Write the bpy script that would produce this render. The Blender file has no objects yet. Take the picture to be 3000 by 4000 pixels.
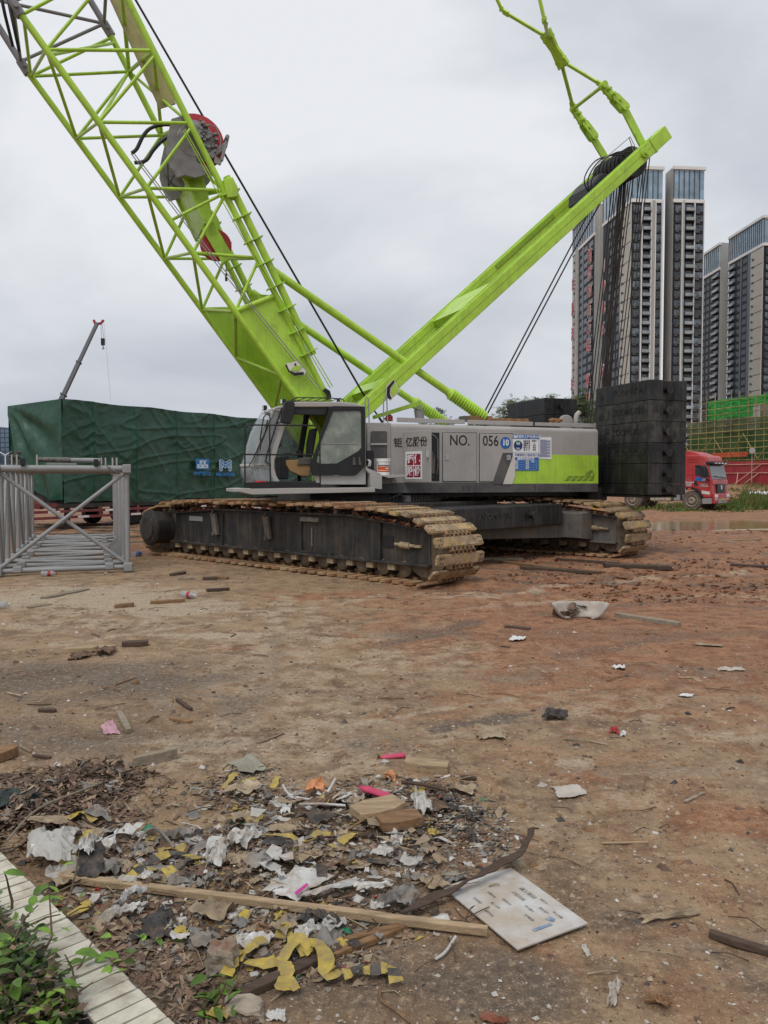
import bpy, math, random
from mathutils import Vector, Matrix, noise
R = math.radians
random.seed(7)
sc = bpy.context.scene
col = sc.collection

# ------------------------------------------------------------------ camera
EYE = 1.7; FPX = 3100.0; HOR = 1870.0            # focal length and horizon row, in photo pixels (3000 x 4000)
PIT = math.atan((2000 - HOR) / FPX)
cam_d = bpy.data.cameras.new('camera'); cam = bpy.data.objects.new('camera', cam_d); col.objects.link(cam)
cam.location = (0, 0, EYE); cam.rotation_euler = (math.pi/2 - PIT, 0, 0)
cam_d.sensor_fit = 'VERTICAL'; cam_d.sensor_height = 36; cam_d.lens = 36 * FPX / 4000
cam_d.clip_start = 0.05; cam_d.clip_end = 6000
sc.camera = cam

# ------------------------------------------------------------------ sky, sun, exposure
SUN_EL, SUN_AZ = R(58), R(205)                   # behind thick cloud, high, behind the camera to the left
w = bpy.data.worlds.new('World'); sc.world = w; w.use_nodes = True
nt = w.node_tree; nt.nodes.clear()
out = nt.nodes.new('ShaderNodeOutputWorld'); bg = nt.nodes.new('ShaderNodeBackground')
sky = nt.nodes.new('ShaderNodeTexSky'); sky.sky_type = 'NISHITA'; sky.sun_disc = False
sky.sun_elevation = SUN_EL; sky.sun_rotation = SUN_AZ; sky.dust_density = 4.0
tc = nt.nodes.new('ShaderNodeTexCoord'); mp = nt.nodes.new('ShaderNodeMapping'); mp.inputs['Scale'].default_value = (1.0, 1.0, 2.0)
mp.inputs['Location'].default_value = (3.1, .4, .35)
n1 = nt.nodes.new('ShaderNodeTexNoise'); n1.inputs['Scale'].default_value = 1.9; n1.inputs['Detail'].default_value = 7; n1.inputs['Roughness'].default_value = .5; n1.inputs['Distortion'].default_value = .35
cr = nt.nodes.new('ShaderNodeValToRGB')
e = cr.color_ramp.elements
e[0].position = .37; e[0].color = (.49, .52, .58, 1)
e[1].position = .63; e[1].color = (.765, .78, .81, 1)
m_ = e.new(.5); m_.color = (.625, .65, .695, 1)
sc10 = nt.nodes.new('ShaderNodeVectorMath'); sc10.operation = 'SCALE'; sc10.inputs['Scale'].default_value = 10.0
mx = nt.nodes.new('ShaderNodeMix'); mx.data_type = 'RGBA'; mx.inputs[0].default_value = .95
nt.links.new(tc.outputs['Generated'], mp.inputs['Vector']); nt.links.new(mp.outputs[0], n1.inputs['Vector'])
nt.links.new(n1.outputs['Fac'], cr.inputs[0]); nt.links.new(cr.outputs[0], sc10.inputs[0])
nt.links.new(sky.outputs[0], mx.inputs[6]); nt.links.new(sc10.outputs[0], mx.inputs[7])
nt.links.new(mx.outputs[2], bg.inputs[0]); bg.inputs[1].default_value = 0.1
nt.links.new(bg.outputs[0], out.inputs[0])
sd = bpy.data.lights.new('sun', 'SUN'); sun = bpy.data.objects.new('sun', sd); col.objects.link(sun)
sd.energy = 1.5; sd.angle = R(28); sd.color = (1, .97, .92)
sun.rotation_euler = (math.pi/2 - SUN_EL, 0, math.pi - SUN_AZ)
sun.location = (0, 0, 60)
sc.view_settings.view_transform = 'Standard'; sc.view_settings.look = 'None'
sc.view_settings.exposure = 0.14; sc.view_settings.gamma = 1.0
sc.view_settings.use_curve_mapping = False
sc.render.engine = 'CYCLES'
sc.cycles.use_denoising = True; sc.cycles.max_bounces = 6; sc.cycles.transparent_max_bounces = 16
sc.cycles.caustics_reflective = False; sc.cycles.caustics_refractive = False

# ------------------------------------------------------------------ photo pixel -> place
def ray(px, py):
    x = (px - 1500) / FPX; y = -(py - 2000) / FPX
    return Vector((x, math.cos(PIT) + y*math.sin(PIT), -math.sin(PIT) + y*math.cos(PIT)))
CAM = Vector((0, 0, EYE))
def G(px, py, z=0.0):                             # the point at height z under a photo pixel
    d = ray(px, py); return CAM + d * ((z - EYE) / d.z)
def AT(px, py, Y):                                # the point at distance Y
    d = ray(px, py); return CAM + d * (Y / d.y)
class Frame:
    """upright frame: a = along, l = distance of a vertical plane from the camera, z = up"""
    def __init__(s, deg):
        p = R(deg); s.a = Vector((math.cos(p), math.sin(p), 0)); s.l = Vector((-math.sin(p), math.cos(p), 0)); s.deg = deg
        s.M = Matrix(((s.a.x, s.l.x, 0, 0), (s.a.y, s.l.y, 0, 0), (0, 0, 1, 0), (0, 0, 0, 1)))
    def S(s, px, py, lat):
        d = ray(px, py); P = d * (lat / d.dot(s.l)); return (P.dot(s.a), P.z + EYE)
    def W(s, a, l, z): return s.a*a + s.l*l + Vector((0, 0, z))
    def of(s, P): P = Vector(P); return (P.dot(s.a), P.dot(s.l), P.z)

# ------------------------------------------------------------------ mesh builder
I4 = Matrix.Identity(4)
class MB:
    def __init__(s, M=None): s.v = []; s.f = []; s.m = []; s.M = M or I4; s.k = 0; s.sm = []
    def add(s, vs, fs, smooth=False):
        o = len(s.v); s.v += [s.M @ Vector(p) for p in vs]
        for f in fs: s.f.append([i + o for i in f]); s.m.append(s.k); s.sm.append(smooth)
        return s
    def mat(s, k): s.k = k; return s
    def box(s, x0, x1, y0, y1, z0, z1):
        return s.add([(x0,y0,z0),(x1,y0,z0),(x1,y1,z0),(x0,y1,z0),(x0,y0,z1),(x1,y0,z1),(x1,y1,z1),(x0,y1,z1)],
                     [(0,3,2,1),(4,5,6,7),(0,1,5,4),(1,2,6,5),(2,3,7,6),(3,0,4,7)])
    def prism(s, poly, vec):
        n = len(poly); poly = [Vector(p) for p in poly]; vec = Vector(vec)
        nr = Vector((0,0,0))
        for i in range(n): nr += poly[i].cross(poly[(i+1) % n])
        fl = nr.dot(vec) > 0
        vs = poly + [p + vec for p in poly]
        fs = [list(range(n)), list(range(2*n-1, n-1, -1))] + [[i, i+n, (i+1) % n + n, (i+1) % n] for i in range(n)]
        if fl: fs = [f[::-1] for f in fs]
        return s.add(vs, fs)
    def tube(s, p, q, r, r2=None, n=8, caps=True):
        p, q = Vector(p), Vector(q); r2 = r if r2 is None else r2; d = (q - p)
        if d.length < 1e-6: return s
        d.normalize(); u = d.orthogonal().normalized(); w_ = d.cross(u)
        vs = []
        for c, rr in ((p, r), (q, r2)):
            for i in range(n):
                t = 2*math.pi*i/n; vs.append(c + u*(math.cos(t)*rr) + w_*(math.sin(t)*rr))
        s.add(vs, [[i, (i+1) % n, n+(i+1) % n, n+i] for i in range(n)], True)
        if caps: s.add(vs, [list(range(n))[::-1], list(range(n, 2*n))])
        return s
    def path(s, pts, r, n=6, caps=True):
        pts = [Vector(p) for p in pts]; rings = []; u = None
        for i, p in enumerate(pts):
            d = (pts[min(i+1, len(pts)-1)] - pts[max(i-1, 0)]).normalized()
            if u is None: u = d.orthogonal().normalized()
            u = (u - d*u.dot(d)).normalized(); w_ = d.cross(u)
            rr = r[i] if isinstance(r, (list, tuple)) else r
            rings.append([p + u*(math.cos(2*math.pi*k/n)*rr) + w_*(math.sin(2*math.pi*k/n)*rr) for k in range(n)])
        vs = sum(rings, []); fs = []
        for i in range(len(pts)-1):
            fs += [[i*n+k, i*n+(k+1) % n, (i+1)*n+(k+1) % n, (i+1)*n+k] for k in range(n)]
        s.add(vs, fs, True)
        if caps: s.add(vs, [list(range(n))[::-1], list(range(len(vs)-n, len(vs)))])
        return s
    def lathe(s, p, axis, prof, n=24):
        p = Vector(p); d = Vector(axis).normalized(); u = d.orthogonal().normalized(); w_ = d.cross(u); vs = []
        for t, r in prof:
            for i in range(n):
                a = 2*math.pi*i/n; vs.append(p + d*t + u*(math.cos(a)*r) + w_*(math.sin(a)*r))
        fs = []
        for j in range(len(prof)-1):
            fs += [[j*n+i, j*n+(i+1) % n, (j+1)*n+(i+1) % n, (j+1)*n+i] for i in range(n)]
        L = len(vs)
        return s.add(vs, fs + [list(range(n))[::-1], list(range(L-n, L))])
    def spath(s, pts, r, n=6, k=6):
        P = [Vector(p) for p in pts]; o = []
        for i in range(len(P)-1):
            p0, p1, p2, p3 = P[max(i-1,0)], P[i], P[i+1], P[min(i+2, len(P)-1)]
            for j in range(k):
                t = j/k; o.append(.5*((2*p1) + (p2-p0)*t + (2*p0-5*p1+4*p2-p3)*t*t + (3*p1-p0-3*p2+p3)*t**3))
        return s.path(o+[P[-1]], r, n)
    def beam(s, p, q, wd, hg, up=(0,0,1)):       # rectangular bar
        p, q = Vector(p), Vector(q); d = (q-p).normalized(); sd_ = d.cross(Vector(up)).normalized()*(wd/2); u = sd_.cross(d).normalized()*(hg/2)
        vs = [c + a*sd_ + b*u for c in (p, q) for a, b in ((-1,-1),(1,-1),(1,1),(-1,1))]
        return s.add(vs, [(0,1,2,3),(7,6,5,4),(0,4,5,1),(1,5,6,2),(2,6,7,3),(3,7,4,0)])
    def grid(s, fn, nu, nv, smooth=True):
        vs = [fn(i/nu, j/nv) for j in range(nv+1) for i in range(nu+1)]
        return s.add(vs, [[j*(nu+1)+i, j*(nu+1)+i+1, (j+1)*(nu+1)+i+1, (j+1)*(nu+1)+i] for j in range(nv) for i in range(nu)], smooth)
    def mesh(s, name, mats, inv=None):
        me = bpy.data.meshes.new(name)
        vs = [inv @ p for p in s.v] if inv is not None else s.v
        me.from_pydata([tuple(p) for p in vs], [], s.f)
        for m in (mats if isinstance(mats, (list, tuple)) else [mats]): me.materials.append(getmat(m))
        me.polygons.foreach_set('material_index', s.m); me.polygons.foreach_set('use_smooth', s.sm)
        me.update(); return me
    def build(s, name, mats, parent=None, bevel=0, solid=0):
        """one mesh object: child of parent (in its frame), or top-level with its origin at its base"""
        if parent is None:
            xs = [p.x for p in s.v]; ys = [p.y for p in s.v]; zs = [p.z for p in s.v]
            o0 = Vector(((min(xs)+max(xs))/2, (min(ys)+max(ys))/2, min(zs)))
            me = s.mesh(name, mats, Matrix.Translation(-o0)); o = bpy.data.objects.new(name, me); o.location = o0
            WM[o.name] = Matrix.Translation(o0)
        else:
            me = s.mesh(name, mats, WM[parent.name].inverted()); o = bpy.data.objects.new(name, me); o.parent = parent
            WM[o.name] = WM[parent.name]
        col.objects.link(o)
        if solid:
            md = o.modifiers.new('s', 'SOLIDIFY'); md.thickness = solid; md.offset = 0
        if bevel:
            md = o.modifiers.new('b', 'BEVEL'); md.width = bevel; md.segments = 2; md.limit_method = 'ANGLE'; md.angle_limit = R(40); md.harden_normals = False
        return o
WM = {}
MAT = {}
def getmat(n):
    if n not in MAT: MAT[n] = bpy.data.materials.new(n)
    return MAT[n]
def tag(o, label, cat, group=None, kind=None):
    if label: o['label'] = label
    if cat: o['category'] = cat
    if group: o['group'] = group
    if kind: o['kind'] = kind
    return o
def struct(o): o['kind'] = 'structure'; return o
def empty(name, loc, deg=0):
    o = bpy.data.objects.new(name, None); col.objects.link(o); o.location = loc; o.rotation_euler = (0, 0, R(deg)); o.empty_display_size = .2
    WM[o.name] = Matrix.Translation(Vector(loc)) @ Matrix.Rotation(R(deg), 4, 'Z'); return o
def inst(name, me, parent, Mw, root=None):        # a piece that shares its mesh with its likes
    o = bpy.data.objects.new(name, me); col.objects.link(o); o.parent = parent
    o.matrix_local = WM[parent.name].inverted() @ Mw; WM[o.name] = Mw
    return o
def textmesh(s, size, ext=0.0, sx=1.0, bold=0.0):
    cu = bpy.data.curves.new('t', 'FONT'); cu.body = s; cu.size = size; cu.extrude = ext; cu.align_x = 'CENTER'; cu.align_y = 'CENTER'; cu.offset = bold; cu.resolution_u = 3
    o = bpy.data.objects.new('t', cu); me = bpy.data.meshes.new_from_object(o)
    bpy.data.objects.remove(o); bpy.data.curves.remove(cu)
    return [Vector((v.co.x*sx, v.co.y, v.co.z)) for v in me.vertices], [list(p.vertices) for p in me.polygons], me
def put_text(mb, s, size, M, sx=1.0, ext=.002, bold=0.0):
    vs, fs, me = textmesh(s, size, ext, sx, bold); bpy.data.meshes.remove(me)
    keep = mb.M; mb.M = keep @ M; mb.add(vs, fs); mb.M = keep; return mb
def face_M(o, right, up):                         # text plane: x = right, y = up
    r = Vector(right).normalized(); u = Vector(up).normalized(); n = r.cross(u)
    return Matrix(((r.x,u.x,n.x,o[0]),(r.y,u.y,n.y,o[1]),(r.z,u.z,n.z,o[2]),(0,0,0,1)))

# ------------------------------------------------------------------ materials 
def mat(name, c, rough=.6, metal=0.0, var=.12, vs=3.0, dirt=None, da=.5, ds=2.0, dlo=.45, dhi=.7, bump=0.0, bs=40.0, rnd=0.0, spec=.4,
        stretch=None, alpha=None, trans=0.0, emit=None, streak=0.0, hue=None):
    m = getmat(name); m.use_nodes = True; nt = m.node_tree; N = nt.nodes; L = nt.links
    b = N['Principled BSDF']; b.inputs['Roughness'].default_value = rough; b.inputs['Metallic'].default_value = metal; b.inputs['Specular IOR Level'].default_value = spec
    geo = N.new('ShaderNodeNewGeometry'); mpn = N.new('ShaderNodeMapping'); L.new(geo.outputs['Position'], mpn.inputs['Vector'])
    if stretch: mpn.inputs['Scale'].default_value = stretch
    def nz(scale, det=5, r=.6):
        n = N.new('ShaderNodeTexNoise'); n.inputs['Scale'].default_value = scale; n.inputs['Detail'].default_value = det; n.inputs['Roughness'].default_value = r
        L.new(mpn.outputs[0], n.inputs['Vector']); return n
    def rng(src, a, b_, c_, d):
        q = N.new('ShaderNodeMapRange'); q.inputs[1].default_value = a; q.inputs[2].default_value = b_; q.inputs[3].default_value = c_; q.inputs[4].default_value = d
        L.new(src, q.inputs[0]); return q.outputs[0]
    def mix(f, a, b_, bt='MIX'):
        x = N.new('ShaderNodeMix'); x.data_type = 'RGBA'; x.blend_type = bt
        if isinstance(f, float): x.inputs[0].default_value = f
        else: L.new(f, x.inputs[0])
        for k, v in ((6, a), (7, b_)):
            if isinstance(v, tuple): x.inputs[k].default_value = (*v, 1)
            else: L.new(v, x.inputs[k])
        return x.outputs[2]
    n = nz(vs); lo = tuple(max(0, x*(1-var*1.6)) for x in c); hi = tuple(min(1, x*(1+var)) for x in c)
    cc = mix(rng(n.outputs['Fac'], .3, .7, 0, 1), lo, hi)
    if hue: cc = mix(rng(nz(vs*.6, 3).outputs['Fac'], .45, .62, 0, 1), cc, hue)
    if dirt:
        dn = nz(ds, 7, .65); f = rng(dn.outputs['Fac'], dlo, dhi, 0, da); cc = mix(f, cc, dirt)
        L.new(rng(dn.outputs['Fac'], dlo, dhi, rough, min(1, rough+.25)), b.inputs['Roughness'])
    if streak:
        m2 = N.new('ShaderNodeMapping'); m2.inputs['Scale'].default_value = (9, 9, .6); L.new(geo.outputs['Position'], m2.inputs['Vector'])
        sn = N.new('ShaderNodeTexNoise'); sn.inputs['Scale'].default_value = 1.6; sn.inputs['Detail'].default_value = 4; L.new(m2.outputs[0], sn.inputs['Vector'])
        cc = mix(rng(sn.outputs['Fac'], .5, .72, 0, streak), cc, dirt or (.2, .17, .14))
    if rnd:
        oi = N.new('ShaderNodeObjectInfo'); hs = N.new('ShaderNodeHueSaturation'); L.new(cc, hs.inputs['Color'])
        L.new(rng(oi.outputs['Random'], 0, 1, 1-rnd, 1+rnd), hs.inputs['Value']); cc = hs.outputs[0]
    L.new(cc, b.inputs['Base Color'])
    if bump:
        bn = nz(bs, 6, .65); bp = N.new('ShaderNodeBump'); bp.inputs['Strength'].default_value = bump; bp.inputs['Distance'].default_value = .02
        L.new(bn.outputs['Fac'], bp.inputs['Height']); L.new(bp.outputs[0], b.inputs['Normal'])
    if alpha is not None: b.inputs['Alpha'].default_value = alpha
    if trans: b.inputs['Transmission Weight'].default_value = trans
    if emit: b.inputs['Emission Color'].default_value = (*emit, 1); b.inputs['Emission Strength'].default_value = 1
    return m
MUD = (.23, .13, .075); DUST = (.36, .29, .22); RUST = (.20, .09, .04)
mat('green_paint', (.40, .635, .055), .38, var=.11, vs=2.2, dirt=(.20, .24, .08), da=.6, ds=4.5, dlo=.55, dhi=.78, spec=.45, streak=.26)
mat('grey_paint', (.37, .355, .34), .45, var=.06, vs=1.0, dirt=(.24, .21, .18), da=.35, ds=1.6, streak=.15)
mat('pale_grey', (.40, .39, .375), .45, var=.06, dirt=(.33, .28, .22), da=.5, ds=3)
mat('steel_grey', (.30, .30, .30), .45, metal=.1, var=.1, vs=4, dirt=(.2, .15, .1), da=.35, ds=4)
mat('lattice_grey', (.27, .272, .275), .42, var=.08, vs=4, dirt=(.24, .2, .16), da=.5, ds=5, dlo=.5, dhi=.75)
mat('jib_grey', (.22, .22, .235), .5, var=.1, vs=4)
mat('dark_band', (.075, .073, .075), .5, var=.1, dirt=(.2, .17, .14), da=.35, ds=3, streak=.2)
mat('black_iron', (.012, .0125, .0135), .42, var=.3, vs=2, dirt=(.12, .105, .09), da=.5, ds=2.4, dlo=.5, dhi=.82, bump=.25, bs=25, streak=.28)
mat('black_iron_dusty', (.026, .0255, .025), .6, var=.4, vs=5, dirt=(.13, .118, .10), da=.6, ds=5, dlo=.46, dhi=.78, bump=.3, bs=30, streak=.3)
mat('frame_black', (.022, .022, .023), .58, var=.3, vs=3, dirt=(.15, .11, .075), da=.42, ds=2.2, dlo=.45, dhi=.75, bump=.2, bs=30, streak=.35)
mat('frame_grey', (.10, .098, .095), .6, var=.2, vs=3, dirt=(.22, .16, .11), da=.6, ds=2.4, bump=.15, bs=30, streak=.4)
mat('shoe', (.40, .265, .155), .75, metal=.1, var=.35, vs=7, dirt=(.27, .105, .045), da=.75, ds=3.0, dlo=.42, dhi=.62, bump=.5, bs=45, rnd=.18, hue=(.45, .31, .165))
mat('shoe_front', (.37, .265, .16), .6, metal=.15, var=.35, vs=9, dirt=(.50, .335, .085), da=.65, ds=3.6, dlo=.5, dhi=.66, bump=.4, bs=45, rnd=.12)
mat('link', (.24, .145, .08), .75, metal=.1, var=.4, vs=12, bump=.4, bs=50)
mat('roller', (.11, .085, .06), .65, var=.4, vs=6, dirt=(.25, .17, .1), da=.7, ds=5)
mat('pad', (.36, .28, .18), .8, var=.3, vs=8)
mat('black_plastic', (.016, .016, .018), .5, var=.2)
mat('black_tube', (.012, .012, .013), .4, var=.2)
mat('rope', (.018, .018, .02), .6, var=.3, vs=40)
mat('rope_brown', (.045, .032, .024), .7, var=.4, vs=20)
mat('hose', (.02, .02, .022), .45)
mat('red_paint', (.45, .035, .045), .45, var=.12, dirt=(.25, .08, .06), da=.35, ds=4)
mat('winch_grey', (.25, .245, .25), .5, var=.12, vs=6, dirt=(.12, .11, .10), da=.4, ds=7)
mat('yellowed', (.36, .33, .14), .6, var=.15, vs=5)
mat('cream', (.60, .57, .51), .5, var=.06)
mat('ink', (.012, .012, .014), .5, var=.1)
mat('paper_white', (.74, .75, .77), .6, var=.05)
mat('poster_blue', (.012, .13, .42), .45, var=.1)
mat('poster_text', (.10, .13, .30), .6)
mat('badge_navy', (.015, .03, .16), .45)
mat('badge_green', (.03, .22, .13), .45)
mat('seal_red', (.28, .008, .03), .5)
mat('white_paint', (.78, .78, .77), .45, var=.05)
mat('seat_tan', (.42, .26, .11), .7, var=.1)
mat('orange_print', (.62, .10, .02), .5)
mat('chrome', (.5, .5, .5), .25, metal=.9)
mat('interior', (.03, .03, .032), .7)
mat('rusty_wood', (.30, .16, .075), .8, var=.3, vs=8)
mat('dial_white', (.66, .64, .58), .5)
mat('orange_dull', (.50, .12, .03), .6, var=.3, vs=5)
mat('yellow_dull', (.55, .33, .03), .6, var=.2, vs=5)
def glass(name, c, rough=.05, alpha=.35, dirt=None, da=.6):
    m = mat(name, c, rough, spec=.6, var=.1, vs=3, dirt=dirt, da=da, ds=3); b = m.node_tree.nodes['Principled BSDF']; b.inputs['Alpha'].default_value = alpha; return m
glass('cab_glass', (.20, .24, .23), .05, .35, (.45, .45, .4), .7)
glass('door_glass', (.20, .235, .20), .12, .88, (.42, .44, .38), .8)
glass('windshield', (.42, .45, .47), .04, .38)
glass('clear_film', (.62, .60, .56), .2, .6)
# ------------------------------------------------------------------ ground
def sst(a, b, x):
    t = max(0.0, min(1.0, (x-a)/(b-a))); return t*t*(3-2*t)
def fr(x, y, s, o=4): return noise.fractal(Vector((x*s, y*s, 3.7)), 1.0, 2.0, o)
PUD = G(2860, 2048); PUD = (PUD.x, PUD.y)
def puddle(x, y):
    d = math.hypot((x-PUD[0])/6.4, (y-PUD[1])/4.0) + .22*fr(x, y, .35, 3); return 1 - sst(.75, 1.05, d)
def redness(x, y):
    r = sst(-.18, .24, x/max(y, 1) + .12*fr(x, y, .3, 3)) * (.30 + .70*sst(3.5, 10.0, y + 1.2*fr(x+9, y, .3, 2)))
    return max(r, sst(13, 20, y)*.75)
def mudrel(x, y): return redness(x, y) * sst(9, 13, y)
CR0 = (0.27, 17.64)
def polyd(L_):
    B = [([G(*p).xy for p in pts], w_, a_) for pts, w_, a_ in L_]
    def f(x, y):
        v = 0.0; P = Vector((x, y))
        for pts, w_, a_ in B:
            for p, q in zip(pts, pts[1:]):
                d = q-p; t = max(0, min(1, (P-p).dot(d)/d.length_squared)); s_ = (P-p-d*t).length
                if s_ < w_*1.8: v = max(v, a_*(1-sst(.5, 1.5, s_/w_ + .5*fr(x, y, 3, 3))))
        return v
    return f
tyre = polyd([([(1120,2330),(1060,2480),(1020,2620),(960,2760),(850,2870),(640,2980)], .16, .5), ([(1260,2350),(1180,2520),(1140,2700),(1090,2860),(1060,2960)], .14, .4), ([(200,2520),(900,2420),(1500,2330)], .10, .6), ([(690,2960),(1000,2900),(1700,2770),(2300,2690)], .05, .55),
              ([(1900,2330),(2300,2280),(2900,2240)], .15, .6), ([(1800,2380),(2400,2330),(3000,2330)], .14, .5), ([(1400,3000),(1800,2850),(2600,2760)], .12, .4)])
tyred = polyd([([(1090,2480),(1060,2640),(1000,2790)], .09, .38), ([(1700,2850),(1950,2800),(2060,2790)], .05, 1.0), ([(1500,2520),(1700,2480),(1850,2430)], .14, .7), ([(2100,2400),(2600,2350),(3000,2380)], .12, .6), ([(2000,2300),(2500,2255),(3000,2290)], .10, .6), ([(0,2700),(400,2640),(700,2600)], .3, .5), ([(2200,2560),(2700,2480),(3000,2470)], .16, .5), ([(1950,2250),(2400,2260)], .12, .9)])
def gh(x, y):
    far = math.hypot(x, y)
    if far > 160: return 0.0
    h = .014*fr(x, y, 1.3, 4) + .010*fr(x, y, 6, 3) + (.006*fr(x, y, 19, 2) if far < 9 else 0)
    m = mudrel(x, y)
    if m > .01 and far < 60:
        k = sst(3.6, 5.2, math.hypot(x-CR0[0], y-CR0[1]))
        t = x*.25 + y*.97
        rut = abs(math.sin(t*2.1 + 1.3*fr(x, y, .22, 3))) ** .7
        h += m*k*(.075*(rut - .6) + .05*fr(x, y, 1.8, 4) + .035*fr(x, y, 5, 4))
    p = puddle(x, y)
    h = h*(1-p) - .14*p
    # bank of spoil that carries the red hoarding
    b = sst(53, 76, y + 3*fr(x, y, .06, 2)) * sst(18, 27, x) * (1 - sst(120, 160, far))
    h += b*(1.15 + .12*fr(x, y, .35, 4))
    return h
def axis(lim, d0, g):
    v = [0.0]; d = d0
    while v[-1] < lim: v.append(v[-1]+d); d *= g
    return v
def axis2(lim0, d0, g, lim, g2):
    v = axis(lim0, d0, g); d = v[-1]-v[-2]
    while v[-1] < lim: d *= g2; v.append(v[-1]+d)
    return v
ax = axis2(22, .026, 1.021, 2600, 1.25); xs = [-a for a in ax[:0:-1]] + ax
ay = axis2(48, .024, 1.0185, 2600, 1.18); ys = [3.2 - a for a in axis(2600, .05, 1.12)[:0:-1]] + [3.2 + a for a in ay]
gm = bpy.data.meshes.new('ground')
nx, ny = len(xs), len(ys)
gv = [(x, y, gh(x, y)) for y in ys for x in xs]
gf = [(j*nx+i, j*nx+i+1, (j+1)*nx+i+1, (j+1)*nx+i) for j in range(ny-1) for i in range(nx-1)]
gm.from_pydata(gv, [], gf); gm.polygons.foreach_set('use_smooth', [True]*len(gf))
def blobs(L):
    B = []
    for px, py, rx, ry, a in L:
        g = G(px, py); B.append((g.x, g.y, rx, ry, a))
    def f(x, y):
        v = 0.0
        for gx, gy, rx, ry, a in B:
            if abs(x-gx) < rx*1.6 and abs(y-gy) < ry*1.6:
                d = math.hypot((x-gx)/rx, (y-gy)/ry); v = max(v, a*(1-sst(.2, 1.35, d + .5*fr(x, y, 2.2, 4))))
        return v
    return f
pale = blobs([(750, 2640, 2.0, 1.3, .42), (1150, 2500, 1.6, .8, .45), (1250, 2780, .9, .9, .35), (2700, 3050, 1.0, .5, .3), (2100, 3250, .8, .4, .28), (250, 2330, 2.2, 1.5, 1), (600, 2370, 1.4, .8, .9), (850, 2480, .7, .25, .9), (330, 2440, 1.6, .5, .55), (1200, 2900, .9, 1.0, .5), (2240, 2980, .16, .10, 1),
              (1000, 2680, .35, 1.6, .5), (700, 2900, .7, .15, .6), (1850, 2330, 1.2, .4, .55), (1500, 2600, 1.6, 1.2, .4), (2400, 2800, 1.0, .6, .35), (1900, 3400, .8, .5, .3),
              (2900, 3700, .25, .2, .4), (2500, 3500, .1, .06, .6), (2850, 2880, .35, .2, .5), (1350, 2950, .5, .3, .4), (2880, 1910, 9, 8, 1.0)])
dark = blobs([(2300, 2480, 1.6, .5, .4), (2750, 2620, 1.2, .4, .4), (1950, 2650, 1.2, .35, .35), (2450, 3000, .8, .25, .3), (1600, 2720, .8, .3, .35), (600, 2780, 1.0, .4, .4), (300, 2650, 1.7, .9, .8), (200, 2880, 1.2, .5, .6), (1950, 2820, .5, .08, .95), (950, 2760, .3, .5, .6), (1700, 2470, .7, .35, .65), (2450, 3600, .25, .13, .8),
              (1400, 3800, .55, .3, .75), (1900, 3850, .5, .25, .7), (2950, 3850, .2, .2, .7), (2830, 3700, .35, .2, .5), (600, 3900, .5, .3, .6), (1150, 3700, .6, .25, .6), (2900, 2290, 1.3, .5, .5),
              (1500, 2900, .4, .4, .45), (1700, 3350, .25, .2, .6), (2600, 2330, .8, .3, .4), (1200, 3450, .8, .4, .55), (250, 3150, .7, .3, .6)])
redb = blobs([(2340, 3040, .28, .14, .6), (2900, 3230, .5, .3, .75), (1300, 2330, 1.6, .7, .7), (900, 2530, .4, .12, .8), (2150, 2620, .9, .35, .7), (1620, 2800, .5, .1, .6), (2700, 2450, 2.0, .8, .8),
              (1000, 3650, .5, .25, .5), (2150, 3750, .25, .15, .5), (1750, 3150, .25, .2, .6), (1580, 2920, .35, .1, .5)])
def damp_shade(x, y):                                   # rut bottoms darkened: damp soil plus shade painted into the colour
    m = mudrel(x, y)
    if m < .2 or y > 60: return 0.0
    rut = abs(math.sin((x*.25+y*.97)*2.1 + 1.3*fr(x, y, .22, 3)))**.7
    return m*.85*(1-sst(.15, .7, rut + .35*fr(x, y, 1.8, 4)))
attr = gm.color_attributes.new('mask', 'FLOAT_COLOR', 'POINT')
cbuf = []
for x, y, z in gv:
    if 1.5 < y < 120 and abs(x) < y*.75 + 3:
        cbuf += [min(1, max(redness(x, y), redb(x, y))), max(pale(x, y), tyre(x, y)), max(dark(x, y), tyred(x, y), .75*puddle(x, y), damp_shade(x, y)), 1]
    else: cbuf += [.4 if y > 20 else .1, 0, 0, 1]
attr.data.foreach_set('color', cbuf)
m = bpy.data.materials.new('dirt'); MAT['dirt'] = m; m.use_nodes = True; nt = m.node_tree; N = nt.nodes; L = nt.links; b = N['Principled BSDF']
geo = N.new('ShaderNodeNewGeometry'); at_ = N.new('ShaderNodeAttribute'); at_.attribute_name = 'mask'
sep = N.new('ShaderNodeSeparateColor'); L.new(at_.outputs['Color'], sep.inputs[0])
def gn(scale, det=6, r=.62, dist=0.0):
    q = N.new('ShaderNodeTexNoise'); q.inputs['Scale'].default_value = scale; q.inputs['Detail'].default_value = det; q.inputs['Roughness'].default_value = r; q.inputs['Distortion'].default_value = dist
    L.new(geo.outputs['Position'], q.inputs['Vector']); return q.outputs['Fac']
def gr(src, a, b_, c=0.0, d=1.0):
    q = N.new('ShaderNodeMapRange'); q.interpolation_type = 'SMOOTHSTEP'
    for i, v in enumerate((a, b_, c, d)): q.inputs[1+i].default_value = v
    L.new(src, q.inputs[0]); return q.outputs[0]
def gmath(op, a, b_):
    q = N.new('ShaderNodeMath'); q.operation = op; q.use_clamp = True
    for i, v in enumerate((a, b_)):
        if isinstance(v, float): q.inputs[i].default_value = v
        else: L.new(v, q.inputs[i])
    return q.outputs[0]
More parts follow.
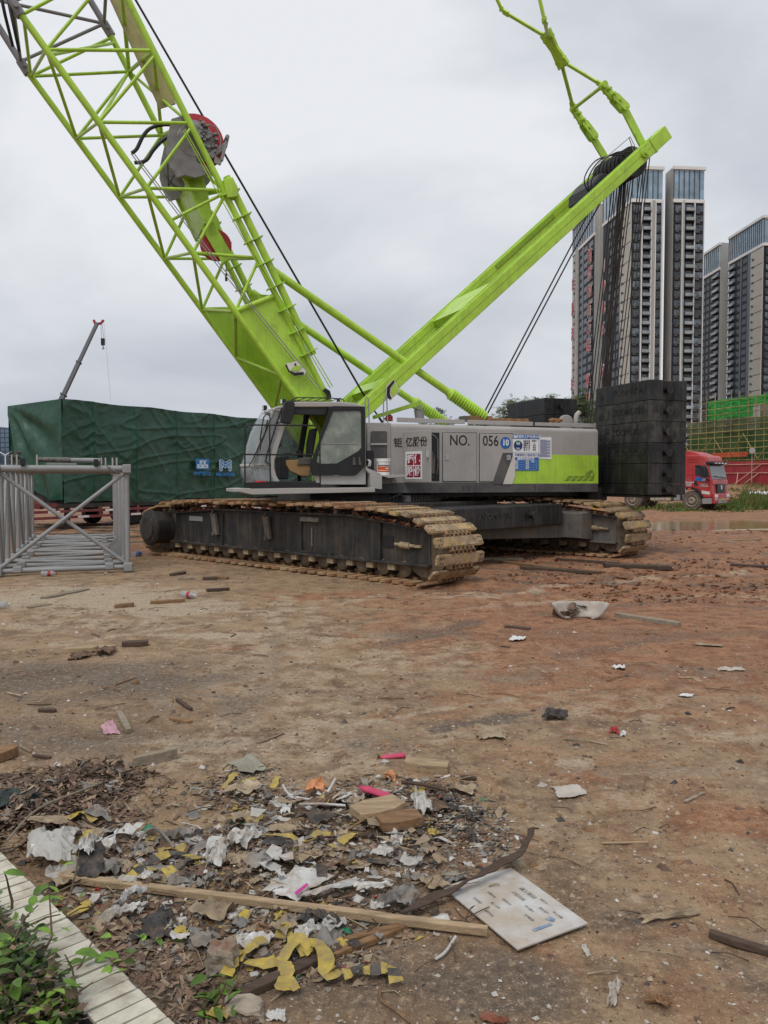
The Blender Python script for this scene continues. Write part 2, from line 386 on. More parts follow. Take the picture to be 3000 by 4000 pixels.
def gx(f, a, b_):
    q = N.new('ShaderNodeMix'); q.data_type = 'RGBA'; L.new(f, q.inputs[0])
    for k, v in ((6, a), (7, b_)):
        if isinstance(v, tuple): q.inputs[k].default_value = (*v, 1)
        else: L.new(v, q.inputs[k])
    return q.outputs[2]
def blend_mask(ch, nf, sharp=.35):                # mask edges broken up by noise
    s = gmath('ADD', ch, gr(nf, 0, 1, -.5, .5)); q = N.new('ShaderNodeMath'); q.operation = 'ADD'; L.new(ch, q.inputs[0]); L.new(gr(nf, .2, .8, -.45, .45), q.inputs[1])
    return gr(q.outputs[0], .5-sharp, .5+sharp)
big = gn(.9); mid = gn(4.5, 7, .68); fine = gn(26, 6, .7); grit = gn(110, 4, .7); lump = gn(1.9, 6, .66, .6)
c = gx(gr(mid, .32, .68), (.145, .092, .055), (.355, .242, .143))
c = gx(gr(big, .40, .66, 0, .55), c, (.375, .25, .148))
redc = gx(gr(mid, .3, .7), (.150, .060, .031), (.365, .178, .094))
redc = gx(gr(lump, .5, .68, 0, .8), redc, (.40, .225, .125))
c = gx(blend_mask(sep.outputs[0], lump, .3), c, redc)
palec = gx(gr(fine, .35, .7), (.35, .275, .19), (.49, .40, .295))
c = gx(gmath('MULTIPLY', blend_mask(sep.outputs[1], mid, .3), .85), c, palec)
darkc = gx(gr(fine, .35, .7), (.07, .057, .048), (.155, .12, .095))
c = gx(gmath('MULTIPLY', blend_mask(sep.outputs[2], mid, .35), .8), c, darkc)
c = gx(gr(lump, .56, .72, 0, .65), c, (.085, .058, .042))
c = gx(gr(fine, .54, .68, 0, .6), c, (.475, .345, .218))
c = gx(gr(fine, .46, .32, 0, .7), c, (.085, .056, .04))
c = gx(gr(grit, .57, .68, 0, .55), c, (.58, .455, .32))
c = gx(gr(grit, .42, .30, 0, .55), c, (.055, .04, .03))
L.new(c, b.inputs['Base Color'])
L.new(gr(lump, .35, .6, .55, .95), b.inputs['Roughness']); b.inputs['Specular IOR Level'].default_value = .25
bp = N.new('ShaderNodeBump'); bp.inputs['Strength'].default_value = 1.0; bp.inputs['Distance'].default_value = .05
bp2 = N.new('ShaderNodeBump'); bp2.inputs['Strength'].default_value = .9; bp2.inputs['Distance'].default_value = .014
L.new(mid, bp.inputs['Height']); L.new(fine, bp2.inputs['Height']); L.new(bp.outputs[0], bp2.inputs['Normal'])
bp3 = N.new('ShaderNodeBump'); bp3.inputs['Strength'].default_value = .6; bp3.inputs['Distance'].default_value = .003
L.new(grit, bp3.inputs['Height']); L.new(bp2.outputs[0], bp3.inputs['Normal']); L.new(bp3.outputs[0], b.inputs['Normal'])
gm.materials.append(m); ground = bpy.data.objects.new('ground', gm); col.objects.link(ground); struct(ground); WM['ground'] = I4
# puddle water
mat('muddy_water', (.24, .17, .075), .13, var=.15, vs=.6, spec=.4)
MB().add([(PUD[0]+8.6*math.cos(t*math.pi/16), PUD[1]+5.6*math.sin(t*math.pi/16), -.055) for t in range(32)], [list(range(32))]).build('puddle', 'muddy_water')['kind'] = 'structure'
# ------------------------------------------------------------------ crawler crane
CF = Frame(21.0); LC = 16.7                       # upper structure: heading and centre plane
A0 = 6.60
crane = empty('crawler_crane', CF.W(A0, LC, 0), 21.0)
tag(crane, 'lime green and grey crawler crane with lattice boom standing on muddy steel tracks', 'crane')
def cp(px, py, lat): a, z = CF.S(px, py, lat); return Vector((a, lat, z))
def cmb(): return MB(CF.M)
def splate(mb, pts, l0, l1, at=None):             # side-view outline measured on plane `at`, extruded from l0 to l1
    q = [CF.S(x, y, at if at else l0) for x, y in pts]
    return mb.prism([(a, l0, z) for a, z in q], (0, l1-l0, 0))

# ---- tracks ---------------------------------------------------------------
TN = G(1636, 2297); TB = G(611, 2170); TC = (TB-TN).normalized(); TP = Vector((-TC.y, TC.x, 0))
if TP.y < 0: TP = -TP
TM = Matrix(((TC.x, TP.x, 0, TN.x), (TC.y, TP.y, 0, TN.y), (0, 0, 1, 0), (0, 0, 0, 1)))   # u = along (to the rear), v = across (away), z
SW = 1.2; GA = 6.25
LOOP = [(0,.082),(1,.078),(3.8,.078),(6.8,.078),(7.65,.085),(8.12,.20),(8.34,.58),(8.17,.93),(7.4,1.13),(6.3,1.20),(4.8,1.19),(3.4,1.205),(1.95,1.20),(.85,1.15),(.25,1.07),(-.02,.98),(-.26,.78),(-.34,.52),(-.25,.25)]
def loop_pts(n):
    P = [Vector((u, z)) for u, z in LOOP]; P.append(P[0]); d = [0]
    for i in range(len(P)-1): d.append(d[-1] + (P[i+1]-P[i]).length)
    T = d[-1]; o = []
    for k in range(n):
        s_ = T*k/n
        i = max(j for j in range(len(d)-1) if d[j] <= s_)
        f = (s_-d[i])/(d[i+1]-d[i]); o.append(P[i].lerp(P[i+1], f))
    return o, T/n
NSH = 72
lp, pitch = loop_pts(NSH)
def shoe_mesh(name, matn):
    b_ = MB(); h = pitch*.35; t = .04; r = .04
    pl = [(-h, r), (-h+r*.6, 0), (h-r*.6, 0), (h, r), (h, SW-r), (h-r*.6, SW), (-h+r*.6, SW), (-h, SW-r)]
    b_.prism([(x, y, -.015) for x, y in pl], (0, 0, -t))                    # pad, outwards is -z
    b_.prism([(x*.8, y if .2 < y < 1 else (y*.96+.024), -.015-t) for x, y in pl], (0, 0, -.012))
    b_.mat(1)
    for k in range(6):                                                       # hinge knuckles
        y = .33 + k*.105
        b_.box(h-.015, h+.062, y, y+.05, -.062, .02); b_.box(-h-.055, -h+.02, y+.055, y+.1, -.058, .02)
    for y in (.42, .72): b_.box(-h*.7, h*.7, y, y+.07, -.02, .055)            # guide lugs inside
    b_.mat(2)
    for x in (-h*.45, h*.45):
        for y in (.06, .12, 1.08, 1.14): b_.box(x-.012, x+.012, y-.012, y+.012, -.015-t-.016, -.015-t-.0135)
    return b_.mesh(name, [matn, 'link', 'ink'])
sm_run = shoe_mesh('shoe', 'shoe'); sm_front = shoe_mesh('shoe', 'shoe_front')
def track(v0, lab, side):
    tr = MB(TM)                                                              # the crawler frame is the part that carries the rest
    fo, fi = (v0+.22, v0+.98)
    if side: fo, fi = fi, fo
    prof = [(0,.33),(7.35,.33),(7.30,.93),(5.6,1.05),(1.7,1.05),(0,.86)]
    tr.prism([(u, min(fo, fi)+.06, z) for u, z in prof], (0, abs(fi-fo)-.12, 0))
    for (u0, z0), (u1, z1) in zip(prof[2:-1], prof[3:]):                      # top flange
        tr.prism([(u0, v0+.2, z0), (u1, v0+.2, z1), (u1, v0+.2, z1+.03), (u0, v0+.2, z0+.03)], (0, .8, 0))
    tr.box(-.02, 7.4, v0+.18, v0+1.02, .30, .345)
    vv = v0+.245 if not side else v0+.245
    for u in (1.05, 3.05, 5.5): tr.box(u, u+.035, v0+.235, v0+.30, .345, 1.0 if u > 1.2 else .97)
    f = tr.build('track_frame', 'frame_black' if not side else 'frame_grey', crane, bevel=.01)
    f['label'] = lab
    q = MB(TM); v = v0+.272
    q.box(.78, 1.02, v-.004, v+.05, .56, .76); q.build('pocket', 'ink', f)
    q = MB(TM); q.tube((.30, v-.03, .62), (.72, v-.03, .63), .03); q.tube((.40, v-.03, .62), (.6, v-.03, .625), .055, n=10); q.box(.16, .3, v-.05, v, .60, .64); q.build('tensioner', 'pad', f)
    q = MB(TM); q.box(2.55, 3.05, v-.07, v+.02, .92, 1.0); q.build('step', 'frame_grey', f, bevel=.008)
    q = MB(TM); q.box(2.25, 3.05, v-.03, v+.02, .352, .385); q.build('rail', 'frame_black', f)
    q = MB(TM)
    for k in range(12): q.lathe((2.76, v-.03, .80-k*.028), (0, 1, 0) if k % 2 else (1, 0, 0), [(-.005, .016), (.005, .016)], 8)
    q.build('chain', 'chrome', f)
    for u in (4.0, 5.72):
        q = MB(TM); q.prism([(u, v-.07, .98), (u+.16, v-.07, .98), (u+.05, v-.07, .52), (u-.08, v-.07, .55)], (0, .06, 0)); q.tube((u+.03, v-.11, .56), (u+.03, v, .56), .035); q.tube((u+.1, v-.09, .97), (u+.02, v-.09, 1.05), .012); q.build('lift_lug', 'frame_grey', f)
    q = MB(TM); q.box(6.25, 6.75, v-.012, v+.02, .80, .90); q.build('plate', 'steel_grey', f)
    for k in range(14):                                                      # road rollers on their brackets
        u = .55 + k*.49
        q = MB(TM); q.lathe((u, v0+.27, .245), (0, 1, 0), [(0, .09), (.02, .145), (.16, .145), (.17, .11), (.49, .11), (.50, .145), (.64, .145), (.66, .09)], 18); q.build('roller', 'roller', f)
        q = MB(TM); q.box(u+.17, u+.33, v0+.22, v0+.46, .20, .30); q.build('roller_bracket', 'pad', f, bevel=.008); q = MB(TM); q.box(u+.17, u+.33, v0+.74, v0+.98, .20, .30); q.build('roller_bracket', 'pad', f, bevel=.008)
    for k in range(3):
        q = MB(TM); u = 2.2+k*1.8; q.lathe((u, v0+.3, 1.10), (0, 1, 0), [(0, .05), (.6, .05)], 10); q.build('carrier_roller', 'roller', f)
    q = MB(TM); q.lathe((.12, v0+.3, .56), (0, 1, 0), [(0, .12), (.01, .44), (.1, .46), (.12, .38), (.48, .38), (.5, .46), (.59, .44), (.6, .12)], 28); q.build('idler', 'roller', f)
    q = MB(TM)                                                               # drive sprocket and hub motor
    q.lathe((7.72, v0+.3, .58), (0, 1, 0), [(0, .2), (.02, .46), (.1, .5), (.12, .4), (.48, .4), (.5, .5), (.58, .46), (.6, .2)], 22); q.build('sprocket', 'roller', f)
    q = MB(TM); hv = v0-.30 if not side else v0+1.0
    q.lathe((7.72, v0+.34, .62), (0, -1, 0), [(0, .36), (.40, .36), (.41, .39), (.47, .39), (.48, .36), (.50, .35), (.52, .27), (.55, .26), (.56, .2)], 30)
    hb = q.build('hub_motor', ['frame_black'], f)
    q = MB(TM)
    q.lathe((7.72, v0-.11, .62), (0,-1,0), [(0,.385),(.012,.385),(.012,.36)], 30)
    for k in range(0):
        t = k*math.pi/10; q.tube((7.72+.375*math.cos(t), v0-.12, .62+.375*math.sin(t)), (7.72+.375*math.cos(t), v0-.145, .62+.375*math.sin(t)), .012, n=6)
    q.build('bolt_ring', 'roller', f)
    q = MB(TM); rs = random.Random(3+int(v0))                                # mud lying on the sloped ends
    for k in range(260):
        u = rs.choice((rs.uniform(.05, 1.6), rs.uniform(.2, 1.2), rs.uniform(5.8, 7.2), rs.uniform(1.6, 6))); z = .89 + min(1, max(0, u/1.7))*.19 if u < 1.7 else (1.08 if u < 5.6 else 1.08-.12*(u-5.6)/1.7)
        s_ = rs.uniform(.02, .055); y = v0+rs.uniform(.2, .42); 
        q.add([(u+s_*rs.uniform(-1,1), y+s_*rs.uniform(-1,1), z+s_*rs.uniform(-.2,1.2)) for _ in range(6)], [(0,1,2),(0,2,3),(0,3,4),(0,4,1),(5,2,1),(5,3,2),(5,4,3),(5,1,4)])
    mud = q.build('mud', 'clay', f); mud['kind'] = 'stuff'
    for k in range(NSH):
        P = lp[k]; T = (lp[(k+1) % NSH] - lp[k-1]).normalized()
        wob = .02*math.sin(k*2.7) if P.y > 1 else 0
        # x along the belt, z to the inside of the loop
        X = Vector((T.x, 0, T.y)); Z = Vector((-T.y, 0, T.x)); X = X.normalized(); Y = Z.cross(X)
        Ml = Matrix(((X.x, Y.x, Z.x, P.x), (X.y, Y.y, Z.y, v0), (X.z, Y.z, Z.z, P.y+wob), (0,0,0,1)))
        Ml = Ml @ Matrix.Rotation(R(2.6*math.sin(k*5.3+v0)), 4, 'Y') @ Matrix.Rotation(R(.5*math.sin(k*3.1)), 4, 'Z')
        inst('shoe', sm_front if P.x < .9 and P.y > .12 else sm_run, f, TM @ Ml)
    return f
mat('clay', (.22, .095, .05), .9, var=.4, vs=14)
tnear = track(0, 'near crawler track, frame black with dust, its front end caked in ochre mud', 0)
tfar = track(GA, 'far crawler track seen behind the carbody weight', 1)
# carbody
q = cmb(); q.box(4.3, 6.0, 15.3, 18.1, 1.0, 1.42); q.build('front_sub_frame', 'frame_black', crane, bevel=.02)
q = MB(TM); q.box(1.9, 5.7, 1.0, GA+.25, .45, 1.02); q.box(2.3, 5.3, 2.0, 5.4, 1.0, 1.22); q.build('carbody', 'frame_black', crane, bevel=.03)
q = MB(TM); q.prism([(2.2, .98, .55), (.9, GA+.2, .4), (.9, GA+.2, .95), (2.2, .98, .98)], (.2, 0, 0)); q.build('cross_beam', 'frame_grey', crane)
q = MB(TM); q.prism([(.55, GA-.25, .42), (.55, GA+.26, .35), (.55, GA+.26, 1.0), (.55, GA-.25, .95)], (1.6, 0, 0)); q.build('beam_end', 'frame_grey', crane, bevel=.01)
q = MB(TM); q.box(.95, 1.75, 1.35, 5.92, .70, 1.16); wgt = q.build('carbody_weight', 'black_iron', crane, bevel=.035)
q = MB(TM); q.tube((.96, 4.6, .95), (.84, 4.6, .95), .06, n=14); q.tube((.86, 4.6, .95), (.82, 4.6, .95), .085, n=14); q.build('lug', 'black_iron', wgt)
q = MB(TM); put_text(q, 'ZOOMLION', .17, face_M((.945, 3.35, .97), (0, 1, 0), (0, 0, 1)), 1.15, .006); q.build('lettering', 'black_iron_dusty', wgt)
q = cmb(); q.lathe((A0-.1, LC-.2, 1.1), (0, 0, 1), [(0, .95), (.12, .95), (.12, 1.1), (.24, 1.1), (.24, 1.0), (.36, 1.0)], 48); q.build('slew_ring', 'frame_black', crane)
q = cmb()
for k in range(96):
    t = k*math.pi/48; q.box(A0-.1+1.1*math.cos(t)-.02, A0-.1+1.1*math.cos(t)+.02, LC-.2+1.1*math.sin(t)-.02, LC-.2+1.1*math.sin(t)+.02, 1.22, 1.36)
q.build('ring_gear', 'frame_grey', crane)
q = cmb(); q.path([(5.9, 15.6, 1.1), (6.0, 15.3, 1.3), (6.2, 15.2, 1.38), (6.35, 15.25, 1.3)], .012); q.lathe((6.4, 15.35, 1.05), (0, 0, 1), [(0, .1), (.3, .1)], 12); q.build('slew_motor', 'steel_grey', crane)

# ---- machinery house -------------------------------------------------------
BL, BR, BZ0, BZ1 = 5.42, 11.0, 1.41, 2.83; NL, FL = 15.1, 18.3
def roundtop(a0, a1, l0, l1, z0, z1, r):
    pts = [(l0, z0)]
    for k in range(7): t = k*math.pi/12; pts.append((l0 + r*(1-math.cos(t)), z1 - r + r*math.sin(t)))
    for k in range(7): t = math.pi/2 - k*math.pi/12; pts.append((l1 - r*(1-math.cos(t)), z1 - r + r*math.sin(t)))
    pts.append((l1, z0)); return [(a0, l, z) for l, z in pts]
q = cmb(); q.prism(roundtop(5.95, BR, NL, FL, 1.60, BZ1, .09), (BR-5.95, 0, 0)); house = q.build('machinery_house', 'grey_paint', crane, bevel=.02)
q = cmb(); q.box(4.9, BR, NL-.01, FL+.01, 1.40, 1.597); q.box(4.9, 11.3, NL+.6, FL-.6, 1.3, 1.40); q.build('base_frame', 'dark_band', crane, bevel=.01)
q = cmb()
for a in (7.6, 7.72, 9.35, 9.47, 10.2, 10.32):
    for z in (1.47, 1.53): q.tube((a, NL-.013, z), (a, NL-.02, z), .012, n=6)
q.build('bolt_group', 'ink', house)
def panel(name, pts, mt, t=.012, l=NL, parent=house, bevel=0.0):
    q = cmb(); splate(q, pts, l-t, l-.002, l); return q.build(name, mt, parent, bevel=bevel)
# cab-side end of the house with its step recess
q = cmb(); splate(q, [(1434,1650),(1527,1652),(1527,1893),(1434,1893)], NL, NL+.9); end = q.build('front_locker', 'grey_paint', crane, bevel=.012)
q = cmb(); splate(q, [(1447,1690),(1452,1684),(1508,1684),(1513,1690),(1513,1790),(1447,1790)], NL-.004, NL-.002); q.build('recess', 'dark_band', end)
q = cmb(); splate(q, [(1446,1731),(1512,1731),(1512,1738),(1446,1738)], NL-.03, NL-.005); q.build('shelf', 'pale_grey', end)
q = cmb(); splate(q, [(1513,1688),(1518,1688),(1518,1790),(1513,1790)], NL-.012, NL-.002); q.build('recess_lip', 'grey_paint', end)
# doors
seam = [(1728,1690),(1862,1692),(1862,1881),(1728,1881)]
for pts in ([(1729,1691),(1860,1693),(1860,1880),(1729,1880)], [(1873,1694),(2001,1696),(2001,1881),(1873,1881)]):
    x0, x1, y0, y1 = pts[0][0]-2, pts[1][0]+2, pts[0][1]-2, pts[2][1]+2
    panel('door_seam', [(x0,y0),(x1,y0+1),(x1,y1),(x0,y1)], 'ink', .004)
    panel('side_door', pts, 'grey_paint', .02, bevel=.006)
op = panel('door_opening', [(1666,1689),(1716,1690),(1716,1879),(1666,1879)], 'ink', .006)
q = cmb(); rs = random.Random(4)
for k in range(7):
    x = 1672+rs.random()*36; q.path([cp(x, 1870-rs.random()*20, NL-.02), cp(x+rs.uniform(-8,8), 1830, NL-.03), cp(x+rs.uniform(-10,10), 1800-rs.random()*40, NL-.02)], .012)
q.tube(cp(1690, 1850, NL-.03), cp(1690, 1825, NL-.03), .05, n=10); q.build('hoses', 'frame_grey', op)
q = cmb(); q.path([cp(1668, 1693, NL-.012), cp(1695, 1700, NL-.012), cp(1710, 1716, NL-.012), cp(1711, 1800, NL-.012)], .008); q.build('seal', 'steel_grey', op)
# the open door, hinged at its left edge and swung a little outwards
h0 = CF.S(1576, 1686, NL); od = Vector((math.cos(R(-73)), math.sin(R(-73)), 0)); on = Vector((math.sin(R(73)), math.cos(R(73)), 0))
q = cmb(); P0 = Vector((h0[0], NL-.02, 1.63)); Wd, Hd = .83, 1.03
q.prism([P0, P0+od*Wd, P0+od*Wd+Vector((0,0,Hd)), P0+Vector((0,0,Hd))], on*.03); dr = q.build('open_door', 'grey_paint', crane, bevel=.008)
def on_door(u, v, off=.004): return P0 + od*u + Vector((0, 0, v)) + Vector((od.y, -od.x, 0))*off
q = cmb(); put_text(q, '亿股份', .205, face_M(on_door(.40, .80), od, (0,0,1)), 1.1, .001, .003); q.build('lettering', 'ink', dr)
q = cmb(); put_text(q, '钜', .205, face_M((h0[0]-.125, NL-.006, 2.425), (1,0,0), (0,0,1)), .95, .001, .002); q.build('lettering', 'ink', house)
q = cmb(); c0 = [on_door(u, v, .003) for u, v in ((.06,.06),(.58,.06),(.58,.62),(.06,.62))]; q.prism(c0, Vector((od.y, -od.x, 0))*.002)
seal = q.build('seal_poster', 'paper_white', dr)
q = cmb()
for i, ch in enumerate('钜亿股份'):
    u, v = .105 + (i % 2)*.225, .345 - (i//2)*.245
    q.mat(0); q.prism([on_door(u, v, .0062), on_door(u+.205, v, .0062), on_door(u+.205, v+.225, .0062), on_door(u, v+.225, .0062)], Vector((od.y, -od.x, 0))*.001)
    q.mat(1); put_text(q, ch, .19, face_M(on_door(u+.102, v+.112, .0085), od, (0,0,1)), 1.0, .0008, .006)
q.build('seal_print', ['seal_red', 'paper_white'], seal)
def latch(px, py, l, parent):
    q = cmb(); p = cp(px, py, l-.025); q.box(p.x-.05, p.x+.05, l-.03, l-.02, p.z-.055, p.z+.055); q.box(p.x-.02, p.x+.03, l-.045, l-.03, p.z-.03, p.z+.03); q.build('latch', 'chrome', parent)
latch(1745, 1786, NL, house); latch(1987, 1787, NL, house)
q = cmb(); p = on_door(.76, .56, .01); q.box(p.x-.05, p.x+.04, p.y-.02, p.y+.005, p.z-.07, p.z+.07); q.build('latch', 'chrome', dr)
def text_at(s, size, px, py, l, parent, mt='ink', sx=1.0, bold=0.0, name='lettering'):
    p = cp(px, py, l); q = cmb(); put_text(q, s, size, face_M(p, (1,0,0), (0,0,1)), sx, .001, bold); return q.build(name, mt, parent)
text_at('NO.', .31, 1796, 1722, NL-.023, house, sx=.86, bold=.002)
text_at('056', .31, 1917, 1724, NL-.023, house, sx=.84, bold=.002)
q = cmb(); p = cp(1975, 1730, NL-.022); q.lathe(p, (0,-1,0), [(0,.128),(.003,.128)], 32); bd = q.build('number_badge', 'poster_blue', house)
text_at('10', .18, 1975, 1730, NL-.028, bd, 'paper_white', .9, .006)
# livery
panel('black_stripe', [(1962,1769),(2001,1769),(2001,1782),(1962,1890),(1921,1890)], 'dark_band', .023)
panel('cream_stripe', [(2001,1784),(2010,1784),(2010,1860),(1999,1891),(1963,1891)], 'cream', .0225)
panel('green_panel', [(2022,1774),(2336,1779),(2336,1890),(1998,1890)], 'green_paint', .006)
q = cmb(); p0 = cp(2208, 1877, NL-.008); rows = ['1111', '1111', '11110', '1101101101', '11110111101111011111101', '1111011110111101111110111', '11110111101111011111101111', '111101111011110111101111']
st = .0315
pat = {7: (0, 24), 6: (1, 25), 5: (2, 25), 4: (3, 25), 3: (17, 25), 2: (18, 25), 1: (19, 24), 0: (20, 24)}
for r_, (x0, x1) in pat.items():
    for x in range(x0, x1):
        if r_ >= 4 and (x-(7-r_)) % 5 == 4: continue
        if r_ in (2, 3) and 22 <= x <= 23: continue
        a = p0.x + x*st; z = p0.z + (7-r_)*st*.98
        q.add([(a + .0125*math.cos(t*math.pi/4), NL-.0075, z + .0125*math.sin(t*math.pi/4)) for t in range(8)], [list(range(8))])
q.build('vent_holes', 'ink', house)
# posters
def poster(pts, mt, l, parent): return panel('poster', pts, mt, .004, l, parent)
po = poster([(2002,1697),(2104,1699),(2104,1769),(2002,1768)], 'paper_white', NL-.008, house)
panel('poster_band', [(2002,1697),(2104,1699),(2104,1715),(2002,1713)], 'poster_blue', .003, NL-.013, po)
text_at('中建钢构工程有限公司', .072, 2058, 1706.5, NL-.0175, po, 'paper_white', .98, .001)
q = cmb(); p = cp(2013, 1706, NL-.0175); q.box(p.x-.022, p.x+.022, p.y-.001, p.y, p.z-.026, p.z+.026); q.build('emblem', 'paper_white', po)
q = cmb(); p = cp(2024, 1740, NL-.014); q.lathe(p, (0,-1,0), [(0,.108),(.002,.108)], 28); bg_ = q.build('badge', 'badge_navy', po)
q = cmb(); q.prism([p + Vector((.108*math.cos(t*math.pi/12)*.86, -.003, .108*math.sin(t*math.pi/12)*.95)) for t in range(3, 10)] + [p+Vector((0,-.003,-.01))], (0,-.001,0)); q.build('badge_fan', 'badge_green', bg_)
text_at('设备', .055, 2024, 1733, NL-.0195, bg_, 'paper_white', .9, .001); text_at('安全', .05, 2024, 1753, NL-.0195, bg_, 'paper_white', .9, .001)
for i, (s1, s2) in enumerate((('设备名称:', '履带吊'), ('设备编号:', '10'), ('管理人员:', '电话'), ('操作人员:', '电话'), ('责 任 人:', '电话'))):
    text_at(s1, .046, 2058, 1724+i*8.4, NL-.0135, po, 'ink', .92, .0006)
    text_at(s2, .044, 2087, 1723+i*8.6, NL-.0135, po, 'ink', .9, .0006)
po2 = poster([(2003,1770),(2104,1771),(2104,1838),(2003,1838)], 'poster_blue', NL-.012, house)
panel('poster_band', [(2003,1770),(2104,1771),(2104,1787),(2003,1786)], 'paper_white', .003, NL-.017, po2)
text_at('中建钢构工程有限公司', .066, 2060, 1778.5, NL-.0215, po2, 'poster_text', .98, .0008)
text_at('履带吊验收牌', .072, 2054, 1792, NL-.0175, po2, 'paper_white', 1.0, .002)
q = cmb()
for i in range(5):
    a0_, z0_ = CF.S(2011, 1798+i*8.6, NL-.018); a1_, z1_ = CF.S(2097, 1799+i*8.6, NL-.018); q.box(a0_, a1_, NL-.0175, NL-.0168, z1_-.0015, z1_+.0015)
for x in (2011, 2023, 2055, 2066, 2097):
    a0_, z0_ = CF.S(x, 1799, NL-.018); _, z1_ = CF.S(x, 1833.4, NL-.018); q.box(a0_-.0015, a0_+.0015, NL-.0175, NL-.0168, z1_, z0_)
q.build('table_lines', 'paper_white', po2)
for i, (s1, s2, s3) in enumerate((('名称', '编号', '106'), ('型号', '安装', ''), ('日期', '单位', ''), ('负责', '验收', ''))):
    text_at(s1, .045, 2017, 1803+i*8.6, NL-.0175, po2, 'paper_white', .9, .0008); text_at(s2, .045, 2060, 1803+i*8.6, NL-.0175, po2, 'paper_white', .9, .0008)
    if s3: text_at(s3, .052, 2081, 1803, NL-.0175, po2, 'paper_white', 1, .001)
po3 = poster([(2106,1708),(2154,1708),(2154,1794),(2106,1792)], 'paper_white', NL-.010, house)
q = cmb()
for i in range(30):
    y = 1718 + i*2.3; p = cp(2110, y, NL-.015); e_ = cp(2110 + (40 if i % 5 else 26), y, NL-.015); q.box(p.x, e_.x, p.y-.0008, p.y, p.z-.0035, p.z+.0035)
q.build('fine_print', 'poster_text', po3)
# roof rails, pipes and clutter along the roof edge
for pts in ([(1552,1630),(1817,1640),(1817,1656),(1552,1648)], [(1828,1640),(2083,1648),(2083,1664),(1828,1657)], [(2092,1650),(2329,1655),(2329,1671),(2092,1663)]):
    q = cmb(); splate(q, pts, NL+.22, NL+.26); q.build('roof_kerb', 'grey_paint', crane, bevel=.008)
q = cmb(); splate(q, [(1812,1624),(1834,1624),(1838,1646),(1810,1646)], NL+.35, NL+.6); q.build('roof_lug', 'frame_grey', crane)
q = cmb()
for pts in ([(1835,1623),(1924,1625),(1926,1642),(1830,1642)],): splate(q, pts, NL+.5, NL+1.0)
splate(q, [(1930,1634),(2066,1636),(2066,1650),(1930,1644)], NL+.5, NL+.9); q.build('timber_packing', 'rusty_wood', crane, bevel=.01)
q = cmb(); p = cp(2215, 1652, NL+.6); q.lathe(p, (0,1,0), [(0,.05),(.01,.17),(.02,.19),(.08,.19),(.09,.17),(.10,.05)], 24); q.build('roof_sheave', 'grey_paint', crane)
q = cmb(); a, z = CF.S(2250, 1655, NL+.55); q.path([(a, NL+.55, z-.1), (a, NL+.55, z+.1), (a+.02, NL+.55, z+.2), (a+.09, NL+.54, z+.27)], .055, 12, False); q.build('exhaust_pipe', 'pale_grey', crane, solid=.008)
q = cmb(); rs = random.Random(11)
for k in range(16):
    p = cp(2150+rs.random()*62, 1640+rs.random()*12, NL+.4); q.lathe(p, (rs.random()-.5, rs.random()-.5, rs.random()), [(-.03,.03),(0,.055),(.03,.03)], 8)
q.build('chain_heap', 'rusty_wood', crane)
# ---- cab ---------------------------------------------------------------------
KL = 14.62; KF = 15.62                            # near and far side of the cab
cab = cmb(); splate(cab, [(990,1893),(1430,1893),(1430,1880),(1000,1880)], KL, KF)                            # floor
cab = cab.build('cab', 'interior', crane)
def cpart(name, polys, mt, l0=KL, l1=None, bevel=.012, at=None):
    q = cmb()
    for pts in polys: splate(q, pts, l0, l1 if l1 else l0+.05, at)
    return q.build(name, mt, cab, bevel=bevel)
roofp = [(1066,1600),(1080,1588),(1140,1572),(1180,1568),(1330,1569),(1385,1574),(1425,1586),(1428,1600),(1400,1604),(1285,1590),(1150,1590),(1110,1598)]
cpart('roof', [roofp], 'pale_grey', KL, KF, .02)
apost = [(1066,1600),(1110,1598),(1150,1592),(1140,1610),(1112,1672),(1090,1740),(1072,1800),(1072,1830),(1080,1858),(1096,1886),(1073,1888),(1058,1850),(1052,1815),(1066,1740),(1090,1670),(1106,1612)]
cpart('front_post', [apost], 'pale_grey', KL, KL+.07); cpart('front_post', [apost], 'pale_grey', KF-.07, KF, at=KL)
cpart('rear_wall', [[(1412,1590),(1430,1590),(1430,1893),(1412,1893)]], 'pale_grey', KL, KF)
cpart('rear_post', [[(1240,1600),(1262,1600),(1236,1760),(1225,1885),(1210,1885),(1215,1750)]], 'interior', KF-.08, KF-.02, at=KL)
cpart('door_header', [[(1150,1592),(1285,1592),(1270,1622),(1145,1618)]], 'interior', KL+.03, KL+.1)
cpart('sill', [[(1225,1857),(1385,1857),(1430,1818),(1430,1893),(1238,1893)]], 'pale_grey', KL-.01, KL+.05)
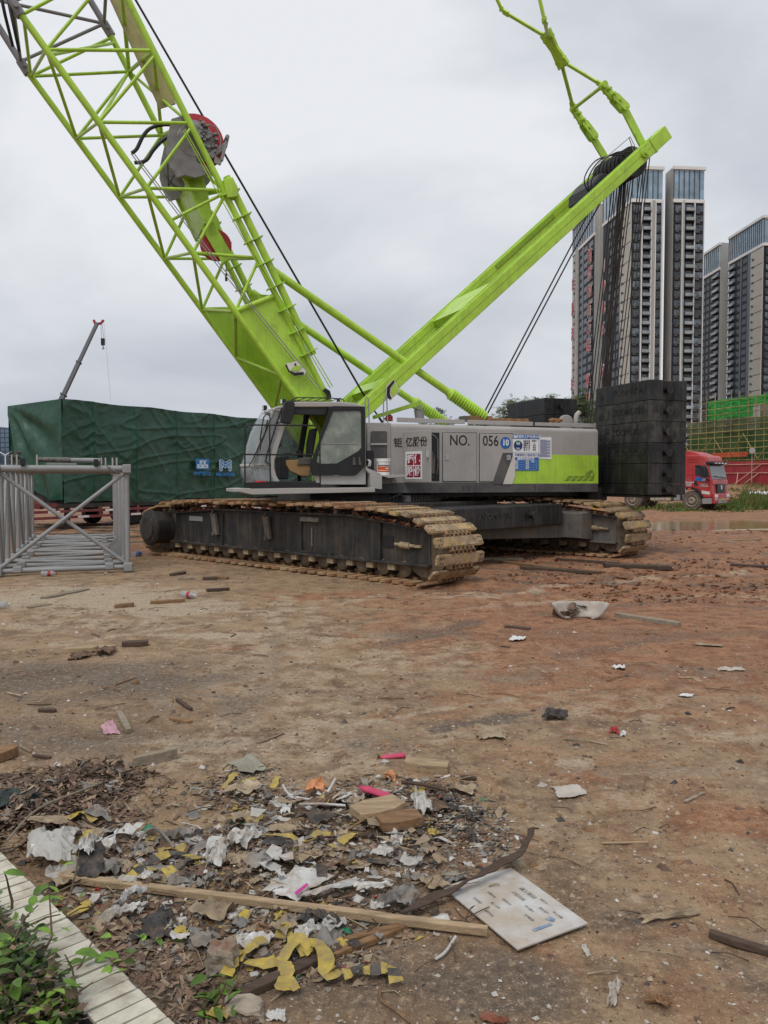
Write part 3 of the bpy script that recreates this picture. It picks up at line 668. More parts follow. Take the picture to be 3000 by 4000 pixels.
# front: windscreen, lower screen and nose band follow the curved outline
outl = [(1070,1597),(1046,1640),(1022,1690),(1006,1740),(994,1790),(985,1812)]
low = [(984,1824),(985,1850),(1000,1884)]
def skin(name, pts, mt, inset=.0, solid=.012):
    q = cmb(); P = [CF.S(x, y, KL) for x, y in pts]
    q.grid(lambda u, v: (lambda k, f: (P[k][0]+(P[k+1][0]-P[k][0])*f - .10*math.sin(math.pi*v), KL+.02+(KF-KL-.04)*v, P[k][1]+(P[k+1][1]-P[k][1])*f))(min(int(u*(len(P)-1)), len(P)-2), u*(len(P)-1)-min(int(u*(len(P)-1)), len(P)-2)), (len(P)-1)*2, 8)
    return q.build(name, mt, cab, solid=solid)
skin('windscreen', outl, 'windshield'); skin('lower_screen', low, 'windshield'); skin('nose_band', [(985,1812),(984,1824)], 'pale_grey', solid=.03)
cpart('side_screen', [[(1070,1600),(1106,1612),(1090,1670),(1066,1740),(1052,1815),(986,1812),(994,1790),(1006,1740),(1022,1690),(1046,1640)]], 'windshield', KL+.02, KL+.03, 0)
cpart('side_screen_low', [[(985,1826),(1053,1826),(1058,1850),(1073,1888),(1002,1886),(987,1852)]], 'windshield', KL+.02, KL+.03, 0)
cpart('nose_side', [[(984,1812),(1054,1814),(1052,1828),(984,1826)]], 'pale_grey', KL, KL+.04)
cpart('screen_seal', [[(1071,1597),(1075,1597),(1011,1740),(990,1812),(985,1812),(1006,1738)]], 'pale_grey', KL, KL+.03, .004)
cpart('far_window', [[(1110,1600),(1240,1600),(1225,1800),(1060,1800)]], 'cab_glass', KF-.03, KF-.02, 0, at=KL)
q = cmb(); q.path([cp(1046,1640,KL-.02), cp(1035,1690,KL-.02), cp(1012,1740,KL-.02), cp(985,1800,KL-.02), cp(972,1820,KL-.02)], .01); q.path([cp(1100,1595,KL-.03), cp(1070,1690,KL-.03), cp(1042,1780,KL-.03), cp(1038,1803,KL-.03), cp(1050,1812,KL-.03)], .014); q.build('wiper_guard', 'black_tube', cab)
q = cmb(); q.path([cp(1017,1760,KL-.06), cp(1018,1700,KL-.06), cp(1030,1630,KL-.06), cp(1040,1618,KL-.06), cp(1052,1622,KL-.06), cp(1056,1640,KL-.06), cp(1020,1730,KL-.06)], .012); q.build('grab_bar', 'black_tube', cab)
# the open door leaf: black frame with a big tinted pane
DO = [(1287,1590),(1303,1586),(1426,1588),(1428,1818),(1392,1856),(1222,1857),(1211,1820),(1250,1715)]
DI = [(1302,1606),(1404,1604),(1412,1612),(1413,1748),(1400,1762),(1318,1810),(1248,1812),(1236,1802),(1254,1724)]
q = cmb()
po_ = [CF.S(x, y, KL-.07) for x, y in DO]; pi_ = [CF.S(x, y, KL-.07) for x, y in DI]
ring = [(0,0),(1,0),(2,1),(2,2),(3,3),(3,4),(4,5),(5,6),(6,7),(7,8)]
for (o1, i1), (o2, i2) in zip(ring, ring[1:]+ring[:1]):
    poly = []
    for k in ([po_[o1], po_[o2]] if o1 != o2 else [po_[o1]]) + ([pi_[i2], pi_[i1]] if i1 != i2 else [pi_[i1]]): poly.append((k[0], KL-.07, k[1]))
    q.prism(poly, (0, .045, 0))
q.build('door_frame', 'black_plastic', cab)
q = cmb(); splate(q, DI, KL-.05, KL-.045, KL-.07); q.build('door_glass', 'door_glass', cab)
q = cmb(); splate(q, [(1252,1731),(1398,1731),(1398,1734),(1252,1734)], KL-.058, KL-.052); q.build('glass_rail', 'steel_grey', cab)
q = cmb(); splate(q, [(1379,1786),(1406,1786),(1412,1816),(1378,1816)], KL-.085, KL-.07); q.build('handle_cup', 'frame_grey', cab); q = cmb(); splate(q, [(1388,1784),(1399,1784),(1401,1814),(1391,1814)], KL-.10, KL-.085); q.build('door_handle', 'black_plastic', cab, bevel=.004)
# seat, console, screen, bag inside
q = cmb(); splate(q, [(1236,1720),(1248,1668),(1262,1668),(1245,1770),(1232,1800)], KL+.35, KL+.75, KL); q.build('backrest', 'interior', cab, bevel=.03)
q = cmb(); splate(q, [(1130,1796),(1200,1794),(1222,1788),(1230,1820),(1222,1862),(1190,1860),(1145,1840),(1131,1815)], KL+.25, KL+.33, KL); splate(q, [(1150,1800),(1215,1800),(1215,1815),(1150,1815)], KL+.33, KL+.75, KL); q.build('seat', 'seat_tan', cab, bevel=.02)
q = cmb(); splate(q, [(1180,1788),(1228,1784),(1228,1815),(1172,1818)], KL+.22, KL+.35, KL); q.build('armrest', 'frame_grey', cab, bevel=.02)
q = cmb(); splate(q, [(1110,1782),(1145,1778),(1142,1872),(1110,1872)], KL+.3, KL+.75, KL); q.build('console', 'interior', cab, bevel=.02)
q = cmb(); splate(q, [(1098,1710),(1119,1738),(1096,1756),(1086,1750)], KL+.35, KL+.4, KL); q.build('screen', 'interior', cab, bevel=.006)
q = cmb(); splate(q, [(1120,1770),(1160,1766),(1158,1774),(1122,1776)], KL+.4, KL+.6, KL); splate(q, [(1175,1760),(1192,1757),(1200,1770),(1186,1774)], KL+.3, KL+.4, KL); q.build('control_lever', 'black_plastic', cab, bevel=.01)
# mirror, lamps, roof rack, badge
q = cmb(); splate(q, [(1112,1570),(1122,1565),(1148,1568),(1153,1576),(1150,1612),(1138,1652),(1130,1656),(1106,1652),(1100,1645),(1102,1612)], KL-.16, KL-.06); q.build('mirror', 'black_plastic', cab, bevel=.02)
q = cmb(); q.path([cp(1100,1596,KL-.08), cp(1108,1592,KL-.1), cp(1116,1590,KL-.1)], .01); q.path([cp(1078,1650,KL-.06), cp(1090,1649,KL-.1), cp(1110,1648,KL-.1)], .012); q.build('mirror_arm', 'black_tube', cab)
for x, y in ((1109,1567), (1036,1592)):
    q = cmb(); splate(q, [(x-7,y-10),(x+8,y-8),(x+8,y+8),(x-6,y+10)], KL-.02, KL+.12); lm_ = q.build('work_lamp', 'black_plastic', cab, bevel=.008)
    q = cmb(); splate(q, [(x-8,y-8),(x-6,y-9),(x-5,y+8),(x-7,y+8)], KL-.012, KL+.11); q.mat(0); q.build('lamp_lens', 'paper_white', cab)
    q = cmb(); q.path([cp(x,y+8,KL+.05), cp(x-2,y+18,KL+.05), cp(x+14,y+22,KL+.05), cp(x+20,y+28,KL+.08)], .008); q.build('lamp_bracket', 'black_tube', cab)
q = cmb()
for l in (KL+.15, KL+.85): q.path([cp(1140,1566,KL)+Vector((0,l-KL,0)), cp(1165,1550,KL)+Vector((0,l-KL,0)), cp(1300,1552,KL)+Vector((0,l-KL,0)), cp(1345,1556,KL)+Vector((0,l-KL,0)), cp(1352,1560,KL)+Vector((0,l-KL,0)), cp(1354,1574,KL)+Vector((0,l-KL,0))], .011)
for x in (1150, 1166, 1200, 1235, 1270, 1305, 1340):
    p = cp(x, 1552 if x > 1160 else 1558, KL); q.tube(p+Vector((0,.15,0)), p+Vector((0,.85,0)), .008)
q.build('roof_guard', 'black_tube', cab)
q = cmb(); q.lathe(cp(1322, 1580, KL+.1), (0,0,1), [(0,.07),(.04,.06),(.06,.035),(.12,.03)], 12); q.tube(cp(1355,1572,KL+.2), cp(1370,1557,KL+.2), .004); q.build('roof_beacon', 'black_plastic', cab)
p = cp(1025, 1819, KL-.004); q = cmb(); put_text(q, 'ZOOMLION', .062, face_M(p, (1,0,.03), (0,0,1)), 1.0, .001, .001); q.build('lettering', 'dark_band', cab)
# walkway with guard rail
WL = 14.08
q = cmb(); splate(q, [(985,1909),(1465,1905),(1465,1922),(985,1932),(937,1921),(915,1922),(915,1909),(960,1907)], WL, KL+.3, WL); q.build('walkway', 'pale_grey', crane, bevel=.006)
q = cmb(); splate(q, [(957,1886),(984,1884),(1250,1886),(1250,1904),(985,1909),(957,1904)], WL+.02, WL+.04, WL); q.build('toe_board', 'black_plastic', crane)
q = cmb(); L_ = WL+.03
for pts in ([(957,1905),(956,1672),(960,1663),(978,1660),(1225,1662),(1240,1668),(1249,1685),(1251,1905)], [(1053,1663),(1054,1780),(1057,1905)], [(957,1775),(1055,1776),(1250,1776)]):
    q.path([cp(x, y, L_) for x, y in pts], .0145, 8)
q.build('guard_rail', 'black_tube', crane)
q = cmb(); splate(q, [(1447,1852),(1493,1855),(1493,1912),(1450,1908)], 14.5, NL, 14.5); splate(q, [(1432,1820),(1440,1830),(1495,1853),(1447,1853),(1434,1838)], 14.52, NL, 14.5); q.build('step_box', 'pale_grey', crane, bevel=.01)
q = cmb(); splate(q, [(1493,1855),(1585,1854),(1585,1863),(1520,1868),(1493,1860)], 14.5, NL, 14.5); q.build('step_tray', 'pale_grey', crane, bevel=.006)
q = cmb(); splate(q, [(1432,1760),(1462,1759),(1462,1835),(1450,1838),(1434,1820)], 14.75, 14.8, 14.75); hs = q.build('hose_panel', 'black_plastic', crane, bevel=.01)
q = cmb()
for k in range(3): q.path([cp(1434+k*3,1795,14.7), cp(1442+k*3,1800,14.68), cp(1440+k*4,1815,14.68), cp(1436+k*4,1822,14.7)], .008)
q.build('hoses', 'paper_white', hs)
for x in (1426, 1498):
    q = cmb(); o = [(x,1655),(x,1560),(x+4,1552),(x+9,1552),(x+13,1560),(x+16,1655)]; q.path([cp(a, y, NL+.25) for a, y in o], .014, 8); q.build('hand_rail', 'steel_grey', crane)
q = cmb(); q.path([cp(1432,1655,NL+.2), cp(1440,1660,NL+.2), cp(1512,1662,NL+.2), cp(1518,1655,NL+.2)], .014, 8); q.build('hand_rail_foot', 'steel_grey', crane)
# things carried on the crane
bk = empty('paint_bucket', CF.W(*[cp(1497,1857,14.72).x, 14.72], cp(1497,1857,14.72).z), 21); tag(bk, 'white plastic pail with orange and red print standing on the crane step', 'bucket')
bz = cp(1497,1857,14.72); rB = .142
q = cmb(); q.lathe(bz, (0,0,1), [(0,.118),(.005,.122),(.27,.138)], 28); q.build('body', 'white_paint', bk)
q = cmb(); q.lathe(bz+Vector((0,0,.268)), (0,0,1), [(0,.144),(.02,.148),(.035,.144),(.05,.15),(.06,.142)], 28); q.build('lid', 'white_paint', bk)
q = cmb()
def wrap(q, z0, z1, t0, t1, r): 
    vs = []; n = 12
    for k in range(n+1):
        t = R(t0+(t1-t0)*k/n); 
        for z in (z0, z1): rr = .1215+.0165*(z/.27)+r; vs.append((bz.x+rr*math.sin(t), bz.y-rr*math.cos(t), bz.z+z))
    q.add(vs, [(2*k, 2*k+2, 2*k+3, 2*k+1) for k in range(n)])
q.mat(0); wrap(q, .105, .175, -75, 60, .001); wrap(q, .065, .095, -75, 60, .001); q.mat(1); wrap(q, .185, .205, -75, 50, .001); q.mat(2); wrap(q, .125, .15, 0, 40, .002)
q.build('print', ['orange_print', 'dark_band', 'paper_white'], bk)
q = cmb(); q.path([bz+Vector((.148*math.cos(t), -.148*math.sin(t)*.35-.03, .29-.11*math.sin(t))) for t in [k*math.pi/10 for k in range(11)]], .004); q.build('handle', 'chrome', bk)
def crumple(name, pts3, mt, amp, label, cat, group=None, n=10, seed=1, solid=.003, zup=None):
    """a bent sheet spanned over four corner points (world), lifted and creased"""
    A, B, C_, D = [Vector(p) for p in pts3]; q = MB()
    cen = (A+B+C_+D)/4
    def f(u, v):
        p = A.lerp(B, u).lerp(D.lerp(C_, u), v); th_ = math.atan2(v-.5, u-.5); p = p + (p-cen)*(.34*noise.noise(Vector((math.cos(th_)*1.6, math.sin(th_)*1.6, seed*1.3))) + .14*noise.noise(Vector((math.cos(th_)*5, math.sin(th_)*5, seed*2.1)))); k = .75*(.5-abs(noise.noise(Vector((u*2.1+seed*7.3, v*2.1, seed))))*1.6) + .45*(.4-abs(noise.noise(Vector((u*4.6+seed*3.1, v*4.6, seed))))*1.4); e_ = 4*min(u, 1-u, .25)*4*min(v, 1-v, .25)
        return p + Vector((.25*amp*noise.noise(Vector((u*4, v*4, seed+5.))), .25*amp*noise.noise(Vector((u*4, v*4, seed+9.))), amp*max(0, k+.12)*.85 + (zup or 0)*e_*.3))
    q.grid(f, n+4, n+4, False); o = q.build(name, mt, solid=min(solid, .0015)); return tag(o, label, cat, group)
mat('red_rag', (.62, .02, .03), .7, var=.2, vs=20)
aR = cp(1015, 1886, 14.2).x
crumple('rag', [CF.W(aR-.08, 14.16, 1.60), CF.W(aR+.12, 14.16, 1.60), CF.W(aR+.12, 14.34, 1.60), CF.W(aR-.08, 14.34, 1.60)], 'red_rag', .12, 'small bright red rag lying on the cab walkway', 'rag', seed=4)
# ---- boom --------------------------------------------------------------------
BN, BF = LC-1.07, LC+1.07
u0, u1 = CF.S(500, 0, BN), CF.S(1273, 1543, BN); d0, d1 = CF.S(54, 18, BN), CF.S(1159, 1549, BN)
def UP(z): return u1[0] + (u0[0]-u1[0])*(z-u1[1])/(u0[1]-u1[1])
def LO(z): return d1[0] + (d0[0]-d1[0])*(z-d1[1])/(d0[1]-d1[1])
zj2 = CF.S(90, 262, BF)[1]; zj1 = CF.S(425, 115, BF)[1]                       # top joint, lower and upper chords
q = cmb(); rU, rL = .062, .062
q.tube((UP(2.45), BN, 2.45), (UP(zj1), BN, zj1), rU, n=14); boom = q.build('boom', 'green_paint', crane); boom['label'] = 'tapered lime green lattice base section of the boom'
def bpart(name, q, mt='green_paint', **k): return q.build(name, mt, boom, **k)
for f_, l, zt in ((UP, BF, zj1), (LO, BN, zj2), (LO, BF, zj2)):
    q = cmb(); q.tube((f_(2.45), l, 2.45), (f_(zt), l, zt), .062, n=14); bpart('chord', q)
def node(which, l, px, py): a, z = CF.S(px, py, l); return Vector((which(z), l, z))
NU = [node(UP, BN, *p) for p in ((591,196),(729,479),(862,742),(990,1006),(1066,1153))]
ND = [node(LO, BN, *p) for p in ((193,196),(398,479),(603,739),(806,992),(936,1218))]
FU = [node(UP, BF, *p) for p in ((506,280),(639,530),(748,768))]; FD = [node(LO, BF, *p) for p in ((139,301),(313,543),(482,772),(633,1009),(790,1210))]
def lin(f_, l, z): return Vector((f_(z), l, z))
FU += [lin(UP, BF, FD[3].z+.12), lin(UP, BF, FD[4].z+.1)]
def brace(p_, q_, r=.031, name='brace', mt='green_paint'): q = cmb(); q.tube(p_, q_, r*.8 if r > .031 else r, n=10, caps=False); bpart(name, q, mt)
for i in range(4): brace(ND[i], NU[i]); brace(NU[i]+(NU[i+1]-NU[i])*.06, ND[i+1])
brace(ND[0], lin(UP, BN, zj1-.05)); brace(lin(LO, BN, zj2-.1), lin(UP, BN, zj1+.0)); brace(NU[2]+(NU[3]-NU[2])*.04, ND[2]+(ND[3]-ND[2])*.5)
for i in range(5):
    brace(FD[i], FU[i]); 
    if i < 4: brace(FD[i+1], FU[i], .04)
brace(FD[0], lin(UP, BF, zj1-.15), .04)
# bottom face zigzag between the lower chords; dark from below
brace(lin(LO, BN, zj2-.15), FD[0]); 
for i in range(5):
    brace(ND[i], FD[i], .038)
    if i < 4: brace(ND[i], FD[i+1], .04)
brace(ND[4], lin(LO, BF, FD[4].z-.95), .045); brace(lin(LO, BN, ND[4].z-1.2), lin(LO, BF, FD[4].z-1.0), .04); brace(lin(LO, BN, ND[4].z-1.2), lin(LO, BF, FD[4].z-2.1), .045)
for i in range(3): brace(NU[i], FU[i], .05); 
brace(lin(UP, BN, zj1-.3), FU[0], .05); brace(NU[0], FU[1], .045); brace(lin(LO, BN, zj2-.7), lin(UP, BF, zj1-.25), .04, 'cross_brace')
brace(NU[3], FU[3], .05); brace(NU[1], FU[0], .038); brace(NU[2], FU[1], .038); brace(ND[1], FU[0], .036, 'cross_brace'); brace(ND[3], FU[3], .035, 'cross_brace')
# plated lower part
for l, tops in ((BN, (ND[4], NU[4])), (BF, (FD[4], FU[4]))):
    q = cmb(); zb = 2.5; q.prism([tops[0], tops[1], (UP(zb), l, zb), (LO(zb), l, zb)], (0, .02, 0)); bpart('web_plate', q)
    q = cmb(); q.tube(tops[0], tops[1], .055, n=10); bpart('plate_edge', q)
    q = cmb(); q.lathe((UP(2.42)*.5+LO(2.42)*.5, l-.12, 2.42), (0,1,0), [(0,.22),(.24,.22)], 20); bpart('foot', q)
q = cmb(); q.prism([(UP(3.3)-.02, BN+.3, 3.3), (UP(5.4), BN+.3, 5.4), (UP(5.4)-.3, BN+.3, 5.4), (UP(3.3)-.3, BN+.3, 3.3)], (0, 1.5, 0)); bpart('back_plate', q)
# guide tube beside the upper chord with its brackets
for l in (BN, BF):
    g0, g1 = CF.S(885, 690, BN), CF.S(1224, 1386, BN)
    q = cmb(); q.tube((g0[0], l, g0[1]), (g1[0], l, g1[1]), .072, n=14); gt = bpart('guide_tube', q)
    for k in range(8):
        q = cmb(); f_ = .08 + k*.128; c = Vector((g0[0]+(g1[0]-g0[0])*f_, l, g0[1]+(g1[1]-g0[1])*f_)); dn = Vector((g1[0]-g0[0], 0, g1[1]-g0[1])).normalized(); pn = Vector((-dn.z, 0, dn.x)) if -dn.z > 0 else Vector((dn.z, 0, -dn.x))
        q.prism([c - pn*.28 - Vector((0,.11,0)), c + pn*.11 - Vector((0,.11,0)), c + pn*.11 + Vector((0,.06,0)), c - pn*.28 + Vector((0,.06,0))], dn*.02); bpart('tube_bracket', q)
    q = cmb(); splate(q, [(868,708),(905,700),(925,740),(925,775),(885,780)], l-.12, l+.12, BN); bpart('tube_stop', q, bevel=.01)
# hydraulic lines on the near face
for k, (pa, pb) in enumerate((((512,600),(1240,1520)), ((524,600),(1252,1518)), ((715,510),(1290,1515)), ((722,505),(1300,1510)))):
    q = cmb(); q.path([cp(*pa, BN-.10), cp((pa[0]+pb[0])/2-6, (pa[1]+pb[1])/2+3, BN-.10), cp(*pb, BN-.10)], .010); bpart('hydraulic_line', q, 'steel_grey' if k < 2 else 'green_paint')
q = cmb(); 
for pts in ([(690,490),(640,487),(590,500),(560,530),(535,580),(515,598)], [(700,510),(640,545),(600,585),(575,622),(550,634),(525,635)]): q.spath([cp(x, y, BN+.2) for x, y in pts], .035, 8)
bpart('hose_loop', q, 'hose')
q = cmb(); q.path([cp(1268,1520,BN-.1), cp(1285,1530,BN-.1), cp(1290,1548,BN-.1), cp(1275,1560,BN-.1)], .03, 8); q.path([cp(1262,1524,BN-.1), cp(1278,1536,BN-.1), cp(1280,1552,BN-.1)], .025, 8); bpart('hose_loop', q, 'hose')
# angle dial
q = cmb(); splate(q, [(1112,1422),(1160,1410),(1196,1450),(1188,1466),(1150,1468),(1125,1450)], BN-.13, BN-.115); dl = bpart('angle_dial', q, 'dial_white')
q = cmb(); splate(q, [(1112,1424),(1119,1423),(1130,1448),(1152,1456),(1186,1453),(1187,1464),(1150,1468),(1126,1452)], BN-.14, BN-.131, BN-.13); splate(q, [(1150,1420),(1156,1419),(1160,1446),(1154,1446)], BN-.14, BN-.131, BN-.13); q.build('dial_scale', 'ink', boom)
q = cmb(); splate(q, [(1152,1430),(1180,1428),(1164,1450),(1132,1446)], BN-.145, BN-.141, BN-.13); q.build('dial_window', 'green_paint', boom)
# winch inside the boom
c = cp(768, 553, BN+.2)
q = cmb(); q.lathe(c, (0,1,0), [(0,.2),(.01,.53),(.04,.535),(.05,.2)], 36); bpart('drum_flange', q, 'red_paint')
q = cmb(); q.lathe(c+Vector((0,.055,0)), (0,1,0), [(0,.36),(1.15,.36),(1.16,.52),(1.19,.52),(1.2,.2)], 36); bpart('winch_drum', q, 'winch_grey')
q = cmb(); q.lathe(c+Vector((-.06,-.10,-.02)), (0,1,0), [(0,.12),(.01,.30),(.06,.40),(.09,.42)], 28); bpart('winch_motor', q, 'winch_grey')
q = cmb(); rs = random.Random(2)
for k in range(30):
    t = rs.uniform(-.7, 1.5); r_ = rs.uniform(.05, .40); s_ = rs.uniform(.012, .035); q.box(c.x+r_*math.cos(t)-s_, c.x+r_*math.cos(t)+s_*1.2, c.y-.12-rs.random()*.06, c.y-.05, c.z+r_*math.sin(t)-s_*.8, c.z+r_*math.sin(t)+s_*.8)
q.path([c+Vector((.2,-.14,.3)), c+Vector((.35,-.14,.27)), c+Vector((.44,-.14,.05)), c+Vector((.42,-.14,-.12))], .012); bpart('valve_block', q, 'winch_grey')
q = cmb(); splate(q, [(668,470),(720,455),(742,480),(736,560),(770,640),(815,660),(800,690),(760,700),(720,690),(690,700),(665,660),(648,600),(652,540)], BN+.12, BN+.18, BN+.2); bpart('winch_side_plate', q, 'winch_grey', bevel=.01)
q = cmb(); splate(q, [(668,470),(720,455),(742,480),(736,560),(770,640),(815,660),(800,690),(760,700),(720,690),(690,700),(665,660),(648,600),(652,540)], BN+1.48, BN+1.54, BN+.2); bpart('winch_side_plate', q, 'winch_grey', bevel=.01)
q = cmb(); splate(q, [(812,600),(876,556),(890,528),(896,535),(888,575),(830,618)], BN+.1, BN+.16); splate(q, [(876,560),(886,572),(872,630),(860,622)], BN+.08, BN+.12); q.tube(cp(889,533,BN+.05), cp(889,533,BN+.05)+Vector((0,1.3,0)), .04, n=10); splate(q, [(840,605),(868,630),(862,645),(836,635)], BN+.1, BN+.14); bpart('rope_guide', q, 'winch_grey', bevel=.006)
q = cmb(); splate(q, [(715,690),(790,660),(815,760),(835,865),(800,870)], BN+.35, BN+.40, BN+.3); bpart('winch_carrier', q); q = cmb(); splate(q, [(715,690),(790,660),(815,760),(835,865),(800,870)], BN+1.6, BN+1.65, BN+.3); bpart('winch_carrier', q)
q = cmb(); q.prism([cp(730,700,BN+.35), cp(800,868,BN+.35), cp(835,860,BN+.35), cp(790,690,BN+.35)], (0,1.3,0)); bpart('carrier_web', q)
c = cp(845, 955, BN+.55); q = cmb(); q.lathe(c, (0,1,0), [(0,.06),(.005,.30),(.02,.31),(.06,.27),(.10,.31),(.115,.30),(.12,.06)], 32); bpart('sheave', q, 'red_paint')
q = cmb(); splate(q, [(782,885),(830,862),(908,1000),(868,1030)], BN+.47, BN+.50, BN+.5); br_ = bpart('sheave_bracket', q)
q = cmb()
for k in range(6): t = k*math.pi/3; q.tube(c+Vector((.07*math.cos(t),-.05,.07*math.sin(t))), c+Vector((.07*math.cos(t),-.085,.07*math.sin(t))), .012, n=6)
bpart('bolt_ring', q, 'green_paint')
q = cmb(); q.tube(cp(883,1035,BN+.5), cp(883,1075,BN+.5), .008); q.tube(cp(883,1070,BN+.5), cp(884,1098,BN+.5), .025, n=8); bpart('limit_switch', q, 'hose')
q = cmb()                                                                       # long box beam carrying the hoist up the back
q.beam(cp(440, -60, BN+.9), cp(655, 415, BN+.9), .34, .06, (0,1,0)); bpart('walkway_grating', q, 'yellowed')
for a_, b_ in (((700,640),(655,735)), ((655,640),(658,735))): q = cmb(); q.tube(cp(*a_, BN+.9), cp(*b_, BN+.9), .01); bpart('rope', q, 'rope')
# next section, grey, pinned on top
q = cmb(); dU = Vector((UP(zj1+1)-UP(zj1), 0, 1)).normalized(); up_ = lin(UP, BN, zj1); 
axd = (dU + Vector((LO(zj2+1)-LO(zj2), 0, 1)).normalized()).normalized(); Ls = 5.6
q.tube(lin(UP, BN, zj1), lin(UP, BN, zj1)+axd*Ls, .065, n=12); jib = q.build('upper_boom_section', 'jib_grey', crane); jib['label'] = 'grey lattice section pinned to the green base section'
S4 = [lin(UP, BN, zj1), lin(UP, BF, zj1), lin(LO, BN, zj2), lin(LO, BF, zj2)]
for s_ in S4[1:]:
    q = cmb(); q.tube(s_, s_+axd*Ls, .065, n=12); q.build('chord', 'jib_grey', jib)
for s_ in S4:
    q = cmb(); q.tube(s_-axd*.14, s_+axd*.14, .09, n=12); q.tube(s_+Vector((0,-.14,0)), s_+Vector((0,.14,0)), .05, n=8); q.build('pin_joint', 'jib_grey', jib)
for k in range(4):
    o_ = axd*(k*1.4+.12); o2 = axd*(k*1.4+1.45)
    for i, j in ((0,1),(2,3),(0,2),(1,3)):
        q = cmb(); q.tube(S4[i]+o_, S4[j]+o_, .034, n=8); q.tube(S4[i]+o_, S4[j]+o2, .034, n=8); q.build('brace', 'jib_grey', jib)
q = cmb(); q.path([cp(30,-10,BN), cp(45,60,BN), cp(60,130,BN), cp(75,200,BN+.3)], .03, 6); q.path([cp(5,-10,BN), cp(20,60,BN), cp(50,180,BN+.5)], .03, 6); q.build('hose_loop', 'hose', jib)
# ---- mast (gantry), backstops, ropes -------------------------------------------
ML, MR = 15.7, 17.7
m0 = Vector(CF.S(1440, 1580, ML)); m1 = Vector(CF.S(2597, 522, ML)); md = (m1-m0).normalized(); mn = Vector((-md.y, md.x))
m0 = m0 - md*.55
def mp_(t, o, l): p = m0 + md*t + mn*o; return Vector((p.x, l, p.y))
ML_ = (m1-m0).length
def mbeam(l, name, par):
    q = cmb(); q.prism([mp_(0,-.16,l-.14), mp_(ML_,-.165,l-.14), mp_(ML_,.165,l-.14), mp_(0,.16,l-.14)], (0,.28,0)); return q.build(name, 'green_paint', par, bevel=.015)
mast = mbeam(ML, 'mast', crane); mast['label'] = 'green twin-beam mast leaning back over the counterweights'
mbeam(MR, 'beam', mast)
for l in (ML, MR):
    q = cmb(); q.prism([mp_(.2,.165,l-.05), mp_(ML_-.4,.165,l-.05), mp_(ML_-.4,.185,l-.05), mp_(.2,.185,l-.05)], (0,.03,0)); q.build('beam_rail', 'green_paint', mast)
    q = cmb(); q.prism([mp_(.1,.005,l-.146), mp_(ML_-.6,.005,l-.146), mp_(ML_-.6,.011,l-.146), mp_(.1,.011,l-.146)], (0,.004,0)); q.build('weld_seam', 'dark_green', mast)
    q = cmb(); q.prism([mp_(ML_-.62,-.18,l-.155), mp_(ML_-.57,-.18,l-.155), mp_(ML_-.57,.18,l-.155), mp_(ML_-.62,.18,l-.155)], (0,.31,0)); q.build('end_band', 'green_paint', mast)
    q = cmb(); q.tube(mp_(ML_-.95,0,l-.2), mp_(ML_-.95,0,l+.2), .10, n=18); q.tube(mp_(ML_-.95,0,l-.26), mp_(ML_-.95,0,l+.26), .05, n=12); q.build('head_pin', 'green_paint', mast)
    q = cmb(); p = mp_(0,0,l); q.lathe(p-Vector((0,.2,0)), (0,1,0), [(0,.2),(.4,.2)], 20); q.build('foot', 'green_paint', mast)
    q = cmb(); q.box(p.x-.3, p.x+.12, l-.19, l-.15, 1.6, p.z+.1); q.build('foot_bracket', 'green_paint', crane)
mat('dark_green', (.24, .40, .03), .6)
for t0, t1 in ((1.0, 1.25), (3.75, 4.6)):
    q = cmb(); q.prism([mp_(t0,.12,ML+.14), mp_(t1,.16,ML+.14), mp_(t1-.25,-.05,ML+.14), mp_(t0,-.05,ML+.14)], (0, MR-ML-.28, 0)); q.build('cross_plate', 'green_paint', mast)
q = cmb(); q.prism([mp_(6.0,.12,MR-.16), mp_(8.2,.12,MR-.16), mp_(8.2,.02,MR-.16), mp_(6.0,.02,MR-.16)], (0,.012,0)); q.build('beam_slot', 'dark_green', mast)
q = cmb(); q.tube(mp_(ML_-.95,0,ML), mp_(ML_-.95,0,MR), .09, n=14); q.build('head_shaft', 'green_paint', mast)
for k in range(8):
    l = ML+.42+k*.155
    q = cmb(); q.lathe(mp_(ML_-.8,-.06,l), (0,1,0), [(0,.08),(.004,.36),(.02,.37),(.05,.32),(.08,.37),(.096,.36),(.10,.08)], 26); q.build('head_sheave', 'winch_dark', mast)
mat('winch_dark', (.035, .035, .036), .55, var=.3, vs=6)
q = cmb(); rs = random.Random(5)
for k in range(3):
    l = ML+.2+k*.1; q.spath([mp_(ML_-2.35+.1*k,-.1,l+.3), mp_(ML_-2.15,.28+.05*k,l+.2), mp_(ML_-1.7,.46+.05*k,l+.1), mp_(ML_-1.2,.40,l+.1), mp_(ML_-.95,.2,l)], .016, 6)
q.build('hose_loop', 'hose', mast)
q = cmb(); q.prism([mp_(ML_-2.3,.0,ML+.5), mp_(ML_-2.1,.2,ML+.5), mp_(ML_-1.7,.26,ML+.5), mp_(ML_-1.5,.1,ML+.5), mp_(ML_-1.9,-.15,ML+.5)], (0,1.0,0)); q.build('sheave_cover', 'winch_dark', mast, bevel=.05)
q = cmb(); q.path([mp_(ML_-.95,.165,ML), mp_(ML_-.9,.5,ML), mp_(ML_-.85,.5,ML+.1), mp_(ML_-.95,.165,ML+.1)], .01); q.path([mp_(ML_-.9,.5,ML), mp_(ML_-1.9,.5,ML+.2)], .01); q.build('head_loop', 'steel_grey', mast)
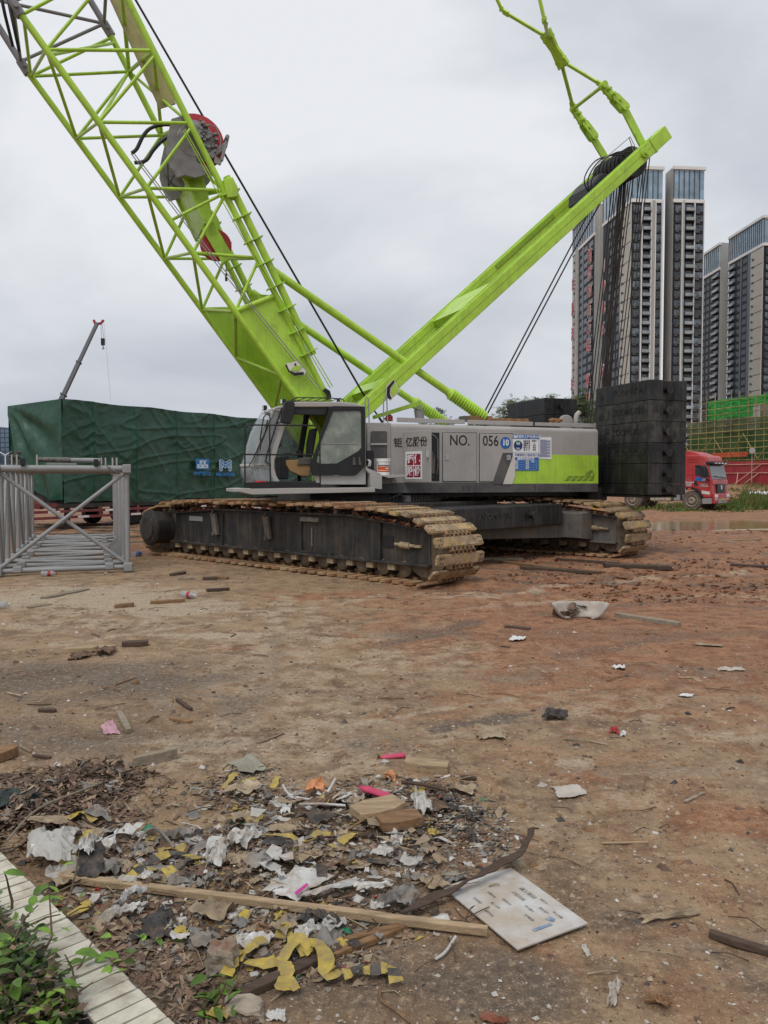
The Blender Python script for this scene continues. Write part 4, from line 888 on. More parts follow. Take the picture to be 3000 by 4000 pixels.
# angle dial on the mast
q = cmb(); splate(q, [(1525,1566),(1508,1545),(1510,1510),(1538,1481),(1560,1530)], ML-.17, ML-.155); q.build('angle_dial', 'dial_white', mast)
q = cmb(); splate(q, [(1520,1560),(1510,1545),(1512,1512),(1537,1484),(1541,1492),(1524,1515),(1522,1540),(1530,1556)], ML-.18, ML-.171, ML-.17); q.build('dial_scale', 'ink', mast)
q = cmb(); splate(q, [(1541,1498),(1555,1528),(1534,1548),(1526,1535),(1530,1512)], ML-.18, ML-.171, ML-.17); q.build('dial_window', 'green_paint', mast)
# mast stop arm on its cylinder
q = cmb(); l = ML+.25; splate(q, [(1464,1622),(1612,1575),(1645,1563),(1648,1595),(1636,1602),(1618,1590),(1466,1636)], l-.08, l+.08); q.build('stop_arm', 'green_paint', crane, bevel=.012)
q = cmb(); q.tube(cp(1637,1592,l-.12), cp(1637,1592,l+.12), .05, n=12); q.tube(cp(1636,1600,l), cp(1640,1640,l), .11, .10, n=14); q.build('stop_cylinder', 'steel_grey', crane)
q = cmb(); q.path([cp(1500,1645,l), cp(1498,1638,l), cp(1515,1630,l), cp(1530,1640,l)], .02); q.lathe(cp(1520,1645,l), (0,0,1), [(0,.08),(.1,.08),(.14,.04)], 12); q.build('lever', 'red_paint', crane)
# boom backstops: struts ending in buffers with ribbed sleeves
for l in (ML, MR):
    s0 = Vector((CF.S(1063,1055,ML)[0], l, CF.S(1063,1055,ML)[1])); s1 = Vector((CF.S(1885,1625,ML)[0], l, CF.S(1885,1625,ML)[1])); dd = (s1-s0).normalized(); Lt = (s1-s0).length
    q = cmb(); q.tube(s0, s0+dd*(Lt-1.0), .08, n=16); bs_ = q.build('backstop', 'green_paint', crane)
    q = cmb(); q.tube(s0+dd*(Lt-1.0), s0+dd*(Lt-.9), .08, .115, n=16); q.build('collar', 'green_paint', bs_)
    q = cmb(); prof = []
    for k in range(15): prof += [(k*.066, .105), (k*.066+.016, .135), (k*.066+.034, .135), (k*.066+.050, .105)]
    q.lathe(s0+dd*(Lt-.92), dd, prof, 18); q.build('buffer_sleeve', 'green_paint', bs_)
    q = cmb(); q.tube(s1-dd*.05, s1+dd*.5, .07, n=10); q.box(s1.x+.1, s1.x+.6, l-.2, l+.2, BZ1-.05, BZ1+.12); q.build('buffer_foot', 'steel_grey', bs_)
# pendant bars from the mast head to the boom head
pa = []
def pend(l, px, py): return cp(px, py, l)
pL, pR = LC-.85, LC+.85
N0, N1_, N2_ = pend(pL, 2516,578), pend(pL, 2440,430), pend(pL, 2355,335)
F0, F1_, F2_ = pend(pR, 2395,668), pend(pR, 2320,545), pend(pR, 2240,425)
C1, C2 = pend(LC, 2190,235), pend(LC, 2143,150)
T1, T2 = pend(pR, 1962,42), pend(pL, 2128,85); T3, T4 = pend(pR, 1925,-40), pend(pL, 2100,-40)
q = cmb()
def plate(q, a_, b_, w_, th):                      # flat link standing in the boom plane
    d_ = (b_-a_).normalized(); n_ = Vector((-d_.z, 0, d_.x)).normalized()*w_/2; e_ = d_*w_*.35
    q.prism([a_-n_, a_-e_-n_*.5, a_-e_+n_*.5, a_+n_, b_+n_, b_+e_+n_*.5, b_+e_-n_*.5, b_-n_], (0, th, 0)); return q
pm = plate(q, N0+Vector((0,-.03,0)), N1_+Vector((0,-.03,0)), .2, .05).build('pendant', 'green_paint', crane); pm['label'] = 'green pendant links and crossed bars rising from the mast head'
def ppart(name, fn, mt='green_paint'): q = cmb(); fn(q); q.build(name, mt, pm, bevel=.006)
ppart('link', lambda q: plate(q, F0+Vector((0,-.03,0)), F1_+Vector((0,-.03,0)), .2, .05))
for A_, B_ in ((N1_, N2_), (F1_, F2_)):
    mA, mB = A_.lerp(B_, .05), A_.lerp(B_, .5)
    ppart('link', lambda q: (plate(q, mA+Vector((0,-.13,0)), mB+Vector((0,-.10,0)), .2, .035), plate(q, mA+Vector((0,.05,0)), mB+Vector((0,.05,0)), .2, .035)))
    ppart('link', lambda q: plate(q, A_.lerp(B_, .55)+Vector((0,-.03,0)), B_+Vector((0,-.03,0)), .2, .06))
    for f_ in (.05, .35, .6, .8): ppart('pin', lambda q: q.tube(A_.lerp(B_, f_)+Vector((0,-.145,0)), A_.lerp(B_, f_)+Vector((0,.13,0)), .035, n=10))
ppart('cross_bar', lambda q: q.tube(N2_, F2_, .045, n=10))
for e_ in (N2_, F2_): ppart('knuckle', lambda q: q.lathe(e_+Vector((0,-.1,0)), (0,1,0), [(0,.085),(.16,.085)], 16))
pw = (C2-C1).normalized()
for a_, b_ in ((N2_, C1), (F2_, C1), (C2, T1), (C2, T2), (T1, T3), (T2, T4)):
    d_ = (b_-a_).normalized(); s_ = d_.cross(Vector((0,0,1))).normalized()
    ppart('bar', lambda q: q.beam(a_, b_, .085, .04, Vector((.55,.1,.83))))
    for f_ in (.08, .92): ppart('bar_eye', lambda q: q.beam(a_.lerp(b_, f_-.06), a_.lerp(b_, f_+.06), .13, .05, Vector((.55,.1,.83))))
def equal(q):
    s_ = Vector((0,1,0)); d_ = pw; n_ = d_.cross(s_).normalized()*.05
    o_ = [C1 - d_*.16 + s_*.2, C1 - d_*.16 - s_*.2, C1.lerp(C2, .5) - s_*.13, C2 + d_*.16 - s_*.2, C2 + d_*.16 + s_*.2, C1.lerp(C2, .5) + s_*.13]
    q.prism([p_-n_*.7 for p_ in o_], n_*1.4)
ppart('equaliser_plate', equal)
for c_ in (C1+Vector((0,.13,0)), C1-Vector((0,.13,0)), C2+Vector((0,.13,0)), C2-Vector((0,.13,0)), C1.lerp(C2, .5)):
    n_ = pw.cross(Vector((0,1,0))).normalized(); ppart('pin', lambda q: q.tube(c_-n_*.05, c_+n_*.05, .045, n=10))
# ropes
def rope(pts, r=.016, mt='rope', name='rope'):
    q = cmb(); q.path(pts, r, 6); o = q.build(name, mt, crane); return o
rope([cp(530,0,LC-.2)+ (cp(530,0,LC-.2)-cp(1440,1575,LC-.2))*.25, cp(1440,1575,LC-.2)], .022)
rope([cp(1440,1575,LC-.2), cp(1500,1655,LC-.2)], .018); rope([cp(1464,1606,LC), cp(1500,1665,LC)], .016)
rope([cp(1888,1618,LC), cp(2205,1010,LC), cp(2400,640,LC)], .018); rope([cp(1903,1618,LC+.1), cp(2225,1010,LC+.1), cp(2440,620,LC+.1)], .018)
hd = mp_(ML_-1.05, -.2, LC); ft = cp(2300, 1640, LC)
k = 0
for l, x0, y0, x1, y1 in [(15.95,2562,655,2440,1490),(16.05,2551,655,2425,1490),(16.15,2540,660,2412,1490),(16.25,2528,665,2400,1490),(16.5,2478,690,2372,1500),(16.6,2467,700,2362,1500),(16.7,2455,705,2352,1505),(16.8,2443,710,2342,1505),
                          (17.05,2400,760,2322,1640),(17.15,2390,765,2308,1640),(17.25,2378,770,2296,1640),(17.35,2367,775,2285,1640)]:
    rope([mp_(ML_-.8,-.06,l)+Vector((.33,0,.1)), cp(x1, y1, l), Vector((12.08, l, 1.9))], .0135, 'rope' if k % 3 else 'rope_brown'); k += 1
for l, x0, y0, x1, y1 in [(16.55,2470,900,2378,1495),(16.62,2462,960,2385,1495),(16.7,2450,900,2368,1495),(16.78,2445,980,2360,1495)]:
    rope([mp_(ML_-.8,-.06,l)+Vector((.1,0,-.25)), cp(x1, y1, l), Vector((12.0, l, 1.9))], .024, 'rope_brown')
q = cmb(); p = Vector((12.0, LC-.85, 1.95)); 
for i in range(8): q.lathe(p+Vector((0,.2*i,0)), (0,1,0), [(0,.1),(.01,.3),(.04,.26),(.07,.3),(.08,.1)], 20)
q.box(11.0, 12.2, 15.62, 17.78, 1.45, 1.9); q.build('lower_sheave_block', 'winch_dark', crane)
# ---- counterweights: each slab is a casting of its own --------------------------------
zs = [3.80, 3.364, 2.917, 2.468, 2.024, 1.588, 1.35]
q = cmb(); q.box(11.30, 12.2, 13.9, 19.5, 1.29, 1.345); tray = q.build('counterweight_tray', 'black_iron', crane, bevel=.02)
q = cmb(); q.box(10.9, 11.4, 15.3, 18.1, 1.2, 1.5); q.build('tray_hanger', 'black_iron', crane)
place = ['topmost', 'second from the top', 'third from the top', 'fourth from the top', 'fifth from the top', 'lowest']
def slab(i, l0, l1, near):
    z1, z0 = zs[i]-.003, zs[i+1]+.003; a0, a1 = 11.28, 12.28
    e = empty('counterweight_slab', CF.W((a0+a1)/2, (l0+l1)/2, z0), 21.0); mt = 'black_iron_dusty' if (near and i in (1, 2)) else 'black_iron'
    out_, inn = (l0, l1) if near else (l1, l0)
    sg = 1 if near else -1
    pl = [(a0, inn), (a0, out_+sg*.04), (a0+.06, out_+.0), (a0+.33, out_), (a0+.38, out_+sg*.10), (a0+.60, out_+sg*.10), (a0+.66, out_), (a1-.04, out_), (a1, out_+sg*.05), (a1, inn)]
    q = cmb(); q.prism([(a, l, z0) for a, l in pl], (0, 0, z1-z0)); q.build('casting', mt, e, bevel=.011)
    q = cmb(); zc = z0+(z1-z0)*.52; 
    if near: q.tube((a0+.49, out_+.11, zc), (a0+.49, out_-.03, zc), .055, n=14); q.tube((a0+.49, out_-.02, zc), (a0+.49, out_-.045, zc), .085, n=16)
    else: q.tube((a0+.49, inn+.0, zc), (a0+.49, inn-.10, zc), .055, n=14); q.tube((a0+.49, inn-.09, zc), (a0+.49, inn-.115, zc), .085, n=16)
    q.build('lug', mt, e)
    if near and i < 4:
        q = cmb(); put_text(q, 'ZOOMLION', .2, face_M((a0-.004, l0+.72, zc+.02), (0,-1,0), (0,0,1)), 1.05, .006); q.build('lettering', 'black_iron_dusty' if i not in (1,2) else 'black_iron', e)
        q = cmb(); put_text(q, '65', .17, face_M((a0-.004, l1-.22, zc-.05), (0,-1,0), (0,0,1)), 1, .006); q.build('lettering', 'black_iron_dusty', e)
    if near: tag(e, f'{place[i]} black cast slab of the near counterweight stack' + (', dusty and scuffed' if i in (1,2) else ''), 'counterweight', 'counterweight slabs')
    else: tag(e, place[i] + ' black cast slab of the far counterweight stack behind the crane roof', 'counterweight', 'counterweight slabs')
for i in range(6): slab(i, 13.7, 15.6, True)
for i in range(6): slab(i, 17.8, 19.7, False)
# ------------------------------------------------------------------ grey lattice section on the ground
A_ = G(500, 2233); dep = Vector((-.345, .938, 0)).normalized(); lat = Vector((dep.y, -dep.x, 0))
LM = Matrix(((lat.x, dep.x, 0, A_.x), (lat.y, dep.y, 0, A_.y), (0,0,1,0), (0,0,0,1)))     # x = right, y = away, z up; origin = near right bottom corner
LW, LH, LL = 2.16, 1.88, 8.8; r0 = .062
ls = empty('lattice_section', LM @ Vector((-LW/2, LL/2, 0)), math.degrees(math.atan2(lat.y, lat.x)))
tag(ls, 'grey tubular lattice boom section lying on the ground left of the crane', 'lattice section')
def lp_(name, fn, mt='lattice_grey', **k): q = MB(LM); fn(q); return q.build(name, mt, ls, **k)
for x in (0, -LW):
    for z in (.09, LH): lp_('chord', lambda q: q.tube((x, 0, z), (x, LL, z), .055, n=12))
for x in (0, -LW):
    for z in (.09, LH):
        for y in (-.02, LL+.02): lp_('end_fork', lambda q: (q.box(x-.075, x+.075, y-.10, y+.08, z-.08, z+.08)), bevel=.02)
rows_ = [0, .85, 1.9, 3.1, 4.3, 5.5, 6.7, 7.8, LL]
for i, y in enumerate(rows_):
    for x in (0, -LW): lp_('post', lambda q: q.tube((x, y, .09), (x, y, LH), .045, n=10))
    lp_('cross_tube', lambda q: q.tube((0, y, .09), (-LW, y, .09), r0*.65 if i else .045, n=10))
    lp_('cross_tube', lambda q: q.tube((0, y, LH), (-LW, y, LH), .04 if i else .06, n=10))
    if i < len(rows_)-1:
        y2 = rows_[i+1]
        lp_('diagonal', lambda q: q.tube((0, y, .09), (-LW, y2, .09), .034, n=8) if i % 2 else q.tube((-LW, y, .09), (0, y2, .09), .034, n=8))
        for x in (0, -LW): lp_('diagonal', lambda q: q.tube((x, y, .09), (x, y2, LH), .032, n=8) if i % 2 else q.tube((x, y, LH), (x, y2, .09), .032, n=8))
        for x in (-.32, -LW+.32): lp_('saddle', lambda q: q.box(x-.07, x+.07, y-.075, y+.075, .06, .17), bevel=.015)
for sx in ((0, -LW), (-LW, 0)): lp_('end_brace', lambda q: q.tube((sx[0]-(.04 if sx[0] == 0 else -.06), -.01 + (.05 if sx[0] else 0), LH-.08), (sx[1]+(.06 if sx[1] else -.04), -.01 + (.05 if sx[0] else 0), .16), .035, n=10))
for y in (1.4, 2.5, 3.7): lp_('gusset', lambda q: q.prism([(-.05, y, .15), (-.32, y, .15), (-.05, y, .42)], (0,.02,0)))
# pendant strut stored on top
lp_('stored_strut', lambda q: (q.tube((-1.52, .25, LH+.16), (-.62, .25, LH+.155), .04, n=10), q.tube((-.75, .25, LH+.155), (-.45, .25, LH+.15), .045, n=10)), 'lattice_grey')
lp_('strut_sleeve', lambda q: q.tube((-1.5, .25, LH+.16), (-.95, .25, LH+.16), .047, n=10), 'greased')
mat('greased', (.09, .085, .075), .6, var=.7, vs=14, dirt=(.3, .28, .25), da=.6, ds=9)
lp_('strut_bed', lambda q: q.box(-1.35, -.85, .05, .2, LH+.07, LH+.10))
for x in (-1.72, -.52): lp_('clamp', lambda q: (q.box(x-.04, x+.04, -.1, .1, LH+.06, LH+.17)), 'black_plastic')
for x in (-1.82, -1.9, -1.5, -.43, -.36, -.24, -.17): lp_('fork_plate', lambda q: q.box(x-.012, x+.012, .0, .14, LH+.05, LH+.24 if x < -.5 else LH+.20), 'pale_grey')
lp_('chain_clump', lambda q: [q.lathe((-1.86+random.Random(k).uniform(-.09,.09), .05, LH+.10+random.Random(k+50).uniform(0,.18)), (random.Random(k+9).uniform(-1,1),1,.4), [(-.02,.03),(.02,.03)], 8) for k in range(12)], 'greased')
lp_('rope_sling', lambda q: q.path([(-.42, .1, LH+.1), (-.3, -.08, LH+.02), (-.2, -.1, LH-.06), (-.13, -.06, LH-.08)], .018), 'greased')

# ------------------------------------------------------------------ trailer under a green tarpaulin
mat('tarp', (.0135, .066, .04), .36, var=.14, vs=1.2, dirt=(.05, .13, .09), da=.35, ds=1.5, spec=.45, bump=.12, bs=9)
TZ1, TZ0 = 4.32, .88
K0 = AT(241, 1559, 26.2); tu = Vector((.5, .866, 0)); tv = Vector((-.866, .5, 0)); TL, TW = 16.0, 2.8
TT = Matrix(((tu.x, tv.x, 0, K0.x), (tu.y, tv.y, 0, K0.y), (0,0,1,0), (0,0,0,1)))
tarp = None
q = MB(TT)
seams = [1.2, 3.05, 5.1, 7.2, 9.2, 11.0, 13.2]
def ridge(x, y, z): return 1-abs(noise.noise(Vector((x, y, z))))*2.2
def foldy(s, h):                                  # s along the sheet, h = 0 top .. 1 bottom
    k = min(range(len(seams)), key=lambda k: abs(s-seams[k])); d = s-seams[k]
    w_ = .055*math.exp(-(d/.09)**2) - .03*math.exp(-((abs(d)-.28)/.16)**2)
    w_ += .10*noise.noise(Vector((s*.55, h*1.1, 2.0)))*min(1, h*3)
    tilt = math.copysign(1, d)*max(0, 1-abs(d)/1.1)           # creases run up and away from each seam
    hh = h*5.2 - abs(d)*1.5*tilt*math.copysign(1, d) + .8*noise.noise(Vector((s*.5, h*1.2, 9)))
    a_ = (.25 + .75*math.exp(-abs(d)/.38)) * max(0, .5+1.1*noise.noise(Vector((s*.6, h*2.2, 14))))
    w_ += .10*a_*max(0, ridge(s*.28, hh*1.5, 5.5))**4 + .035*max(0, ridge(s*.3, h*6+s*.2, 8.2))**6 + .03*max(0, ridge(s*.9-h*2.5, h*1.2, 3.3))**6
    w_ += .022*noise.fractal(Vector((s*2.5, h*8, 7)), 1, 2, 3)
    return w_
def side(u, v):
    s = u*TL; h = 1-v; low = TZ0 + .05*math.sin(s*1.3) + .04*noise.noise(Vector((s*2, 0, 0)))
    z = low + (TZ1 + .02*math.sin(s*2.0) - low)*v
    return (s, -foldy(s, h) - .03*h, z)
q.grid(side, 300, 100)
def endf(u, v):
    s = u*TW; h = 1-v; w_ = .10*noise.noise(Vector((s*.9, h*2, 31)))*h
    t = math.hypot((TW-s), h*2.6); ang = math.atan2(h*2.6, TW-s+.02)
    w_ += .085*math.sin(ang*11+noise.noise(Vector((s, h*2, 8)))*1.5)*min(1, t*.8)*min(1, h*4)*sst(0, .5, s)
    w_ += .02*noise.fractal(Vector((s*2.5, h*6, 17)), 1, 2, 3)
    top = TZ1 - .11*(s/TW); low = TZ0 + .1 + .45*sst(.4, 2.2, s) + .06*noise.noise(Vector((s*3, 0, 5)))
    return (-w_ - .02, s, low + (top-low)*v)
q.grid(endf, 90, 90)
q.grid(lambda u, v: (u*TL, v*TW, TZ1 + .02*math.sin(u*TL*2.0)*(1-v) - v*.11 + .06*noise.noise(Vector((u*9, v*3, 3)))*math.sin(math.pi*v)*math.sin(math.pi*u)), 40, 10)
q.grid(lambda u, v: (TL, u*TW, TZ0 + (TZ1-TZ0)*v), 2, 2); q.grid(lambda u, v: (u*TL, TW, TZ0 + (TZ1-.11-TZ0)*v), 2, 2)
tarp = q.build('tarpaulin', 'tarp'); tag(tarp, 'dark green tarpaulin wrapped over a tall boxy load on the trailer', 'tarpaulin')
for s in seams:
    q = MB(TT); q.path([(s + .0, -foldy(s, h/14) - .03*h/14 - .012, TZ1-.03-(TZ1-TZ0-.1)*h/14) for h in range(15)], .012, 5)
    q.build('seam', 'tarp', tarp)
mat('print_blue', (.02, .19, .48), .5); mat('print_white', (.62, .74, .82), .5)
def tp(px, py): a = TF.S(px, py, TLAT); return a
TF = Frame(60.0); TLAT = Vector(K0).dot(TF.l); TA0 = Vector(K0).dot(TF.a)
def tq(px, py, off=.16): a, z = TF.S(px, py, TLAT); return (a-TA0, -foldy(a-TA0, .7)-off, z)
def tpoly(q, pts, off): q.prism([tq(x, y, off) for x, y in pts], (0, -.003, 0))
# the two printed emblems and their lettering
a = tq(779, 1813); aw = (tq(806, 1813)[0]-tq(753, 1813)[0]); ah = .42
q = MB(TT); q.mat(0); q.box(a[0]-aw/2, a[0]+aw/2, a[1], a[1]+.004, a[2]-ah/2, a[2]+ah/2)
q.mat(1)
for x0, x1, z0, z1 in ((-.22,.22,.02,.36), (-.40,.40,-.38,-.02), (-.12,.30,.26,.36)): q.box(a[0]+x0*aw, a[0]+x1*aw, a[1]-.005, a[1]-.001, a[2]+z0*ah, a[2]+z1*ah)
q.mat(0)
for x0, x1, z0, z1 in ((-.05,.05,-.05,.22), (-.25,-.1,-.25,-.14), (.1,.25,-.25,-.14)): q.box(a[0]+x0*aw, a[0]+x1*aw, a[1]-.009, a[1]-.006, a[2]+z0*ah, a[2]+z1*ah)
q.build('emblem', ['print_blue', 'print_white'], tarp)
q = MB(TT); m0_ = tq(865, 1818); mw_ = tq(890, 1818)[0]-tq(842, 1818)[0]
pts = {'a':(-2,1.6),'b':(-1.5,2.1),'c':(0,1.1),'d':(1.5,2.1),'e':(2,1.6),'f':(2,-1.6),'g':(1.5,-2.1),'h':(1,-1.7),'i':(1,-.4),'j':(0,-1.0),'k':(-1,-.4),'l':(-1,-1.7),'m':(-1.5,-2.1),'n':(-2,-1.6)}
def mp2(p): return (m0_[0]+p[0]*mw_/4, m0_[1], m0_[2]+p[1]*.115)
q.mat(0); q.prism([mp2(pts[k_]) for k_ in 'abcdefghijklmn'], (0,-.003,0))
q.mat(1); segs = [(pts[x], pts[y]) for x, y in zip('abcdefghijklmn', 'bcdefghijklmna')]
segs += [((-2,1.6),(-1.5,1.1)),((-1.5,1.1),(0,.1)),((0,.1),(1.5,1.1)),((1.5,1.1),(2,1.6)),((-1.5,1.1),(-1.5,-2.1)),((1.5,1.1),(1.5,-2.1)),((-2,.5),(-1.5,0)),((2,.5),(1.5,0)),((-2,-.5),(-1.5,-1)),((2,-.5),(1.5,-1)),((-1.5,0),(0,-1)),((1.5,0),(0,-1)),((-.75,1.6),(-.75,-.4)),((.75,1.6),(.75,-.4)),((0,.1),(0,-1)),((-1.5,-1),(-1,-.6)),((1.5,-1),(1,-.6))]
for x, y in segs: q.beam(Vector(mp2(x))+Vector((0,-.008,0)), Vector(mp2(y))+Vector((0,-.008,0)), .022, .004, (0,1,0))
q.build('emblem', ['print_blue', 'print_white'], tarp)
def fit_text(s_, x0, x1, y, size):
    vs, fs, me = textmesh(s_, size); bpy.data.meshes.remove(me); w0 = max(v.x for v in vs)-min(v.x for v in vs)
    q = MB(TT); put_text(q, s_, size, face_M(tq((x0+x1)/2, y), (1,0,0), (0,0,1)), (tq(x1, y)[0]-tq(x0, y)[0])/w0, .002, .008); q.build('lettering', 'print_blue', tarp)
fit_text('中建科工', 744, 814, 1851, .17); fit_text('ME-HOUSE', 829, 902, 1854, .17)
# low-bed trailer
tr = empty('flatbed_trailer', TT @ Vector((TL/2, TW/2, 0)), 60); tag(tr, 'dark red low-bed trailer with white reflective stripes under the tarpaulin', 'trailer')
mat('trailer_red', (.20, .035, .04), .6, var=.2, vs=3, dirt=(.2, .14, .1), da=.6, ds=2)
def trp(name, fn, mt='trailer_red', **k): q = MB(TT); fn(q); return q.build(name, mt, tr, **k)
trp('bed', lambda q: (q.box(-.3, TL+.3, -.02, TW+.02, .72, .87)), 'frame_black'); 
for z in (.38, .58): trp('side_rail', lambda q: q.box(-2.2, TL+.3, -.08, .0, z, z+.085))
trp('front_beam', lambda q: q.box(-2.3, -2.15, -.05, TW+.05, .35, .95)); trp('headboard', lambda q: q.box(-.9, -.75, .0, TW, .72, 1.05)); trp('side_rail', lambda q: q.box(-2.2, -.3, -.08, .0, .78, .90))
for k in range(9): trp('side_post', lambda q: q.box(-2.0+k*1.7, -1.9+k*1.7, -.07, .01, .38, .74))
for k in range(12):
    z = .58 if k % 2 else .39; trp('reflector', lambda q: q.box(-1.8+k*1.15, -1.35+k*1.15, -.09, -.082, z, z+.07), 'paper_white')
for k in range(5):
    for y in (.35, TW-.35): trp('wheel', lambda q: q.lathe((3.2+k*1.3, y-.15, .42), (0,1,0), [(0,.2),(.01,.36),(.05,.42),(.25,.42),(.29,.36),(.3,.2)], 20), 'black_plastic')
trp('landing_leg', lambda q: (q.box(.2, .34, .1, .24, 0, .74), q.box(.2, .34, TW-.24, TW-.1, 0, .74), q.box(.05,.5,.05,.3,0,.03)), 'frame_black')
trp('load_frame', lambda q: q.box(.15, TL-.2, .15, TW-.15, .87, TZ1-.2), 'frame_black')
# boards stacked on the ground before the trailer
mat('old_board', (.20, .14, .095), .9, var=.35, vs=3, dirt=(.33, .24, .16), da=.7, ds=5, bump=.4, bs=30, rnd=.25)
rs = random.Random(21)
ordn = ['farthest', 'second farthest', 'third farthest', 'middle', 'third nearest', 'second nearest', 'nearest']
for k in range(7):
    px, py = 250+45*((k*3) % 7), 2050+k*12; c_ = G(px, py); L_ = 2.2+.35*((k*5) % 4); an = R(rs.uniform(-6, 12)); d_ = Vector((math.cos(an), math.sin(an), 0))
    q = MB(); q.beam(c_-d_*L_/2+Vector((0,0,.035)), c_+d_*L_/2+Vector((0,0,.035)), rs.uniform(.22, .34), .045); o = q.build('board', 'old_board', bevel=.004)
    tag(o, f'{ordn[k]} of the seven weathered boards between lattice section and trailer', 'board', 'boards behind the lattice section')
# ------------------------------------------------------------------ distant telescopic crane
mcr = AT(238, 1565, 136); tcr = AT(380, 1262, 142)
mc = empty('mobile_crane', Vector((mcr.x-1.5, mcr.y, 0)), 0); tag(mc, 'distant mobile crane with dark telescopic boom raised behind the green tarpaulin', 'crane')
mat('far_boom', (.055, .062, .075), .5, var=.1); mat('far_red', (.35, .03, .05), .5)
dB = (tcr-mcr).normalized(); foot_ = mcr - dB*((mcr.z-2.6)/dB.z)
def mcp(name, fn, mt): q = MB(); fn(q); return q.build(name, mt, mc)
Lb = (tcr-foot_).length
for k, (f0, f1, w_) in enumerate(((0, .5, .62), (.5, .72, .54), (.72, 1.0, .46))): mcp('boom_stage', lambda q: q.beam(foot_+dB*Lb*f0, foot_+dB*Lb*f1, w_*1.15, w_*1.15, (0,1,0)), 'far_boom')
for f_ in (.5, .72): mcp('boom_collar', lambda q: q.beam(foot_+dB*Lb*f_, foot_+dB*(Lb*f_+.2), .98 if f_ < .6 else .85, .98 if f_ < .6 else .85, (0,1,0)), 'far_boom')
mcp('boom_head', lambda q: (q.beam(tcr-Vector((.35,0,.1)), tcr+Vector((.6,0,-.1)), .4, .35), q.beam(tcr+Vector((.5,0,-.2)), tcr+Vector((1.15,0,.55)), .4, .3), q.beam(tcr+Vector((-.4,0,-.1)), tcr+Vector((-.6,0,.55)), .4, .35)), 'far_red')
hk = tcr+Vector((.95,0,-3.1))
for dx in (-.22, .2): mcp('rope', lambda q: q.tube(tcr+Vector((.75+dx*.5,0,-.2)), hk+Vector((dx,0,.4)), .03), 'rope')
mcp('hook_block', lambda q: (q.box(hk.x-.3, hk.x+.3, hk.y-.2, hk.y+.2, hk.z-.8, hk.z+.4), q.path([hk+Vector((0,0,-.8)), hk+Vector((0,0,-1.1)), hk+Vector((.18,0,-1.3)), hk+Vector((0,0,-1.5)), hk+Vector((-.15,0,-1.35))], .09)), 'black_plastic')
mcp('whip_line', lambda q: q.tube(tcr+Vector((1.15,0,.4)), tcr+Vector((2.2,0,-13.6)), .02), 'steel_grey')
mcp('carrier', lambda q: (q.box(foot_.x-2, foot_.x+9, foot_.y-1.3, foot_.y+1.3, .9, 1.6), q.box(foot_.x-1, foot_.x+2.5, foot_.y-1, foot_.y+1, 1.6, 3.0), q.box(foot_.x+7, foot_.x+9, foot_.y-1.2, foot_.y+1.2, 1.6, 2.9)), 'far_red')
for k in range(4):
    for s_ in (-1.2, .85): mcp('wheel', lambda q: q.lathe((foot_.x-.5+k*2.7, foot_.y+s_, .6), (0,1,0), [(0,.3),(.01,.55),(.06,.6),(.3,.6),(.34,.55),(.35,.3)], 18), 'black_plastic')
# street lamp and glass office block at the far left
c_ = AT(21, 1800, 190); sl = empty('street_lamp', (c_.x, c_.y, 0)); tag(sl, 'small white two-armed street lamp before the glass office block', 'street lamp')
zt = AT(21, 1775, 190).z
q = MB(); q.tube((c_.x, c_.y, 0), (c_.x, c_.y, zt), .18, .13, 8); q.build('pole', 'white_paint', sl)
for s_ in (-1, 1):
    q = MB(); q.path([(c_.x, c_.y, zt-.2), (c_.x+.5*s_, c_.y, zt+.15), (c_.x+1.05*s_, c_.y, zt+.4)], .1); q.build('arm', 'white_paint', sl)
    q = MB(); q.lathe((c_.x+1.0*s_, c_.y, zt+.4), (s_, 0, .25), [(0,.06),(.1,.14),(.45,.12),(.55,.04)], 10); q.build('lamp_head', 'white_paint', sl)
mat('office_glass', (.13, .22, .33), .12, var=.35, vs=.06, spec=.7); mat('office_dark', (.05, .08, .13), .3, var=.2, vs=.1)
ob = empty('office_block', AT(-60, 1870, 330).xy.to_3d(), 0); tag(ob, 'blue glass office block with curved roof line at the left edge', 'building')
cx, cy = ob.location.x, ob.location.y; zr = AT(20, 1668, 330).z; hw = AT(40, 1800, 330).x - cx
q = MB(); q.box(cx-hw, cx+hw, cy, cy+25, 0, zr-.2); q.build('core', 'office_dark', ob)
for i in range(11):
    for j in range(8):
        q = MB(); x0 = cx-hw+hw*2*i/11; x1 = cx-hw+hw*2*(i+1)/11; z0 = zr-.6-(j+1)*(zr*.085); q.box(x0+.18, x1-.18, cy-.15, cy-.02, z0+.2, z0+zr*.085-.15); q.build('pane', 'office_glass' if j < 6 else 'office_dark', ob)
q = MB(); q.prism([(cx-hw, cy-.4, zr-.6), (cx+hw, cy-.4, zr-.6), (cx+hw, cy-.4, zr-.3), (cx, cy-.4, zr+.7), (cx-hw, cy-.4, zr+.4)], (0,25,0)); q.build('roof', 'office_glass', ob)
